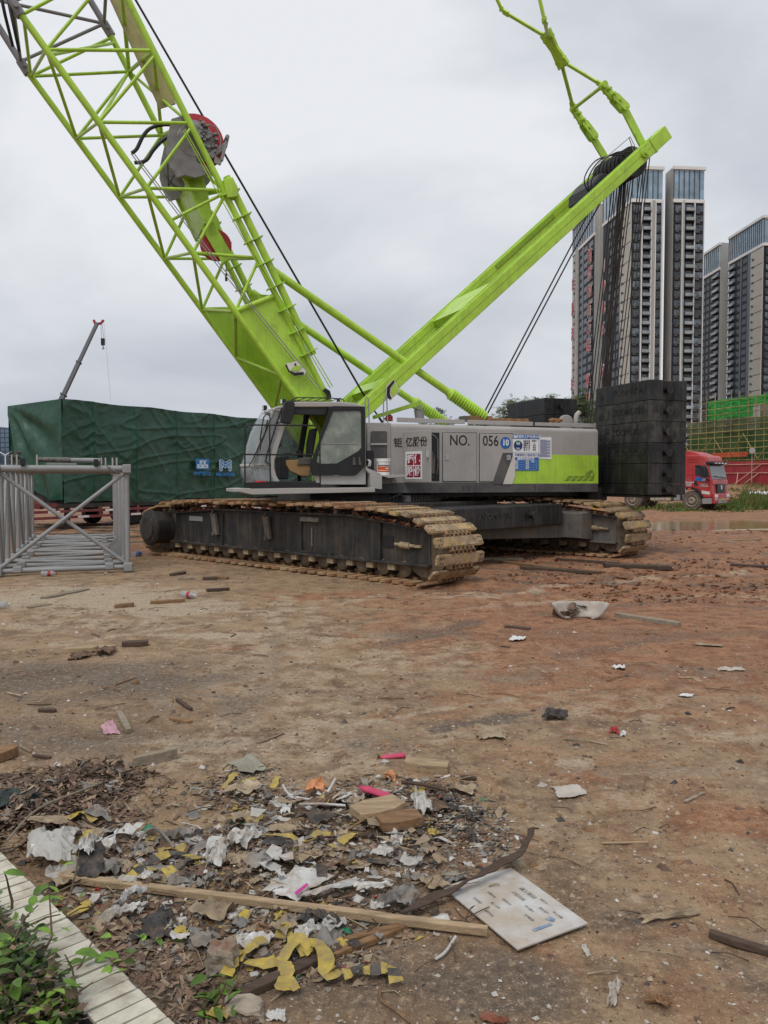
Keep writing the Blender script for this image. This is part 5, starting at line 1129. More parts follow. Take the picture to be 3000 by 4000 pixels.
# ------------------------------------------------------------------ residential towers
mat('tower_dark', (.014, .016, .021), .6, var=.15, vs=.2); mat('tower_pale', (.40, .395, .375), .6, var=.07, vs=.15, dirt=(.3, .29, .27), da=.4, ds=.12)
mat('tower_beige', (.46, .445, .39), .6, var=.06, vs=.15); mat('tower_fin', (.70, .70, .69), .55, var=.05, vs=.2); mat('tower_line', (.10, .10, .10), .7)
mat('tower_glass', (.085, .11, .13), .12, var=.6, vs=.3, spec=.7, rnd=.75); mat('crown_glass', (.25, .36, .46), .1, var=.25, vs=.25, spec=.7, rnd=.18)
mat('rail_glass', (.30, .32, .32), .25, var=.2, vs=.5, rnd=.25); mat('window_frame', (.075, .08, .09), .6, rnd=.15)
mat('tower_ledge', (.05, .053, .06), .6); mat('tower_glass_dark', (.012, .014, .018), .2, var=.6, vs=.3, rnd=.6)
mat('sign_red', (.50, .12, .15), .55); mat('sign_white', (.62, .60, .60), .55)
TOPZ = 102.0; ST = 3.02
def topat(px, py): Z = (TOPZ-EYE)*FPX/(HOR-py); p = AT(px, py, Z); return Vector((p.x, p.y, 0))
def wmesh(w, h, kind):
    b_ = MB()
    if kind == 'w':
        b_.mat(0).box(0, w, -.05, .0, 0, h); b_.box(w*.1, w*.55, -.45, -.05, -.62, -.12); b_.box(0, w, -.3, 0, -.75, -.66); b_.mat(1)
        n = 2 if w < 2.6 else 3
        for k in range(n): b_.box(.12+(w-.12)*k/n, (w-.12)*(k+1)/n, -.07, -.052, .12 if k % 2 == 0 else h*.42, h-.12)
    elif kind == 'd':
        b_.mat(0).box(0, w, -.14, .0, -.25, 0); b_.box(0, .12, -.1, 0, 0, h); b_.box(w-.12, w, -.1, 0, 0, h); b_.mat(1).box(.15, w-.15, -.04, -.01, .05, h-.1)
    else:                                            # balcony: slab, glass rail, deep opening behind
        b_.mat(2).box(.05, w-.05, -.04, -.01, .1, h); b_.mat(0).box(0, w, -1.1, 0, -.18, .12); b_.mat(1).box(.05, w-.05, -1.1, -1.04, .12, 1.15); b_.mat(0).box(.0, w, -1.12, -1.02, 1.15, 1.22); b_.mat(3).box(w*.2, w*.8, -.07, -.05, .15, 2.2)
    return b_.mesh({'w': 'window', 'd': 'window', 'b': 'balcony'}[kind], ['window_frame', 'tower_glass'] if kind == 'w' else ['tower_ledge', 'tower_glass_dark'] if kind == 'd' else ['tower_dark', 'rail_glass', 'office_dark', 'tower_glass'])
def face(root, P, Q, cols, crown, zb=9.0, skip=0.0):
    """P -> Q left to right as seen; columns in fractions of the width"""
    d = (Q-P); Wd = d.length; d.normalize(); n = Vector((d.y, -d.x, 0)); FM = Matrix(((d.x, -n.x, 0, P.x), (d.y, -n.y, 0, P.y), (0,0,1,0), (0,0,0,1)))   # y+ into the wall
    ct = TOPZ - (1.0 if crown else 0); c0 = TOPZ - 10.5
    def fp(name, fn, mt): q = MB(FM); fn(q); return q.build(name, mt, root)
    if crown:
        fp('crown_rim', lambda q: q.box(-.3, Wd+.3, -.6, .3, TOPZ-1.0, TOPZ), 'tower_fin'); fp('crown_rim', lambda q: q.box(-.1, Wd+.1, -.35, .2, c0-.9, c0+.2), 'tower_fin')
        k = crown
        for i in range(k): fp('crown_pane', lambda q: q.box(Wd*i/k+.25, Wd*(i+1)/k-.12, -.12, .02, c0+.3, TOPZ-1.2), 'crown_glass'); fp('crown_mullion', lambda q: q.box(Wd*i/k-.06, Wd*i/k+.16, -.3, .0, c0+.2, TOPZ-1.0), 'tower_line')
    zt = (c0-1.2) if crown else TOPZ-1
    nf = int((zt-zb)/ST)
    for c in cols:
        kind, a, b_ = c[0], c[1]*Wd, c[2]*Wd
        if kind in ('fin', 'pale', 'beige', 'black'):
            mt = {'fin': 'tower_fin', 'pale': 'tower_pale', 'beige': 'tower_beige', 'black': 'office_dark'}[kind]; dp = c[3] if len(c) > 3 else .1
            w_ = fp({'fin': 'fin', 'pale': 'wall_panel', 'beige': 'wall_panel', 'black': 'recess'}[kind], lambda q: q.box(a, b_, -dp, .05, 0, zt+1), mt)
            if kind == 'beige': 
                for k in range(0, nf, 2): fp('joint', lambda q: q.box(a-.05, b_+.05, -dp-.05, -dp+.02, zt-k*ST-.1, zt-k*ST+.12), 'tower_line')
        else:
            me = wmesh(b_-a, 2.0 if kind != 'd' else 1.9, kind[0])
            for k in range(nf):
                z = zt - (k+1)*ST + .45
                inst(me.name.split('.')[0], me, root, FM @ Matrix.Translation((a, -.15 if len(c) > 3 else -.02, z)))
            if kind == 'w+': pass
def letters(root, P, Q, u, chars, ztop, step, size, sx):
    d = (Q-P); Wd = d.length; d.normalize(); n = Vector((d.y, -d.x, 0))
    for i, ch in enumerate(chars):
        if ch == ' ': continue
        o = P + d*(u*Wd) + n*.7 + Vector((0,0,ztop-i*step)); q = MB(); q.mat(0); put_text(q, ch, size, face_M(o, d, (0,0,1)), sx, .1, .16); q.mat(1); put_text(q, ch, size, face_M(o+n*.2, d, (0,0,1)), sx, .06, -.02 if len(chars) > 9 else .0)
        q.build('sign_character', ['sign_white', 'sign_red'], root)
def tower(lab, cpx, rpx, lpx, rcols, lcols, rc, lc_, name='apartment_tower'):
    C_ = topat(*cpx); Rr = topat(*rpx); Ll = topat(*lpx); B_ = Ll + (Rr-C_)
    root = empty(name, (C_+B_)*.5, 0); tag(root, lab, 'tower', 'apartment towers')
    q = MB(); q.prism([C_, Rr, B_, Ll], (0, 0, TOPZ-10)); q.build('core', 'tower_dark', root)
    q = MB(); ins = lambda p: p.lerp((C_+B_)*.5, .06); q.prism([ins(p)+Vector((0,0,TOPZ-10)) for p in (C_, Rr, B_, Ll)], (0,0,8.6)); q.build('roof_screen', 'office_dark' if rc or lc_ else 'tower_pale', root)
    if rcols is not None: face(root, C_, Rr, rcols, rc)
    if lcols is not None: face(root, Ll, C_, lcols, lc_)
    return root, C_, Rr, Ll
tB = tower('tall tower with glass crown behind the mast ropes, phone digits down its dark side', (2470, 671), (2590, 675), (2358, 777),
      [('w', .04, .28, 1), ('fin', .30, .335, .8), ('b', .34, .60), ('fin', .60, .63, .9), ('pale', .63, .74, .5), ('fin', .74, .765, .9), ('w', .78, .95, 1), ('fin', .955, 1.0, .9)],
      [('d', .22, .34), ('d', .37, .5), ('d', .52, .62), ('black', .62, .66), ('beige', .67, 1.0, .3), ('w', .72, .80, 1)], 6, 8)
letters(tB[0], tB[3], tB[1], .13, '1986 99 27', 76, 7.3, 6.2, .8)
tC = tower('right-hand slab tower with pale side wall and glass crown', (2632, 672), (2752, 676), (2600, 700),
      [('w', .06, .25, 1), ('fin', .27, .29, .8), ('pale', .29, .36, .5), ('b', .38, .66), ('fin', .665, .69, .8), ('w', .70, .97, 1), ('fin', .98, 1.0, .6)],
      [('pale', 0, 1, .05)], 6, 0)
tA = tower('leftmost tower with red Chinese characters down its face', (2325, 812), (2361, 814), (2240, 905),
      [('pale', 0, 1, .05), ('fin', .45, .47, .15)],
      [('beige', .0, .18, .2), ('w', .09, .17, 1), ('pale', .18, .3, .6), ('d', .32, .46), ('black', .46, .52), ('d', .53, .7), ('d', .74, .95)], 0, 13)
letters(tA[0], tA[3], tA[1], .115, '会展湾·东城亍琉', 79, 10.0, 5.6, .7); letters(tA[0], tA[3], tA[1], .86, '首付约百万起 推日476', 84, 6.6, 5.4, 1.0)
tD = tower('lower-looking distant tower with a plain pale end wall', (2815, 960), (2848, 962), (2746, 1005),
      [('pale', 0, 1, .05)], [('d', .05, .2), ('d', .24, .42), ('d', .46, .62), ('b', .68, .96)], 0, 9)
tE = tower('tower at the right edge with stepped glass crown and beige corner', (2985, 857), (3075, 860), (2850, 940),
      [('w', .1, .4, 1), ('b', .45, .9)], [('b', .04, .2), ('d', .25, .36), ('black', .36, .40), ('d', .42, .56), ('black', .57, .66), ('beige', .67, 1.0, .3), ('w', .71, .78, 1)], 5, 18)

# ------------------------------------------------------------------ building site: netting on bamboo scaffold
SF = Frame(-72.0); SLAT = 85.4
sg = empty('scaffold_building', SF.W(SF.S(2850,1870,SLAT)[0], SLAT, 0), -72); tag(sg, 'low building shell wrapped in green safety net behind bamboo scaffold poles', 'building')
mat('bamboo', (.36, .28, .10), .6, var=.25, vs=1.5, rnd=.25); mat('net_bright', (.02, .30, .045), .7, var=.15, vs=.4, alpha=.93, dirt=(.012, .2, .03), da=.6, ds=.5)
mat('net_dark', (.035, .105, .028), .8, var=.4, vs=.35, alpha=.9, dirt=(.12, .13, .075), da=.6, ds=.22); mat('raw_concrete', (.26, .235, .20), .85, var=.2, vs=.5); mat('net_olive', (.075, .125, .045), .8, var=.35, vs=.4, alpha=.85, dirt=(.16, .14, .09), da=.6, ds=.3)
def SP(px, py, off=0): a, z = SF.S(px, py, SLAT); return Vector((a, SLAT+off, z))
def sp_(name, fn, mt, par=None, **k): q = MB(SF.M); fn(q); return q.build(name, mt, par or sg, **k)
zt_ = SP(2690,1655).z; aL, aR2 = SP(2672,1800).x, SP(3090,1800).x
sp_('wall', lambda q: q.box(aL+1, aR2, SLAT+1.6, SLAT+12, .8, zt_-1.5), 'raw_concrete')
sp_('upper_wall', lambda q: q.box(SP(2930,1600).x, aR2, SLAT+1.8, SLAT+8, zt_-1.5, zt_+2.6), 'raw_concrete')
def netw(px0, px1, ya, yb, off, mt, name, zz=None):
    a0, a1 = SP(px0, 1800).x, SP(px1, 1800).x; z1, z0 = ya, yb
    q = MB(SF.M); q.grid(lambda u, v: (a0+(a1-a0)*u, SLAT+off+.12*noise.noise(Vector((u*14, v*5, off*9))), z0+(z1-z0)*v + .10*noise.noise(Vector((u*9, 0, off)))*(1 if v > .9 else 0)), 40, 12); return q.build(name, mt, sg)
netw(2672, 3090, zt_+.15, zt_-1.9, .5, 'net_olive', 'netting'); netw(2672, 3090, zt_-1.9, .9, .6, 'net_dark', 'netting')
zU1 = SP(2760,1567).z; zU0 = SP(2760,1645).z
netw(2753, 2983, zU1, SP(2760,1603).z, .45, 'net_bright', 'netting'); netw(2754, 2930, SP(2760,1603).z, zU0+.1, .4, 'net_bright', 'netting')
for i, (px, yt) in enumerate(((2697,1648),(2727,1560),(2757,1528),(2789,1535),(2820,1550),(2852,1525),(2884,1528),(2918,1530),(2948,1545),(2982,1535),(3014,1540),(3046,1540))):
    a = SP(px, 1800).x; zz = SP(px, yt).z; sp_('pole', lambda q: q.tube((a, SLAT, .9), (a+.05, SLAT, zz), .055, n=6), 'bamboo')
nl = 0; z = zt_
while z > 1.4: sp_('pole', lambda q: q.tube((aL, SLAT-.07, z+.02), (aR2, SLAT-.07, z), .05, n=6), 'bamboo'); z -= .86
for yy in (1575, 1603, 1625): zz = SP(2760, yy).z; sp_('pole', lambda q: q.tube((SP(2740,1600).x, SLAT-.07, zz), (SP(2990,1600).x, SLAT-.07, zz+.02), .05, n=6), 'bamboo')
for a_, b_ in (((2790,1709),(2845,1802)), ((2786,1712),(2740,1772)), ((2905,1698),(2845,1802)), ((2905,1692),(2962,1790)), ((3000,1740),(2962,1792)), ((2682,1745),(2693,1762))):
    sp_('pole', lambda q: q.tube(SP(*a_)+Vector((0,-.16,0)), SP(*b_)+Vector((0,-.16,0)), .05, n=6), 'bamboo')
# banner, hoarding, floodlight
mat('banner_red', (.42, .06, .02), .6, var=.25, vs=.9, dirt=(.6, .22, .05), da=.7, ds=1.6)
o = MB(SF.M); o.grid(lambda u, v: (SP(2790,1780).x+(SP(2926,1780).x-SP(2790,1780).x)*u, SLAT-.35, SP(2790,1788).z+(SP(2926,1768).z-SP(2926,1787).z)*v), 20, 2); bn = o.build('banner', 'banner_red'); tag(bn, 'long red and orange banner tied across the scaffold above the hoarding', 'banner')
mat('hoarding_red', (.28, .02, .028), .55, var=.15, vs=.4, dirt=(.35, .10, .07), da=.5, ds=.35); mat('hoarding_bar', (.55, .28, .22), .6, var=.2, vs=1)
h0_, h1_ = AT(2790, 1860, 82), AT(3085, 1860, 73); hd_ = (h1_-h0_); hl = hd_.xy.length; hd_ = Vector((hd_.x, hd_.y, 0)).normalized(); HM = Matrix(((hd_.x, -hd_.y, 0, h0_.x), (hd_.y, hd_.x, 0, h0_.y), (0,0,1,0), (0,0,0,1)))
ho = empty('hoarding', HM @ Vector((hl/2, 0, .9))); tag(ho, 'dark red metal hoarding with pink bars and slanting props on the spoil bank', 'fence')
np_ = 7; HT = 3.42
for k in range(np_):
    q = MB(HM); q.box(hl*k/np_+.01, hl*(k+1)/np_-.01, -.03, .03, .75, HT); q.build('panel', 'hoarding_red', ho)
    for j in range(5): q = MB(HM); x = hl*(k+.1+j*.2)/np_; q.box(x-.03, x+.03, -.05, -.03, .75, HT); q.build('rib', 'hoarding_red', ho)
for z in (2.25, 3.1): q = MB(HM); q.tube((0, -.09, z), (hl, -.09, z), .045, n=6); q.build('bar', 'hoarding_bar', ho)
for x0, x1 in ((hl*.66, hl*.40), (hl*.35, hl*.42), (hl*.62, hl*.52)): q = MB(HM); q.tube((x0, -.1, 3.1 if x0 > hl*.65 else 2.2), (x1, -.9, 1.2), .05, n=6); q.build('prop', 'hoarding_bar', ho)
fl = AT(2940, 1760, 72); fo = empty('floodlight', (fl.x, fl.y, gh(fl.x, fl.y)-.02)); tag(fo, 'round floodlight on a pole in front of the scaffold', 'floodlight')
q = MB(); q.tube((fl.x, fl.y+.1, gh(fl.x, fl.y)-.05), (fl.x, fl.y+.1, fl.z), .04); q.build('pole', 'steel_grey', fo)
q = MB(); q.lathe(fl+Vector((0,.15,0)), (-.3,-1,-.1), [(0,.12),(.1,.22),(.2,.28),(.24,.28)], 20); q.build('housing', 'steel_grey', fo)
q = MB(); q.lathe(fl+Vector((-.068,-.08,-.022)), (-.3,-1,-.1), [(0,.25),(.02,.24)], 20); q.build('lens', 'pale_grey', fo)

# ------------------------------------------------------------------ red lorry
RF = Frame(-42.0); g_ = G(2702, 1994); RL = g_.dot(RF.l)-.02; RA = g_.dot(RF.a)
lorry = empty('tractor_lorry', RF.W(RA-1.6, RL+1.2, 0), -42); tag(lorry, 'red tractor lorry with black visor facing right behind the counterweights', 'lorry')
mat('lorry_red', (.42, .028, .035), .3, var=.1, vs=1.2, dirt=(.4, .16, .12), da=.35, ds=1.5, spec=.55); mat('tyre', (.13, .105, .085), .85, var=.25, vs=6); mat('rim', (.30, .25, .19), .7, var=.25, vs=8); mat('tank', (.42, .36, .28), .5, var=.12, vs=3)
glass('lorry_glass', (.05, .06, .065), .05, .92); mat('head_lamp', (.7, .7, .68), .15, spec=.8)
def lc(cx, cy): return (2600+.2411*cx, 1740+.2411*cy)
def lpoly(q, pts, l0, l1, at=0.0):
    P = [RF.S(*lc(x, y), RL+at) for x, y in pts]; q.prism([(a, RL+l0, z) for a, z in P], (0, l1-l0, 0)); return q
def lpt(name, pts, l0, l1, mt, bevel=.02, at=0.0, par=None): q = MB(RF.M); lpoly(q, pts, l0, l1, at); return q.build(name, mt, par or lorry, bevel=bevel)
side_ = [(235,330),(250,180),(330,160),(560,158),(640,175),(672,262),(738,560),(748,770),(750,850),(600,850),(575,770),(520,712),(440,690),(235,690)]
lpt('cab', side_, 0, 2.42, 'lorry_red', .05)
lpt('roof_fairing', [(240,190),(290,95),(340,88),(440,110),(560,160),(560,170)], .25, 2.2, 'lorry_red', .05); lpt('roof_cap', [(560,160),(620,156),(664,190),(676,266),(640,266)], .1, 2.32, 'lorry_red', .06)
for k in range(3): lpt('roof_louvre', [(365,212+k*28),(540,206+k*28),(540,214+k*28),(365,222+k*28)], -.02, .03, 'lorry_red', .004)
lpt('side_window', [(482,332),(655,322),(690,400),(722,520),(600,500),(476,484)], -.012, .01, 'lorry_glass', .006)
lpt('window_trim', [(470,322),(545,318),(585,330),(585,372),(520,352),(482,342)], -.03, .0, 'black_plastic', .006)
lpt('door_seam', [(440,320),(447,320),(443,690),(436,690)], -.006, .002, 'seal_red', 0); lpt('door_seam', [(330,465),(480,486),(660,512),(660,518),(480,493),(330,472)], -.006, .002, 'seal_red', 0)
lpt('door_handle', [(460,580),(500,572),(525,650),(500,648),(462,630)], -.03, .0, 'black_plastic', .01)
lpt('door_badge', [(482,512),(590,515),(650,525),(655,560),(630,590),(590,580),(485,572)], -.012, .0, 'poster_blue', 0)
q = MB(RF.M); a, z = RF.S(*lc(620, 557), RL); put_text(q, '29', .17, face_M((a, RL-.018, z), (1,0,0), (0,0,1)), 1.2, .001, .006); q.build('lettering', 'paper_white', lorry)
for i, (s_, cx, cy, sz) in enumerate((('准牵引总质量', 380, 600, .075), ('40000kg', 380, 625, .075), ('危险品', 375, 650, .07), ('建设运输', 625, 660, .085), ('安全行车', 625, 630, .07))):
    q = MB(RF.M); a, z = RF.S(*lc(cx, cy), RL); put_text(q, s_, sz, face_M((a, RL-.012, z), (1,0,0), (0,0,1)), 1.3, .001, .002); q.build('lettering', 'sign_white', lorry)
lpt('mud_flash', [(588,728),(722,752),(712,800),(580,778)], -.012, .0, 'cream', 0)
lpt('mirror', [(606,345),(670,350),(665,520),(606,500)], -.32, -.14, 'black_plastic', .03); lpt('mirror', [(660,535),(730,545),(725,572),(665,560)], -.2, -.02, 'black_plastic', .02)
lpt('fender', [(330,688),(440,684),(520,706),(585,780),(595,860),(570,850),(545,790),(500,738),(440,718),(330,722)], -.05, .35, 'black_plastic', .01)
lpt('side_marker', [(368,690),(412,692),(412,714),(368,712)], -.07, -.05, 'orange_print', 0)
lpt('step', [(585,858),(745,855),(745,945),(590,950)], .02, .5, 'steel_grey', .02)
# front end: visor, screen, grille, lamps, bumper (on the slanted nose)
fa = [RF.S(*lc(x, y), RL) for x, y in ((676,266),(738,560),(748,770),(752,950))]
def nose(name, f0, f1, l0, l1, th, mt, bevel=.015):      # strip of the nose between two heights
    def at_(f): k = min(int(f), 2); t = f-k; return (fa[k][0]+(fa[k+1][0]-fa[k][0])*t, fa[k][1]+(fa[k+1][1]-fa[k][1])*t)
    n_ = 4; pts = [at_(f0+(f1-f0)*i/n_) for i in range(n_+1)]
    q = MB(RF.M); q.prism([(a, RL+l0, z) for a, z in pts] + [(a+th, RL+l0, z) for a, z in pts[::-1]], (0, l1-l0, 0)); return q.build(name, mt, lorry, bevel=bevel)
nose('sun_visor', .0, .12, .05, 2.37, .28, 'black_plastic'); lpt('sun_visor_end', [(650,262),(676,258),(700,300),(690,325),(660,310)], -.02, .1, 'black_plastic', .01)
nose('windscreen', .14, .95, .1, 2.32, .03, 'windshield_dark'); nose('nose_panel', 1.0, 1.35, .08, 2.34, .05, 'lorry_red'); nose('grille', 1.3, 2.05, .62, 1.8, .09, 'black_plastic')
nose('bumper', 2.05, 2.98, .0, 2.42, .12, 'lorry_red', .04); nose('bumper_mid', 2.55, 2.98, .6, 1.85, .16, 'steel_grey', .03)
for l in (.12, 1.88): nose('head_lamp', 2.15, 2.45, l, l+.42, .15, 'head_lamp', .03); nose('fog_lamp', 2.52, 2.64, l+.05, l+.3, .14, 'head_lamp', .01)
nose('number_plate', 2.5, 2.72, 1.0, 1.42, .18, 'yellow_dull', 0); nose('badge', 1.4, 1.75, 1.12, 1.30, .11, 'chrome', .01)
for k in range(3): nose('wiper', .78+k*.03, .84+k*.03, .3+k*.65, .9+k*.65, .05, 'black_plastic', 0)
for k in range(4): nose('visor_lamp', .04, .09, .35+k*.48, .6+k*.48, .29, 'head_lamp', 0)
def wheel(a, l, r, name='wheel'):
    q = MB(RF.M); q.lathe((a, l, r), (0,1,0), [(0,r*.60),(.0,r*.92),(.04,r),(.26,r),(.30,r*.92),(.30,r*.6)], 36); w_ = q.build(name, 'tyre', lorry)
    q = MB(RF.M); q.lathe((a, l-.035, r), (0,1,0), [(.03,.08),(-.015,.10),(-.01,.16),(.06,.22),(.05,r*.5),(.0,r*.58),(.0,r*.61),(.2,r*.61)], 28); q.build('rim', 'rim', w_)
    q = MB(RF.M)
    for k in range(10): t = k*math.pi/5; q.tube((a+.2*math.cos(t), l, r+.2*math.sin(t)), (a+.2*math.cos(t), l-.02, r+.2*math.sin(t)), .022, n=6)
    q.build('wheel_nut', 'roller', w_)['kind'] = 'stuff'
wheel(RA, RL, .53); wheel(RA, RL+2.1, .53)
ra = RF.S(2470, 1960, RL)[0]
for l in (RL+.05, RL+.38, RL+1.75, RL+2.07): wheel(ra, l, .53)
lpt('chassis', [(-560,770),(420,770),(420,850),(-560,850)], .75, 1.6, 'frame_black'); 
q = MB(RF.M); a0_, a1_ = RF.S(2536, 1950, RL)[0], RF.S(2616, 1950, RL)[0]; q.box(a0_, a1_, RL+.05, RL+.7, .46, .98); q.build('fuel_tank', 'tank', lorry, bevel=.08)
for f_ in (.25, .75):
    q = MB(RF.M); q.box(a0_+(a1_-a0_)*f_-.03, a0_+(a1_-a0_)*f_+.03, RL+.035, RL+.06, .44, 1.0); q.build('tank_strap', 'rim', lorry)
q = MB(RF.M); q.box(a1_+.15, a1_+.5, RL+.15, RL+.6, .5, 1.0); q.box(a1_+.6, a1_+.85, RL+.2, RL+.6, .42, .95); q.build('air_tank', 'steel_grey', lorry, bevel=.04)
q = MB(RF.M); q.prism([(ra-.62, RL+.02, .95), (ra-.45, RL+.02, 1.12), (ra+.45, RL+.02, 1.12), (ra+.66, RL+.02, .85), (ra+.62, RL+.02, .82), (ra+.42, RL+.02, 1.07), (ra-.42, RL+.02, 1.07), (ra-.58, RL+.02, .93)], (0,.7,0)); q.build('rear_fender', 'white_paint', lorry)
glass('windshield_dark', (.16, .18, .19), .05, .9)
# ------------------------------------------------------------------ trees
mat('leaf_tree', (.075, .10, .03), .7, var=.4, vs=3, rnd=.1); mat('leaf_dark', (.035, .05, .025), .7, var=.4, vs=3); mat('bark', (.10, .08, .06), .9, var=.3, vs=6)
def tree(base, top, spread, lab, leafmat, seed, nl, name='tree', dens=1.0, lo=.45, leaf=.16):
    rs = random.Random(seed); H_ = top; root = empty(name, base); tag(root, lab, 'tree')
    tips = []; q = MB()
    def grow(p, d, L_, r, lev):
        pts = [p]; dd = d.copy()
        for k in range(4): dd = (dd + Vector((rs.uniform(-.25,.25), rs.uniform(-.25,.25), rs.uniform(-.05,.16)))).normalized(); pts.append(pts[-1]+dd*L_/4)
        q.path(pts, [r*(1-.13*k) for k in range(5)], 5, False)
        if lev >= 3: tips.extend(pts[2:]); return
        for k in range(3 if lev else 5):
            t = rs.uniform(.45, 1.0); b_ = pts[0].lerp(pts[-1], t) if t < .9 else pts[-1]; an = rs.uniform(0, 6.28); sp = rs.uniform(.5, 1.1)*spread
            grow(b_, (dd + Vector((math.cos(an)*sp, math.sin(an)*sp, rs.uniform(-.1,.5)))).normalized(), L_*rs.uniform(.55,.8), r*.55, lev+1)
    grow(Vector(base), Vector((.05, 0, 1)), H_*.42, .035+H_*.014, 0)
    zs_ = max(t.z for t in tips); f_ = H_/max(zs_-base[2], .1)
    q.v = [Vector((base[0]+(p.x-base[0])*f_, base[1]+(p.y-base[1])*f_, base[2]+(p.z-base[2])*f_)) for p in q.v]
    q.build('trunk', 'bark', root)
    q = MB()
    for k in range(nl):
        t = rs.choice(tips); t = Vector((base[0]+(t.x-base[0])*f_, base[1]+(t.y-base[1])*f_, base[2]+(t.z-base[2])*f_))
        c_ = t + Vector((rs.gauss(0,.16), rs.gauss(0,.16), rs.gauss(0,.10))); u = Vector((rs.uniform(-1,1), rs.uniform(-1,1), rs.uniform(-.35,.35))).normalized(); v_ = u.orthogonal().normalized(); s_ = leaf*rs.uniform(.5,1.2)
        for j in range(3):
            o_ = c_ + u*(j-1)*s_*.55; q.add([o_-v_*s_*.5, o_+u*s_*.16, o_+v_*s_*.5, o_-u*s_*.16], [(0,1,2,3)])
    q.build('crown', leafmat, root)
def tb(px, Z): p = AT(px, 1870, Z); return (p.x, p.y, -.02)
tree(tb(2000, 46), AT(2000, 1545, 46).z, 2.2, 'thin feathery tree behind the crane, bare branches on its left', 'leaf_tree', 5, 8000, leaf=.17)
tree(tb(2262, 50), AT(2262, 1518, 50).z, 1.0, 'leafy olive-green tree in front of the leftmost tower', 'leaf_tree', 8, 4200, leaf=.2)
tree(tb(1780, 60), AT(1780, 1608, 60).z, 1.2, 'low dark tree showing over the middle of the crane roof', 'leaf_dark', 12, 3200, leaf=.22)
tree(tb(1938, 58), AT(1938, 1605, 58).z, .9, 'small dark tree between the hoist ropes and the timber packing', 'leaf_dark', 17, 2000, leaf=.2)
# ------------------------------------------------------------------ grass at the lorry, white sheets, planks by the puddle
mat('grass', (.075, .13, .022), .8, var=.45, vs=1.4, hue=(.14, .14, .035))
rs = random.Random(3); q = MB()
for k in range(15000):
    if k % 3: px, py = rs.uniform(2790, 3120), rs.triangular(1925, 2003, 1975)
    else: px, py = rs.uniform(2440, 3100), rs.uniform(1968, 2000)
    c_ = G(px, py)
    if c_.y > 75: continue
    cl = noise.noise(Vector((c_.x*.5, c_.y*.35, 1)))
    if cl < -.1: continue
    c_.z = gh(c_.x, c_.y)-.02; h = rs.uniform(.08, .24)*(1+cl*1.6)*(1.5 if px > 2900 else .7); an = rs.uniform(0, 6.28); d_ = Vector((math.cos(an), math.sin(an), 0))*.03; b_ = Vector((rs.uniform(-.15,.15), rs.uniform(-.15,.15), 0))
    q.add([c_-d_, c_+d_, c_+b_+Vector((0,0,h))+d_*.5, c_+b_*1.6+Vector((0,0,h*1.25))], [(0,1,2,3)])
o = q.build('grass', 'grass'); tag(o, 'rough green weeds and grass along the muddy verge by the lorry', 'grass', kind='stuff')
def sheet(name, px, mt, amp, lab, cat, seed, z=0.0, zup=0.0, group=None, n=10, solid=.003):
    P = [G(x, y) for x, y in px]; P = [Vector((p.x, p.y, gh(p.x, p.y)+.004+z)) for p in P]
    return crumple(name, P, mt, amp, lab, cat, group, n, seed, solid, zup)
mat('sheet_white', (.62, .62, .61), .6, var=.12, vs=3)
c_ = AT(2975, 1897, 62); P = [Vector((c_.x+dx, c_.y+dy, gh(c_.x+dx, c_.y+dy)+.03)) for dx, dy in ((-.75,-.8),(1.4,-.8),(1.4,1.2),(-.75,1.2))]
crumple('plastic_sheet', P, 'sheet_white', .5, 'crumpled white plastic sheet heaped on the bank below the red hoarding', 'sheet', seed=3, n=18, zup=.25)
def gplank(p0, p1, w_, h_, mt, lab, cat='plank', group=None, z=0.0, name='plank', tilt=0.0, bevel=.004):
    a_, b_ = G(*p0), G(*p1); a_.z = gh(a_.x, a_.y)+h_/2+z; b_.z = gh(b_.x, b_.y)+h_/2+z+tilt; q = MB()
    d_ = b_-a_; n_ = max(3, int(d_.length/.12)); sd_ = d_.cross(Vector((0,0,1))).normalized(); sdv = hash(lab) % 97
    prev = None; vs = []; fs = []
    for i in range(n_+1):
        rq = (len(lab)*7.3+i*1.9); c_ = a_.lerp(b_, i/n_) + sd_*(.04*w_*math.sin(rq)) + Vector((0,0,.025*h_*math.sin(rq*1.7))); ww = w_/2*(1+.05*math.sin(rq*2.1))*(.8 if i in (0, n_) else 1); hh = h_/2*(1+.04*math.sin(rq*.7))
        vs += [c_-sd_*ww-Vector((0,0,hh)), c_+sd_*ww-Vector((0,0,hh)), c_+sd_*ww+Vector((0,0,hh)), c_-sd_*ww+Vector((0,0,hh))]
        if i: o_ = 4*(i-1); fs += [(o_+k, o_+(k+1) % 4, o_+4+(k+1) % 4, o_+4+k) for k in range(4)]
    q.add(vs, fs + [(3,2,1,0), (4*n_, 4*n_+1, 4*n_+2, 4*n_+3)]); o = q.build(name, mt, bevel=bevel); return tag(o, lab, cat, group)
gplank((2890, 1987), (3060, 1984), .5, .06, 'sheet_white', 'long white board lying in the grass at the right edge', 'board', z=.08, name='board')
gplank((2790, 2066), (3040, 2079), .9, .035, 'pale_board', 'pale sheet of plywood lying at the edge of the muddy puddle', 'board', name='board', z=.05) if 'pale_board' in MAT else None
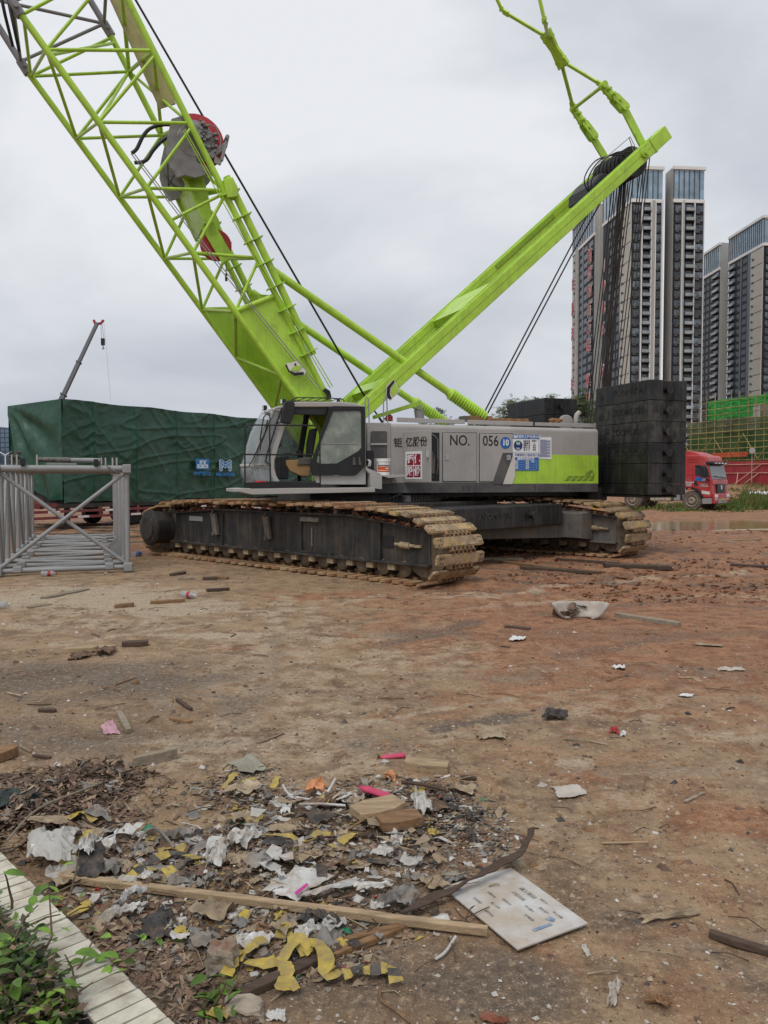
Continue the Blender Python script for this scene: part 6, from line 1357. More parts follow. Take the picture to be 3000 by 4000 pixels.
# ------------------------------------------------------------------ litter and timber on the ground
def wood(name, c, c2, **k): mat(name, c, .8, var=.22, vs=3, stretch=(2.2, 12, 14), dirt=c2, da=.6, ds=5, bump=.35, bs=16, rnd=.12, **k)
wood('wood_fresh', (.37, .27, .165), (.20, .135, .08)); wood('wood_brown', (.24, .135, .065), (.11, .065, .04)); wood('wood_dark', (.085, .055, .038), (.05, .035, .028)); wood('wood_grey', (.27, .225, .165), (.13, .10, .075))
mat('card_grey', (.26, .25, .20), .75, var=.1, vs=8, dirt=(.2, .15, .1), da=.4, ds=9); mat('pink_plastic', (.52, .045, .12), .4, var=.15, vs=9, dirt=(.35, .15, .12), da=.4, ds=9)
mat('pink_paper', (.46, .25, .30), .7, var=.12, vs=10); mat('litter_white', (.52, .515, .50), .65, var=.15, vs=12, dirt=(.28, .21, .145), da=.75, ds=11, dlo=.42, dhi=.66); mat('litter_tan', (.33, .26, .175), .8, var=.3, vs=10, dirt=(.2, .135, .085), da=.7, ds=12)
mat('litter_brown', (.15, .095, .065), .85, var=.4, vs=12); mat('litter_dark', (.04, .037, .036), .65, var=.5, vs=10, dirt=(.2, .14, .095), da=.6, ds=12); mat('litter_grey', (.21, .20, .185), .65, var=.35, vs=10, dirt=(.24, .17, .11), da=.7, ds=12); mat('litter_green', (.02, .21, .11), .5, var=.2)
mat('tape_yellow', (.44, .325, .06), .6, var=.22, vs=14, dirt=(.24, .185, .10), da=.85, ds=18, dlo=.4, dhi=.64); mat('tape_black', (.05, .047, .045), .6, var=.3, vs=12, dirt=(.2, .15, .1), da=.7, ds=16); mat('litter_orange', (.58, .26, .12), .7, var=.15)
mat('litter_red', (.33, .04, .035), .6, var=.3); mat('dry_leaf', (.20, .125, .085), .85, var=.35, vs=9, hue=(.30, .20, .14)); mat('fabric_dark', (.022, .035, .032), .8, var=.5, vs=22, dirt=(.09, .11, .10), da=.5, ds=18)
mat('sign_board', (.50, .495, .485), .55, var=.06, vs=4, dirt=(.35, .27, .185), da=.85, ds=6.5, dlo=.38, dhi=.66, hue=(.44, .41, .36)); mat('sign_ink', (.10, .10, .105), .6, dirt=(.45, .42, .38), da=.9, ds=40, dlo=.4, dhi=.6); mat('sign_blue', (.10, .19, .32), .6, dirt=(.4, .38, .35), da=.8, ds=25); mat('magenta', (.42, .03, .22), .5); mat('stone', (.32, .27, .21), .9, var=.25, vs=8, dirt=(.13, .10, .08), da=.6, ds=6, bump=.7, bs=18, hue=(.20, .12, .08))
mat('brick_red', (.23, .075, .045), .9, var=.3, vs=12, dirt=(.3, .24, .19), da=.6, ds=7, bump=.6, bs=20); mat('pale_board', (.40, .32, .22), .75, var=.15, vs=2); mat('bottle_clear', (.45, .46, .47), .2, alpha=.55); mat('plaster', (.44, .40, .35), .85, var=.15, vs=6, dirt=(.22, .14, .09), da=.6, ds=5, bump=.5, bs=25)
gplank((2790, 2066), (3040, 2079), .9, .035, 'pale_board', 'pale sheet of plywood lying at the edge of the muddy puddle', 'board', name='board', z=.06)
W = 'wood_'
for p0, p1, w_, h_, mt, lab in (
    ((1583, 2998), (1752, 3010), .11, .05, 'fresh', 'squared pale timber block at the top edge of the litter'),
    ((520, 2990), (692, 2966), .05, .065, 'grey', 'short weathered timber stub right of the dead leaf heap'),
    ((-40, 2985), (52, 2948), .11, .06, 'brown', 'reddish timber block cut off by the left edge'),
    ((256, 2548), (450, 2540), .12, .045, 'fresh', 'split pale plank beside the torn brown paper'),
    ((476, 2526), (580, 2520), .11, .05, 'dark', 'short dark plank right of the split pale plank'),
    ((588, 2358), (722, 2350), .09, .045, 'brown', 'brown timber below the drink carton'),
    ((448, 2374), (524, 2370), .10, .05, 'brown', 'short brown block left of the drink carton timber'),
    ((170, 2338), (340, 2304), .14, .03, 'grey', 'cracked board with peeling layers on the pale concrete'),
    ((668, 2250), (722, 2243), .12, .05, 'dark', 'dark splintered board nearest the grey lattice section'),
    ((695, 2266), (757, 2264), .11, .05, 'grey', 'grey board in front of the dark splintered board'),
    ((792, 2265), (848, 2264), .10, .05, 'dark', 'dark board with a pale edge, left one of the pair by the track'),
    ((840, 2258), (890, 2262), .10, .04, 'brown', 'thin brown board, right one of the pair by the track'),
    ((808, 2314), (895, 2308), .10, .045, 'dark', 'dark plank lying alone in front of the near track'),
    ((108, 2375), (196, 2364), .14, .02, 'grey', 'flat grey shingle at the left on the concrete'),
    ((2405, 2408), (2655, 2445), .10, .05, 'grey', 'long grey batten right of the broken basin'),
    ((1975, 2452), (2070, 2462), .09, .025, 'dark', 'short dark stick below the broken basin'),
    ((2375, 2320), (2452, 2314), .08, .035, 'brown', 'dark red stick beyond the broken basin'),
    ((2035, 2222), (2345, 2240), .18, .05, 'dark', 'long dark board in the mud between the two tracks'),
    ((2360, 2222), (2620, 2226), .30, .07, 'dark', 'rotten dark board heap in front of the far track'),
    ((1960, 2198), (2180, 2228), .14, .05, 'brown', 'brown board leading under the crane'),
    ((2180, 2190), (2420, 2205), .12, .05, 'dark', 'thin black board along the far track'),
    ((1840, 2190), (2040, 2186), .16, .05, 'grey', 'grey board in the shade under the crane'),
    ((2855, 2214), (3030, 2224), .20, .07, 'dark', 'dark timber at the right edge of the rutted mud'),
    ((2810, 2118), (2975, 2112), .10, .03, 'fresh', 'thin pale strip on the mud before the puddle'),
    ((2770, 3660), (3060, 3745), .035, .025, 'dark', 'charred dark branch at the right edge'),
    ((690, 2741), (748, 2775), .03, .025, 'dark', 'short dark twig in the open middle ground'),
    ((668, 2812), (745, 2830), .05, .02, 'brown', 'splintered orange-brown chip below the twig'),
    ((465, 2790), (505, 2860), .045, .03, 'grey', 'grey lath standing beside the pink paper'),
    ((150, 2782), (220, 2778), .05, .025, 'dark', 'dark bark strip left of the pink paper'),
    ((2650, 2645), (2710, 2647), .05, .006, 'fresh', 'bent pale veneer strip, left piece'),
    ((2708, 2646), (2740, 2665), .05, .006, 'fresh', 'bent pale veneer strip, right piece'),
    ((1480, 3270), (1250, 3290), .03, .02, 'dark', 'black stick inside the litter heap'),
    ((1800, 3040), (1862, 3045), .03, .02, 'dark', 'dark stick by the squared timber block'),
    ((2675, 3140), (2750, 3110), .018, .012, 'grey', 'thin pale stick on the right'),
    ((2350, 3288), (2532, 3287), .012, .010, 'fresh', 'long thin straw-like stick with a yellow end'),
    ((1340, 3690), (1560, 3640), .03, .025, 'brown', 'thin brown branch under the long timber'),
    ((880, 3940), (1330, 3720), .045, .03, 'dark', 'thick dark branch slanting below the yellow tape'),
    ((1240, 3775), (1620, 3615), .03, .025, 'brown', 'long brown stick slanting towards the white sign'),
    ((130, 2955), (198, 2966), .025, .02, 'dark', 'forked dark twig at the left')):
    gplank(p0, p1, w_, h_, W+mt, lab, 'timber' if w_ > .045 else 'stick', name='timber' if w_ > .045 else 'stick')
gplank((205, 3446), (1905, 3668), .034, .030, 'wood_fresh', 'long squared pale timber lying across the whole litter heap', 'timber', name='timber', z=.015)
# broken board of two plies in the heap
gplank((1390, 3235), (1560, 3190), .16, .04, 'wood_fresh', 'thick pale plank end with saw marks in the litter heap', 'timber', name='timber', z=.05)
gplank((1480, 3262), (1640, 3235), .13, .045, 'wood_brown', 'split golden plank end leaning in the litter heap', 'timber', name='timber', z=.03)
# white information sign on the ground with a strip of bark over it
sgn = [G(1727, 3485), G(1997, 3411), G(2296, 3629), G(2022, 3733)]
sgn = [Vector((p.x, p.y, .018)) for p in sgn]; q = MB(); q.prism(sgn, (0, 0, .006)); sb = q.build('information_sign', 'sign_board'); tag(sb, 'dirty white plastic information sign lying flat at the lower right', 'sign')
def sgp(u, v): p = sgn[0].lerp(sgn[3], u).lerp(sgn[1].lerp(sgn[2], u), v); return Vector((p.x, p.y, .0262))
rt = (sgn[1]-sgn[2]).normalized(); upv = (sgn[1]-sgn[0]).normalized()
rd = (sgn[3]-sgn[0]).normalized(); upp = Vector((-rd.y, rd.x, 0))
for s_, u, v, sz in (('施工标牌', .42, .80, .024), ('工程概况', .42, .66, .02), ('建设单位', .30, .40, .0135), ('施工单位', .45, .30, .0135), ('监理单位', .45, .46, .0135), ('安全生产', .70, .72, .0135), ('文明施工', .62, .60, .0135), ('质量第一', .60, .85, .013), ('开工日期', .80, .80, .013), ('项目经理', .32, .18, .013), ('监督电话', .52, .14, .013), ('总平面图', .72, .48, .013)):
    q = MB(); put_text(q, s_, sz, face_M(sgp(u, v), rd, upp), 1.0, .0003, .0001); q.build('lettering', 'sign_ink', sb)
q = MB(); q.prism([sgp(.86,.36), sgp(.89,.36), sgp(.89,.62), sgp(.86,.62)], (0,0,.0005)); q.build('print', 'sign_blue', sb); q = MB(); q.prism([sgp(.80,.62), sgp(.86,.66), sgp(.84,.72), sgp(.79,.70)], (0,0,.0005)); q.build('print', 'sign_blue', sb); q = MB(); q.prism([sgp(.06,.06), sgp(.12,.06), sgp(.12,.16), sgp(.06,.16)], (0,0,.0005)); q.build('print', 'sign_blue', sb)
def strip(name, px, w_, mt, lab, cat, z=.0, hz=None, th=.006, tw=.45, group=None, seed=1):
    if th < .005: w_ *= .72; hz = [h*.38 for h in hz]; th = .0008; tw = .3
    P = [G(x, y) for x, y in px]; P = [Vector((p.x, p.y, gh(p.x, p.y)+.006+z+(hz[i] if hz else 0))) for i, p in enumerate(P)]
    pts = []                                            # smooth
    for i in range(len(P)-1):
        for k in range(5):
            t = k/5; p0, p1, p2, p3 = P[max(i-1,0)], P[i], P[i+1], P[min(i+2, len(P)-1)]
            pts.append(.5*((2*p1) + (p2-p0)*t + (2*p0-5*p1+4*p2-p3)*t*t + (3*p1-p0-3*p2+p3)*t**3))
    pts.append(P[-1]); q = MB(); vs = []
    for i, p in enumerate(pts):
        p = p+Vector((.012*noise.noise(Vector((i*.9, seed, 3))), .012*noise.noise(Vector((i*.9, seed, 7))), .014*abs(noise.noise(Vector((i*1.1, seed, 1)))))); d_ = (pts[min(i+1, len(pts)-1)]-pts[max(i-1, 0)]).normalized(); s_ = d_.cross(Vector((0,0,1))).normalized(); a_ = tw*math.sin(i*.55+seed*1.7); n_ = s_.cross(d_)
        e_ = (s_*math.cos(a_) + n_*math.sin(a_))*w_/2; lift = abs(math.sin(a_))*w_/2; p = p+Vector((0,0,lift)); vs += [p-e_, p, p+e_]
    q.add(vs, [(3*i+j, 3*i+j+1, 3*i+j+4, 3*i+j+3) for i in range(len(pts)-1) for j in range(2)], False)
    if isinstance(mt, (list, tuple)):
        for i in range(len(q.m)): q.m[i] = (i//6) % 2
    o = q.build(name, mt, solid=th); return tag(o, lab, cat, group)
strip('bark_strip', [(1570,3612),(1680,3560),(1800,3510),(1920,3460),(2030,3410),(2085,3350)], .034, 'wood_dark', 'long dark strip of bark curling across the white sign', 'bark', z=.03, hz=[0,0,.01,.02,.05,.10], tw=.5)
Y, YB = 'tape_yellow', ['tape_yellow', 'tape_black']
for px, w_, mt, lab, hz, sd_ in (
    ([(960,3790),(1060,3800),(1110,3780),(1160,3720),(1200,3760)], .07, Y, 'curled yellow tape, the big loop below the long timber', [.01,.02,.03,.10,.03], 1),
    ([(1185,3760),(1230,3750),(1270,3790),(1280,3840),(1330,3830)], .08, Y, 'broad yellow tape arching right of the big loop', [.06,.10,.08,.02,.01], 2),
    ([(1340,3840),(1400,3830),(1460,3828),(1530,3830),(1550,3870)], .07, YB, 'yellow and black striped tape end, rightmost', [.01,.03,.03,.03,.01], 3),
    ([(1110,3800),(1120,3850),(1100,3900),(1160,3880)], .07, Y, 'yellow tape flap folded under the big loop', [.04,.02,.01,.02], 5),
    ([(930,3790),(980,3740),(1040,3710)], .05, Y, 'straight yellow tape left of the big loop', [.01,.03,.05], 4),
    ([(885,3850),(910,3800),(930,3760)], .06, Y, 'yellow tape hanging by the broken stone', [.01,.03,.06], 6),
    ([(1090,3690),(1110,3660),(1130,3700)], .06, Y, 'small yellow tape fold just under the timber', [.01,.05,.02], 7),
    ([(520,3420),(600,3400),(680,3370),(790,3400)], .07, YB, 'black and yellow tape running along the left heap', [.03,.05,.06,.02], 8),
    ([(490,3470),(560,3440),(620,3430)], .07, YB, 'yellow tape with black bars by the dark panel', [.02,.05,.03], 9),
    ([(640,3440),(720,3410),(790,3380)], .08, YB, 'wide striped tape end at the right of the left heap', [.02,.05,.04], 10),
    ([(620,3350),(680,3340),(730,3330)], .08, Y, 'flat piece of yellow tape behind the striped tape', [.02,.03,.02], 11),
    ([(300,3310),(340,3290),(360,3320)], .06, Y, 'crumpled yellow tape by the clear plastic', [.03,.06,.03], 12),
    ([(250,3400),(290,3380),(280,3430)], .08, Y, 'yellow wrapper standing behind the tiled kerb', [.02,.06,.02], 13),
    ([(265,3225),(320,3205),(370,3230)], .05, Y, 'yellow wrapper beside the blue-grey sheet', [.03,.05,.02], 14),
    ([(1010,3290),(1090,3295),(1160,3300)], .04, Y, 'long flat yellow ribbon in the middle heap', [.04,.05,.04], 15),
    ([(1180,3310),(1250,3290),(1310,3280)], .05, Y, 'ochre ribbon next to the long flat yellow ribbon', [.04,.06,.03], 16),
    ([(1330,3320),(1370,3300),(1400,3290)], .06, Y, 'yellow scrap below the plank ends', [.03,.06,.03], 17),
    ([(1130,3370),(1150,3340),(1175,3325)], .05, Y, 'bright yellow tag in the middle heap', [.02,.04,.02], 18),
    ([(870,3100),(910,3060),(925,3040)], .05, Y, 'dull yellow tape at the top of the middle heap', [.02,.05,.03], 19),
    ([(930,3075),(990,3065),(1000,3070)], .04, Y, 'yellow shred below the grey card', [.03,.04,.02], 20),
    ([(1065,3095),(1080,3070),(1085,3060)], .05, Y, 'upright yellow shred right of the grey card', [.01,.07,.09], 21),
    ([(540,3440),(570,3470),(600,3440)], .05, Y, 'yellow scrap in front of the black bars', [.01,.03,.01], 22),
    ([(205,3650-40),(330,3560),(330,3540)], .05, Y, 'dirty yellow tape against the kerb', [.01,.02,.03], 23),
    ([(690,3690),(710,3670),(730,3690)], .04, Y, 'yellow plastic ring below the long timber', [.01,.03,.01], 24),
    ([(830,4010),(850,3980),(900,3990)], .06, Y, 'bright yellow scrap by the flat stone at the bottom', [.01,.03,.01], 25)):
    strip('hazard_tape' if 'tape' in lab else 'wrapper', px, w_, mt, lab, 'tape' if 'tape' in lab else 'scrap', z=.01, hz=hz, th=.002, seed=sd_, group='scraps of yellow tape and wrapper')
for name, px, mt, amp, lab, cat, z, zup in (
    ('grey_card', [(890,3000),(985,2975),(1050,3025),(960,3040)], 'card_grey', .03, 'folded grey card at the top of the middle heap', 'card', .02, .07),
    ('pink_paper', [(394,2835),(440,2812),(462,2860),(410,2868)], 'pink_paper', .015, 'pale pink paper label in the open ground', 'paper', 0, .0),
    ('clear_plastic', [(105,3400),(290,3430),(310,3290),(120,3290)], 'clear_film', .07, 'crumpled translucent plastic sheet leaning on the tiled kerb', 'plastic sheet', .05, .08),
    ('panel_scrap', [(295,3465),(395,3465),(412,3370),(310,3380)], 'litter_dark', .03, 'dark grey panel scrap behind the end of the long timber', 'panel', .04, .03),
    ('white_paper', [(790,3400),(870,3420),(900,3330),(820,3330)], 'litter_white', .08, 'crumpled white paper, left of the white paper cluster', 'paper', .02, .04),
    ('white_paper', [(880,3340),(960,3350),(1010,3290),(900,3300)], 'litter_white', .09, 'crumpled white paper with the torn top, right of the cluster', 'paper', .03, .04),
    ('white_paper', [(870,3390),(990,3420),(1000,3380),(900,3360)], 'litter_tan', .05, 'stained pale board scrap below the white paper cluster', 'paper', .01, .03),
    ('envelope', [(1040,3500),(1160,3550),(1295,3450),(1160,3400)], 'litter_white', .02, 'white plastic mailing envelope above the long timber', 'envelope', .02, .03),
    ('white_strip', [(1180,3530),(1200,3545),(1420,3480),(1390,3470)], 'litter_white', .03, 'long white paper strip right of the envelope', 'paper', .03, .02),
    ('white_strip', [(1400,3520),(1530,3500),(1525,3485),(1380,3495)], 'litter_white', .03, 'white torn strip right of the long paper strip', 'paper', .03, .02),
    ('white_paper', [(395,3640),(520,3620),(550,3570),(430,3600)], 'litter_white', .06, 'cracked white sheet beside the tiled kerb', 'paper', .02, .05),
    ('white_paper', [(430,3600),(480,3590),(560,3530),(500,3540)], 'litter_white', .07, 'torn tongue of the cracked white sheet', 'paper', .04, .05),
    ('white_paper', [(270,3390),(350,3430),(385,3330),(330,3350)], 'litter_white', .08, 'white paper curled over the dark panel scrap', 'paper', .06, .05),
    ('green_paper', [(540,3275),(600,3270),(612,3250),(570,3248)], 'litter_green', .03, 'bright green card at the edge of the left heap', 'card', .02, .02),
    ('white_paper', [(515,3290),(560,3290),(575,3275),(520,3275)], 'litter_white', .04, 'white card under the green card', 'paper', .01, .02),
    ('blue_sheet', [(330,3215),(440,3230),(410,3190),(350,3195)], 'litter_grey', .05, 'blue-grey plastic sheet on the left heap', 'plastic sheet', .03, .05),
    ('dark_fabric', [(-60,3200),(150,3190),(165,3110),(-40,3130)], 'fabric_dark', .08, 'dark green fabric bundle at the left edge', 'fabric', .02, .08),
    ('cream_board', [(100,3275),(260,3280),(280,3255),(110,3260)], 'litter_tan', .02, 'cream board behind the translucent plastic', 'board', .07, .02),
    ('black_round', [(555,3690),(640,3690),(640,3620),(570,3615)], 'litter_dark', .03, 'round black plastic disc speckled with mud', 'disc', .01, .02),
    ('clear_sheet', [(2150,3075),(2190,3115),(2298,3105),(2255,3068)], 'plaster', .012, 'flat cloudy plastic sheet alone on the right', 'plastic sheet', .0, .0),
    ('orange_cloth', [(1200,3125),(1270,3125),(1265,3080),(1215,3080)], 'litter_orange', .07, 'orange crumpled rubber glove in the heap', 'glove', .03, .06),
    ('grey_bag', [(1480,3560),(1620,3590),(1640,3520),(1520,3520)], 'litter_grey', .08, 'crumpled grey plastic bag behind the long timber', 'bag', .02, .05),
    ('clear_bag', [(1620,3230),(1690,3220),(1660,3140),(1610,3130)], 'clear_film', .10, 'clear plastic bag at the right of the plank ends', 'bag', .03, .06),
    ('blue_mask', [(1990,2508),(2050,2508),(2055,2494),(2000,2494)], 'sheet_white', .05, 'white and blue wrapper left of the open mud', 'wrapper', .0, .03),
    ('blue_wrap', [(2390,2615),(2445,2617),(2440,2604),(2400,2604)], 'sheet_white', .05, 'pale blue scrap in the open mud', 'wrapper', .0, .02),
    ('carton', [(2652,2728),(2700,2730),(2710,2720),(2660,2718)], 'sheet_white', .02, 'flattened white carton at the right', 'carton', .0, .03),
    ('tan_paper', [(2715,2525),(2830,2530),(2820,2518),(2720,2518)], 'litter_tan', .02, 'long flat tan paper at the right', 'paper', .0, .0),
    ('tan_paper', [(2800,2620),(2905,2625),(2905,2610),(2805,2610)], 'plaster', .02, 'pale flat patch of paper at the far right', 'paper', .0, .0),
    ('brown_peel', [(1855,2890),(1980,2892),(1975,2855),(1870,2858)], 'litter_tan', .05, 'heap of peeling brown cardboard in the open middle ground', 'cardboard', .0, .05),
    ('dark_scrap', [(2120,2820),(2210,2820),(2220,2790),(2140,2788)], 'litter_dark', .08, 'tangle of black scraps right of the dark skid mark', 'scrap', .0, .05),
    ('red_wrap', [(2380,2870),(2415,2875),(2415,2858),(2385,2856)], 'litter_red', .05, 'small red wrapper beside a white one', 'wrapper', .0, .03),
    ('white_wrap', [(2425,2885),(2445,2885),(2445,2870),(2428,2870)], 'sheet_white', .04, 'small white wrapper beside the red one', 'wrapper', .0, .02),
    ('orange_leaf', [(1500,3052),(1545,3055),(1550,3035),(1510,3035)], 'litter_orange', .05, 'rust-orange dry leaf at the top of the heap', 'leaf', .0, .03),
    ('brown_bark', [(2520,3610),(2720,3580),(2710,3560),(2500,3590)], 'litter_tan', .03, 'torn pale bark strip at the right', 'bark', .0, .02),
    ('pale_leaf', [(2268,3705),(2290,3745),(2308,3740),(2290,3690)], 'plaster', .01, 'pale oval leaf right of the white sign', 'leaf', .0, .01),
    ('tan_scrap', [(2370,3940),(2400,3945),(2430,3840),(2380,3850)], 'plaster', .03, 'pale ragged paper near the bottom right', 'paper', .0, .01),
    ('brown_splinter', [(2520,3920),(2610,3950),(2630,3930),(2560,3900)], 'wood_brown', .04, 'splintered brown wood chip at the bottom right', 'wood chip', .0, .02),
    ('pinkish_slab', [(1880,3960),(1990,3990),(1970,4010),(1875,4000)], 'brick_red', .02, 'flat pinkish brick scrap at the bottom edge', 'brick', .0, .02),
    ('white_scrap', [(1045,3995),(1110,4010),(1115,3965),(1050,3962)], 'litter_white', .02, 'square white paper at the bottom edge', 'paper', .0, .01),
    ('tile_scrap', [(1955,3405),(2010,3415),(2040,3385),(1975,3365)], 'card_grey', .04, 'broken grey tile at the top of the white sign', 'tile', .02, .03),
    ('clear_label', [(1700,3460),(1790,3460),(1810,3430),(1715,3435)], 'litter_grey', .03, 'dirty grey paper left of the white sign', 'paper', .0, .01),
    ('brown_paper', [(270,2580),(350,2570),(360,2555),(280,2560)], 'litter_brown', .06, 'torn brown paper below the split pale plank', 'paper', .0, .03),
    ('curled_paper', [(365,2560),(440,2565),(450,2545),(380,2545)], 'litter_brown', .07, 'curled brown cardboard on the split pale plank', 'cardboard', .02, .05)):
    sheet(name, px, mt, amp, lab, cat, seed=hash(name+lab[:9]) % 50 if 0 else len(lab)+len(px)*3+px[0][0] % 17, z=z, zup=zup, n=10, group=None)
# envelope print
def on(px, py, z): p = G(px, py); return Vector((p.x, p.y, z))
q = MB(); q.prism([on(1150,3540,.055), on(1200,3505,.06), on(1205,3515,.06), on(1158,3550,.055)], (0,0,.001)); q.build('edge_strip', 'magenta', bpy.data.objects['envelope'])
# bottles
def bottle(px0, px1, r, mt, capm, lab, z=.0, lab2=None):
    a_, b_ = G(*px0), G(*px1); L_ = (b_-a_).length; d_ = (b_-a_).normalized(); a_.z = gh(a_.x, a_.y)+r+z; root = empty('plastic_bottle', (a_.x, a_.y, gh(a_.x, a_.y)+z)); tag(root, lab, 'bottle')
    q = MB(); q.lathe(a_, d_, [(0, r*.7), (.008, r), (L_*.2, r), (L_*.3, r*.95), (L_*.7, r), (L_*.8, r*.75), (L_*.9, r*.42), (L_*.93, r*.4)], 16); q.v = [Vector((p.x, p.y, a_.z-r + (p.z-a_.z+r)*(.62 if mt == 'pink_plastic' else 1))) for p in q.v]; q.build('body', mt, root)
    q = MB(); q.lathe(a_+d_*L_*.92, d_, [(0, r*.48), (L_*.08, r*.46)], 12); q.build('cap', capm, root)
    if lab2: q = MB(); q.lathe(a_+d_*L_*.42, d_, [(0, r*1.01), (L_*.2, r*1.01)], 16); q.build('wrap_label', lab2, root)
bottle((1582, 2962), (1475, 2972), .024, 'pink_plastic', 'litter_brown', 'pink plastic bottle beside the squared timber block', .0)
bottle((1520, 3158), (1395, 3115), .026, 'pink_plastic', 'litter_grey', 'pink plastic bottle lying in the middle of the heap', .05)
bottle((160, 2252), (222, 2250), .045, 'bottle_clear', 'litter_red', 'clear bottle with red label under the lattice section', .0, 'litter_red')
bottle((-30, 2380), (38, 2376), .05, 'bottle_clear', 'litter_white', 'clear bottle at the left edge on pale concrete')
bottle((522, 2176), (552, 2170), .06, 'bottle_clear', 'poster_blue', 'crushed blue-labelled bottle between lattice section and track', .0, 'poster_blue')
bottle((712, 2336), (768, 2342), .05, 'bottle_clear', 'litter_white', 'drink bottle with red and yellow label on brown timber', .02, 'litter_red')
# broken basin with plaster
bs0 = G(2250, 2420); be = empty('broken_basin', (bs0.x, bs0.y, 0)); tag(be, 'broken pale basin lying on its side in the mud', 'basin')
q = MB()
def basin(u, v):
    t = math.pi*(u*1.15-.08); r_ = .31+.04*math.sin(u*9); ph = v*.95
    return (bs0.x+.06+r_*math.cos(t)*math.sin(.4+ph), bs0.y+.2*math.sin(t)*math.sin(.4+ph), .02+.26*(1-math.cos(ph*1.5))*.8+.015*noise.noise(Vector((u*6, v*5, 2))))
q.grid(basin, 22, 8); q.build('bowl', 'plaster', be, solid=.03)
q = MB()
for k in range(14):
    rs = random.Random(k); x, y, z, s_ = bs0.x+rs.uniform(-.28,.28), bs0.y+rs.uniform(-.05,.25), rs.uniform(.0,.16), rs.uniform(.05,.12)
    q.add([(x+s_*rs.uniform(-1,1), y+s_*rs.uniform(-1,1), max(0, z+s_*rs.uniform(-.5,.8))) for _ in range(6)], [(0,1,2),(0,2,3),(0,3,4),(0,4,1),(5,2,1),(5,3,2),(5,4,3),(5,1,4)])
q.build('mud_fill', 'litter_brown', be)
def rock(cpx, size, mt, lab, seed, name='stone', cat='stone', sink=.02):
    c_ = G(*cpx); q = MB(); rs = random.Random(seed); nu, nv = 12, 8
    def f(u, v):
        t = u*2*math.pi; p = v*math.pi; d_ = Vector((math.cos(t)*math.sin(p), math.sin(t)*math.sin(p), math.cos(p))); m_ = max(abs(d_.x), abs(d_.y), abs(d_.z)); k = (1/m_)**.75*(.62+.22*noise.noise(d_*1.6+Vector((seed*3.3,0,0)))+.06*noise.noise(d_*5+Vector((0,seed,0))))
        return (c_.x+d_.x*k*size[0], c_.y+d_.y*k*size[1], max(-.01, size[2]*.75+d_.z*k*size[2])-sink)
    q.grid(f, nu*2, nv*2, False); o = q.build(name, mt); return tag(o, lab, cat)
rock((872, 3790), (.075, .075, .085), 'stone', 'upright broken stone with red core left of the yellow tape', 3); rock((950, 3960), (.10, .07, .045), 'stone', 'flat mossy stone at the bottom edge', 5)
rock((912, 3770), (.02, .03, .06), 'plaster', 'pale wood-like sliver beside the upright broken stone', 9, 'stone')
# hoop, straps, cords
for px, r_, mt, lab, hz in (([(1105,3095),(1130,3125),(1190,3145),(1260,3145),(1310,3090)], .008, 'litter_white', 'white bent plastic strap round the orange glove', [.03,.03,.03,.03,.06]),
        ([(1170,3182),(1260,3180),(1350,3186)], .007, 'litter_white', 'white plastic pipe in the middle heap', [.05,.05,.05]), ([(530,3330),(570,3305),(620,3305),(680,3340)], .007, 'litter_grey', 'grey bent hose over the left heap', [.01,.06,.07,.03]),
        ([(1570,3085),(1650,3100),(1740,3105)], .012, 'wood_dark', 'dark round branch at the right of the heap', [.03,.04,.02]), ([(30,3420),(140,3290),(280,3180),(420,3080)], .006, 'wood_grey', 'long thin bare branch leaning over kerb and leaf heap', [.15,.14,.10,.04]),
        ([(2430,3170),(2500,3180),(2560,3160)], .003, 'wood_brown', 'thin root on the right ground', [.0,.01,.0]), ([(1485,3880),(1490,3930),(1550,3970),(1600,4000)], .004, 'wood_brown', 'thin brown cord at the bottom', [.0,.01,.01,.0]),
        ([(1700,3745),(1740,3730),(1780,3690)], .006, 'litter_white', 'white string left of the sign', [.0,.01,.02]), ([(80,2915),(85,2935),(120,2945)], .006, 'litter_tan', 'pale curved twig at the left', [.0,.02,.0]), ([(30,2716),(85,2728)], .008, 'litter_tan', 'thin pale stick at the left', [.01,.01]),
        ([(1360,3280),(1480,3240),(1620,3250),(1700,3230)], .006, 'wood_brown', 'long curved root over the plank ends', [.04,.07,.06,.02])):
    P = [G(x, y) for x, y in px]; q = MB(); q.spath([Vector((p.x, p.y, gh(p.x, p.y)+r_+h_)) for p, h_ in zip(P, hz)], r_, 6); tag(q.build(lab.split(' ')[-1] if 0 else 'strip_of_litter', mt), lab, 'litter')
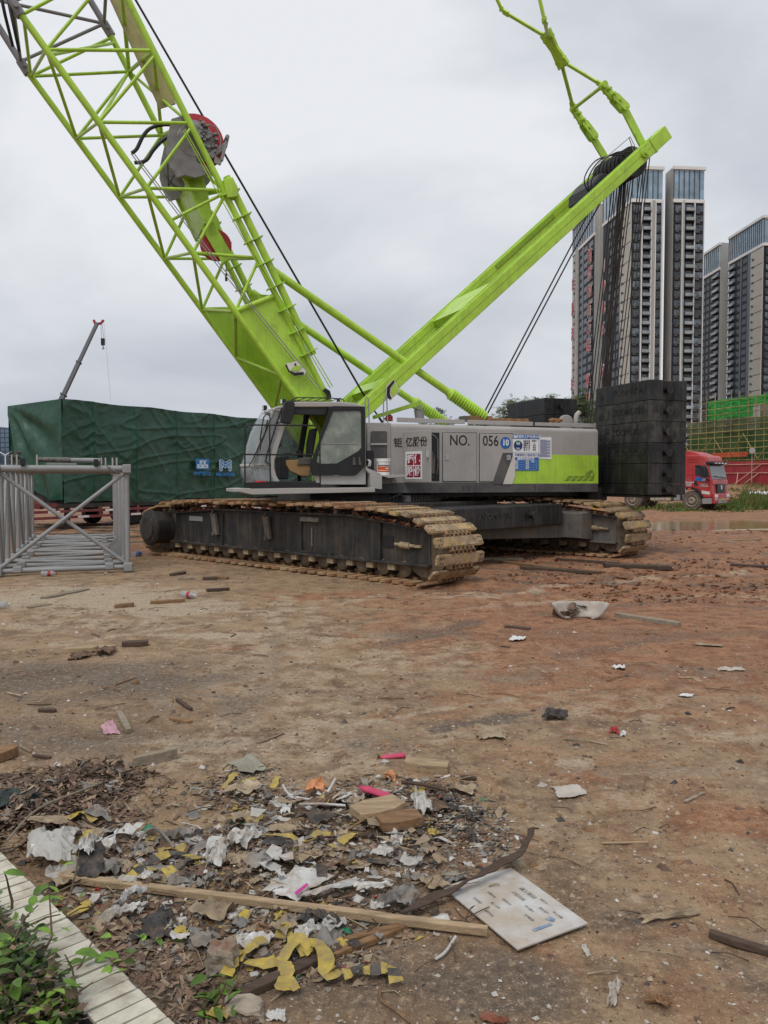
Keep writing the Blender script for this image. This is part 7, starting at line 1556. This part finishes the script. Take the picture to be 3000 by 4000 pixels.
# countless small scraps and pebbles
def scraps(name, regions, n, mats, wts, smin, smax, lab, cat, seed, flat=.5, hmax=.06, thin=.9):
    rs = random.Random(seed); q = MB(); idx = list(range(len(mats)))
    R_ = [(G(a, b_), rx, ry, wt) for a, b_, rx, ry, wt in regions]; tw = [r_[3] for r_ in R_]
    for k in range(n):
        c0, rx, ry, _ = rs.choices(R_, tw)[0]; u, v = rs.gauss(0, .45), rs.gauss(0, .45)
        x, y = c0.x+rx*u, c0.y+ry*v
        if y < 2.2: continue
        d2 = math.hypot(u, v); z = gh(x, y)+.004+hmax*max(0, 1-d2)*rs.random(); s_ = smin*(smax/smin)**(rs.random()**1.6); q.mat(rs.choices(idx, wts)[0])
        an = rs.uniform(0, 6.28); e1 = Vector((math.cos(an), math.sin(an), rs.gauss(0, flat*.6)))*s_; e2 = Vector((-math.sin(an), math.cos(an), rs.gauss(0, flat*.6)))*s_*rs.uniform(.15, thin); c_ = Vector((x, y, z+abs(e1.z)*.5))
        b_ = Vector((0, 0, s_*rs.uniform(-.3, .5)))
        q.add([c_-e1-e2*rs.uniform(.4,1), c_+e1*rs.uniform(.3,1)-e2, c_+e1+e2*rs.uniform(.4,1), c_-e1*rs.uniform(.3,1)+e2, c_+b_], [(0,1,4),(1,2,4),(2,3,4),(3,0,4)])
    o = q.build(name, mats); return tag(o, lab, cat, kind='stuff')
LM_ = ['litter_white', 'litter_tan', 'litter_brown', 'litter_dark', 'litter_grey', 'tape_yellow', 'litter_green', 'litter_red', 'dry_leaf']
def heap(name, poly, n, mats, wts, smin, smax, lab, cat, seed, flat=.35, hmax=.05, thin=.8, soft=.12):
    """scraps strewn through an outline traced on the ground, thinning out towards its edge"""
    P = [G(*p).xy for p in poly]; x0, x1 = min(p.x for p in P)-soft, max(p.x for p in P)+soft; y0, y1 = min(p.y for p in P)-soft, max(p.y for p in P)+soft
    def sd2(x, y):
        ins = False; dm = 9.0; q_ = Vector((x, y))
        for a_, b_ in zip(P, P[1:]+P[:1]):
            if (a_.y > y) != (b_.y > y) and x < (b_.x-a_.x)*(y-a_.y)/(b_.y-a_.y)+a_.x: ins = not ins
            d = b_-a_; t = max(0, min(1, (q_-a_).dot(d)/d.length_squared)); dm = min(dm, (q_-a_-d*t).length)
        return dm if ins else -dm
    rs = random.Random(seed); q = MB(); idx = list(range(len(mats))); k = 0; tries = 0
    while k < n and tries < n*12:
        tries += 1; x, y = rs.uniform(x0, x1), rs.uniform(y0, y1); s0 = sd2(x, y) + .10*noise.noise(Vector((x*3, y*3, seed)))
        if s0 < -soft or rs.random() > .25 + .75*sst(-soft, soft*1.4, s0): continue
        cl = noise.noise(Vector((x*5, y*5, seed+3)))
        if rs.random() > .72+cl: continue
        k += 1; z = gh(x, y)+.003+hmax*sst(0, .35, s0)*(.35+.65*max(0, .5+cl))*rs.random(); s_ = smin*(smax/smin)**(rs.random()**1.5); q.mat(rs.choices(idx, wts)[0])
        an = rs.uniform(0, 6.28); e1 = Vector((math.cos(an), math.sin(an), rs.gauss(0, flat*.5)))*s_; e2 = Vector((-math.sin(an), math.cos(an), rs.gauss(0, flat*.5)))*s_*(rs.uniform(.15, thin) if rs.random() > .3 else .09); c_ = Vector((x, y, z+abs(e1.z)*.5))
        b_ = Vector((0, 0, s_*rs.uniform(-.2, .35))); m_ = c_+b_+e1*rs.uniform(-.4,.4)
        q.add([c_-e1-e2*rs.uniform(.2,1), m_-e2*rs.uniform(.6,1.3), c_+e1*rs.uniform(.6,1)-e2*rs.uniform(.1,1), c_+e1*rs.uniform(.5,1.1)+e2*rs.uniform(.2,1), m_+e2*rs.uniform(.6,1.3), c_-e1*rs.uniform(.4,1)+e2], [(0,1,4,5),(1,2,3,4)])
    o = q.build(name, mats); return tag(o, lab, cat, kind='stuff')
H1 = [(700,3080),(950,3000),(1150,3070),(1450,3060),(1750,3060),(1900,3180),(1960,3290),(1800,3380),(1600,3480),(1640,3600),(1200,3620),(700,3530),(420,3470),(180,3420),(110,3340),(260,3240),(480,3260),(700,3310),(780,3200)]
heap('litter', H1, 8500, LM_, [.9,3.0,3.0,1.5,2.6,.25,.05,.1,2.4], .005, .028, 'heap of small torn plastic, paper and wood scraps', 'litter', 5)
heap('litter_film', H1, 240, ['litter_white', 'litter_grey', 'litter_tan', 'clear_film', 'litter_dark'], [2,3,3,2,1.2], .03, .075, 'larger torn paper and film strewn through the litter heap', 'litter', 15, flat=.22, hmax=.06, thin=.7)
heap('litter_below_timber', [(250,3520),(700,3580),(1150,3640),(1500,3680),(1450,3760),(1100,3800),(860,3740),(600,3720),(360,3640)], 2300, LM_, [.8,3,3,2.4,2.2,.3,.1,.2,2.0], .006, .032, 'dark crumbs, film and leaves in front of the long timber', 'litter', 25, hmax=.02)
heap('ash_litter', [(1560,3120),(1800,3080),(1960,3260),(1880,3330),(1700,3300)], 2600, ['litter_dark', 'litter_white', 'litter_grey', 'litter_red'], [5,.9,2.2,.2], .004, .018, 'black burnt bits at the right end of the litter heap', 'litter', 8, hmax=.03)
heap('dead_leaves', [(-150,3080),(150,3040),(350,2985),(500,3000),(580,3080),(500,3170),(420,3230),(200,3290),(0,3300),(-150,3300)], 5600, ['dry_leaf', 'litter_brown', 'litter_tan', 'wood_dark', 'litter_grey'], [2.6,3,1.0,3.0,.6], .012, .048, 'heap of dead brown leaves and roots at the left', 'leaves', 9, flat=.6, hmax=.11, thin=.4)
heap('dead_leaves_by_kerb', [(430,3690),(560,3650),(700,3760),(780,3900),(830,4040),(640,4040),(560,3880)], 1300, ['dry_leaf', 'litter_tan', 'litter_brown', 'litter_grey'], [3,1.4,2,.8], .010, .036, 'dry leaves drifted along the foot of the tiled kerb', 'leaves', 19, flat=.5, hmax=.05, thin=.45)
# crumpled wrappers and film
rs = random.Random(41); q = MB(); ml = ['litter_white', 'litter_grey', 'litter_tan', 'litter_dark', 'clear_film', 'tape_yellow', 'litter_brown']
for k in range(330):
    px, py = rs.choice(((rs.uniform(780, 1900), rs.uniform(3060, 3480)), (rs.uniform(200, 800), rs.uniform(3270, 3480)), (rs.uniform(400, 1500), rs.uniform(3560, 3720)), (rs.uniform(900, 1700), rs.uniform(3100, 3400))))
    c_ = G(px, py); s_ = .018*(4.2**(rs.random()**1.5)); an = rs.uniform(0, 6.28); ca, sa = math.cos(an), math.sin(an); asp = rs.uniform(.35, 1.0); sd_ = rs.uniform(0, 99); z0 = gh(c_.x, c_.y)+.006+.03*rs.random(); q.mat(rs.choices(range(7), (2.2,3,3,1.3,1.5,.5,2))[0])
    def fw(u, v):
        a_, b_ = (u-.5)*2, (v-.5)*2; rr = 1+.45*noise.noise(Vector((a_*1.3, b_*1.3, sd_))); x, y = a_*s_*rr, b_*s_*asp*rr
        return (c_.x+x*ca-y*sa, c_.y+x*sa+y*ca, z0+s_*.7*abs(noise.noise(Vector((a_*1.4, b_*1.4, sd_+7)))) + s_*.35*noise.noise(Vector((a_*3.5, b_*3.5, sd_+3))))
    q.grid(fw, 6, 5, False)
tag(q.build('crumpled_wrappers', ml), 'crumpled wrappers and film mixed through the litter heap', 'litter', kind='stuff')
# thin twigs strewn about
rs = random.Random(77); q = MB()
for k in range(400):
    if k < 260: c_ = G(rs.uniform(-50, 1950), rs.uniform(3000, 3650))
    else: c_ = G(rs.uniform(-100, 3100), 1870+FPX*1.7/(2.6*(12/2.6)**rs.random()))
    an = rs.uniform(0, 6.28); L_ = rs.uniform(.04, .16)*(1 if c_.y < 5 else 1.8); d_ = Vector((math.cos(an), math.sin(an), 0))*L_; z = gh(c_.x, c_.y)+.006+(.03*rs.random() if k < 260 else 0); r_ = rs.uniform(.0012, .0035)*(1 if c_.y < 5 else 2)
    q.mat(rs.choice((0,0,1,2))); q.path([(c_.x-d_.x/2, c_.y-d_.y/2, z), (c_.x+rs.gauss(0,.012), c_.y+rs.gauss(0,.012), z+rs.uniform(0,.02)), (c_.x+d_.x/2, c_.y+d_.y/2, z)], r_, 4)
tag(q.build('twigs', ['wood_dark', 'wood_brown', 'litter_tan']), 'thin twigs and straws strewn over the ground', 'twigs', kind='stuff')
def pebbles(name, n, mats, wts, smin, smax, seed, lab, ymin=2.3, ymax=12.0):
    rs = random.Random(seed); q = MB(); idx = list(range(len(mats)))
    for k in range(n):
        py = 1870 + FPX*1.7/(ymin*(ymax/ymin)**rs.random()); px = rs.uniform(-150, 3150); c_ = G(px, py)
        if redness(c_.x, c_.y) > .8 and rs.random() < .5: continue
        s_ = smin*(smax/smin)**(rs.random()**2.2); q.mat(rs.choices(idx, wts)[0]); z = gh(c_.x, c_.y)
        a = rs.uniform(0, 6.28); e1 = Vector((math.cos(a), math.sin(a), 0))*s_; e2 = Vector((-math.sin(a), math.cos(a), 0))*s_*rs.uniform(.4, 1); h = s_*rs.uniform(.25, .8); c_.z = z-.001
        q.add([c_-e1, c_-e2, c_+e1, c_+e2, c_+Vector((0,0,h))+e1*.3], [(0,1,4),(1,2,4),(2,3,4),(3,0,4)])
    o = q.build(name, mats); return tag(o, lab, 'gravel', kind='stuff')
pebbles('gravel', 17000, ['plaster', 'litter_tan', 'litter_white', 'litter_dark', 'litter_brown', 'brick_red'], [3,3,1.2,1.5,3,.6], .0028, .015, 4, 'scattered grit, chips and pebbles over the dirt')
pebbles('wood_chips', 2600, ['wood_brown', 'litter_brown', 'litter_tan', 'litter_dark', 'litter_white'], [2,3,2.5,1.5,.7], .01, .04, 6, 'scattered bark and wood crumbs on the dirt', 3.0, 16.0)
# clods churned up in the red mud
rs = random.Random(31); q = MB()
for k in range(9000):
    px, py = rs.uniform(1600, 3100), 1870+FPX*1.7/(9.0*(34/9.0)**rs.random()); c_ = G(px, py); m_ = mudrel(c_.x, c_.y)
    if m_ < .4 or puddle(c_.x, c_.y) > .05 or fr(c_.x, c_.y, .5, 2) < -.05: continue
    s_ = .010*(6.0**(rs.random()**1.8)); c_.z = gh(c_.x, c_.y)
    q.add([(c_.x+s_*rs.uniform(-1.3,1.3), c_.y+s_*rs.uniform(-1,1), c_.z+s_*rs.uniform(-.3,.9)) for _ in range(6)], [(0,1,2),(0,2,3),(0,3,4),(0,4,1),(5,2,1),(5,3,2),(5,4,3),(5,1,4)])
tag(q.build('clods', 'clay'), 'churned red clay clods in the rutted mud', 'mud', kind='stuff')
# odd things seen between the tracks under the crane
c_ = AT(1885, 1931, 34); q = MB(); q.box(c_.x-.5, c_.x+.55, c_.y, c_.y+.3, c_.z-.07, c_.z+.07); ob_ = empty('steel_trestle', (c_.x, c_.y+.15, 0)); tag(ob_, 'rust-orange steel trestle seen under the crane body', 'trestle'); q.build('beam', 'orange_dull', ob_)
for dx in (-.4, .45): q = MB(); q.box(c_.x+dx-.05, c_.x+dx+.05, c_.y+.1, c_.y+.2, -.03, c_.z-.07); q.build('leg', 'orange_dull', ob_)
for i, px in enumerate((2318, 2336)):
    c_ = AT(px, 1945, 36); q = MB(); q.lathe((c_.x, c_.y, -.02), (0,0,1), [(0,.09),(.02,.09),(.02,.06),(1.0+.1*i,.055),(1.03+.1*i,.03)], 12); tag(q.build('marker_post', 'yellow_dull'), ('left' if i == 0 else 'right') + ' yellow marker post seen beyond the far track', 'post')
# ------------------------------------------------------------------ tiled kerb and shrubs, lower left
KZ = .20
ka, kb = G(-40, 3290, KZ), G(690, 4010, KZ); kd = Vector((kb.x-ka.x, kb.y-ka.y, 0)); KLn = kd.length; kd.normalize(); kn = Vector((kd.y, -kd.x, 0))
if kn.x > 0: kn = -kn
kw = .155; KM = Matrix(((kd.x, kn.x, 0, ka.x), (kd.y, kn.y, 0, ka.y), (0,0,1,0), (0,0,0,1)))
mat('tile', (.53, .50, .405), .42, var=.08, vs=10, dirt=(.26, .205, .14), da=.75, ds=11, dlo=.46, dhi=.70, rnd=.10); mat('kerb_core', (.20, .18, .16), .9, var=.2, vs=8)
kr = empty('planter_kerb', KM @ Vector((KLn/2, kw/2, 0))); tag(kr, 'low planter kerb capped with cream tiles at the lower left', 'kerb')
q = MB(KM); q.box(-.6, KLn+.5, .012, kw-.012, -.05, KZ-.012); q.build('core', 'kerb_core', kr, bevel=.005)
rs = random.Random(2); tp_ = .058
b_ = MB(); b_.box(0, tp_-.007, 0, kw, -.010, .0); me_t = b_.mesh('tile', 'tile'); b_ = MB(); b_.box(0, tp_-.007, -.008, 0, -.075, .0); me_s = b_.mesh('tile', 'tile')
nt_ = int((KLn+1.0)/tp_)
for i in range(nt_):
    x = -.55+i*tp_; dz = rs.uniform(-.0015, .0015)
    inst('tile', me_t, kr, KM @ Matrix.Translation((x+rs.uniform(-.002,.002), rs.uniform(-.003,.003), KZ+dz)) @ Matrix.Rotation(rs.uniform(-.018,.018), 4, 'Z') @ Matrix.Rotation(rs.uniform(-.01,.01), 4, 'X'))
    inst('tile', me_s, kr, KM @ Matrix.Translation((x, .004, KZ-.012))); inst('tile', me_s, kr, KM @ Matrix.Translation((x, .004, KZ-.012-.078)))
for l in (0,): 
    q = MB(KM); q.box(-.6, KLn+.5, .0, .012, KZ-.012, KZ-.002); q.build('edge_trim', 'lattice_grey', kr)
mat('soil', (.06, .045, .035), .95, var=.4, vs=20)
q = MB(KM); q.grid(lambda u, v: (-.8+(KLn+1.6)*u, kw+.0+1.4*v, .11+.05*noise.noise(Vector((u*9, v*6, 1)))), 30, 14); struct(q.build('planter_soil', 'soil'))
def leaf_mesh(L_, w_):
    b_ = MB(); vs = []
    for i in range(6):
        t = i/5; ww = w_*math.sin(math.pi*min(1, t*.94+.04))**.8*(1-.25*t); z = -.18*L_*t*t
        vs += [(t*L_, -ww, z+ww*.35), (t*L_, 0, z), (t*L_, ww, z+ww*.35)]
    b_.add(vs, [(3*i+j, 3*i+j+1, 3*i+j+4, 3*i+j+3) for i in range(5) for j in range(2)], True); return b_
mat('leaf_green', (.085, .17, .0135), .42, var=.3, vs=14, rnd=.35, spec=.45); mat('leaf_bright', (.17, .30, .03), .45, var=.2, vs=14, rnd=.2); mat('leaf_deep', (.03, .055, .016), .55, var=.45, vs=9, hue=(.085, .06, .03)); mat('twig', (.13, .09, .06), .85, var=.3, vs=20)
lmg = leaf_mesh(.062, .019).mesh('leaf', 'leaf_green'); lmb = leaf_mesh(.055, .016).mesh('leaf', 'leaf_bright')
def shrub(px, py, z0, spread, hgt, nbig, nsm, lab, seed, bright=.2, lm=None):
    c_ = G(px, py, z0); rs = random.Random(seed); root = empty('shrub', (c_.x, c_.y, z0-.03)); tag(root, lab, 'shrub'); tips = []
    q = MB()
    for k in range(9):
        an = rs.uniform(0, 6.28); p = Vector((c_.x+rs.uniform(-.5,.5)*spread[0], c_.y+rs.uniform(-.5,.5)*spread[1], z0-.04)); pts = [p]; d_ = Vector((math.cos(an)*.6, math.sin(an)*.6, 1)).normalized()
        for j in range(5): d_ = (d_+Vector((rs.uniform(-.5,.5), rs.uniform(-.5,.5), rs.uniform(-.25,.15)))).normalized(); pts.append(pts[-1]+d_*hgt/4)
        q.path(pts, [.006, .0055, .005, .004, .003, .002], 5, False); tips += pts[1:]
    q.build('stem', 'twig', root)
    for k in range(nbig):
        t = rs.choice(tips)+Vector((rs.gauss(0,.02), rs.gauss(0,.02), rs.gauss(0,.015))); s_ = rs.uniform(.6, 1.15)
        Mx = Matrix.Translation(t) @ Matrix.Rotation(rs.uniform(0, 6.28), 4, 'Z') @ Matrix.Rotation(rs.uniform(-.5, .35), 4, 'Y') @ Matrix.Rotation(rs.uniform(-.5, .5), 4, 'X') @ Matrix.Scale(s_, 4)
        inst('leaf', lmb if rs.random() < bright else lmg, root, Mx)
    q = MB(); ml = ['leaf_deep', 'leaf_green', 'dry_leaf']
    for k in range(nsm):
        x, y = c_.x+rs.gauss(0, .42)*spread[0], c_.y+rs.gauss(0, .42)*spread[1]; loc = (KM.inverted() @ Vector((x, y, 0)))
        if loc.y < kw+.01: continue
        z = z0-.04+hgt*.75*rs.random()**1.4; s_ = rs.uniform(.008, .024); an = rs.uniform(0, 6.28); q.mat(rs.choices((0,1,2), (5,2,1.2))[0])
        e1 = Vector((math.cos(an), math.sin(an), rs.uniform(-.5,.5)))*s_; e2 = Vector((-math.sin(an), math.cos(an), rs.uniform(-.5,.5)))*s_*.5; t = Vector((x, y, z)); q.add([t-e1, t-e2, t+e1, t+e2], [(0,1,2,3)])
    q.build('foliage', ml, root)
shrub(240, 3860, .16, (.32, .20), .26, 95, 2600, 'broad-leaved green shrub leaning over the tiled kerb', 4)
shrub(60, 3640, .16, (.30, .26), .22, 30, 2400, 'straggly small-leaved shrub at the left edge behind the kerb', 6, .1)
shrub(90, 4020, .16, (.28, .12), .20, 40, 1500, 'light green seedling shrub in the bottom left corner', 9, .8)
shrub(840, 3930, .02, (.06, .05), .10, 26, 60, 'small weed sprouting beside the flat mossy stone', 12, .1)
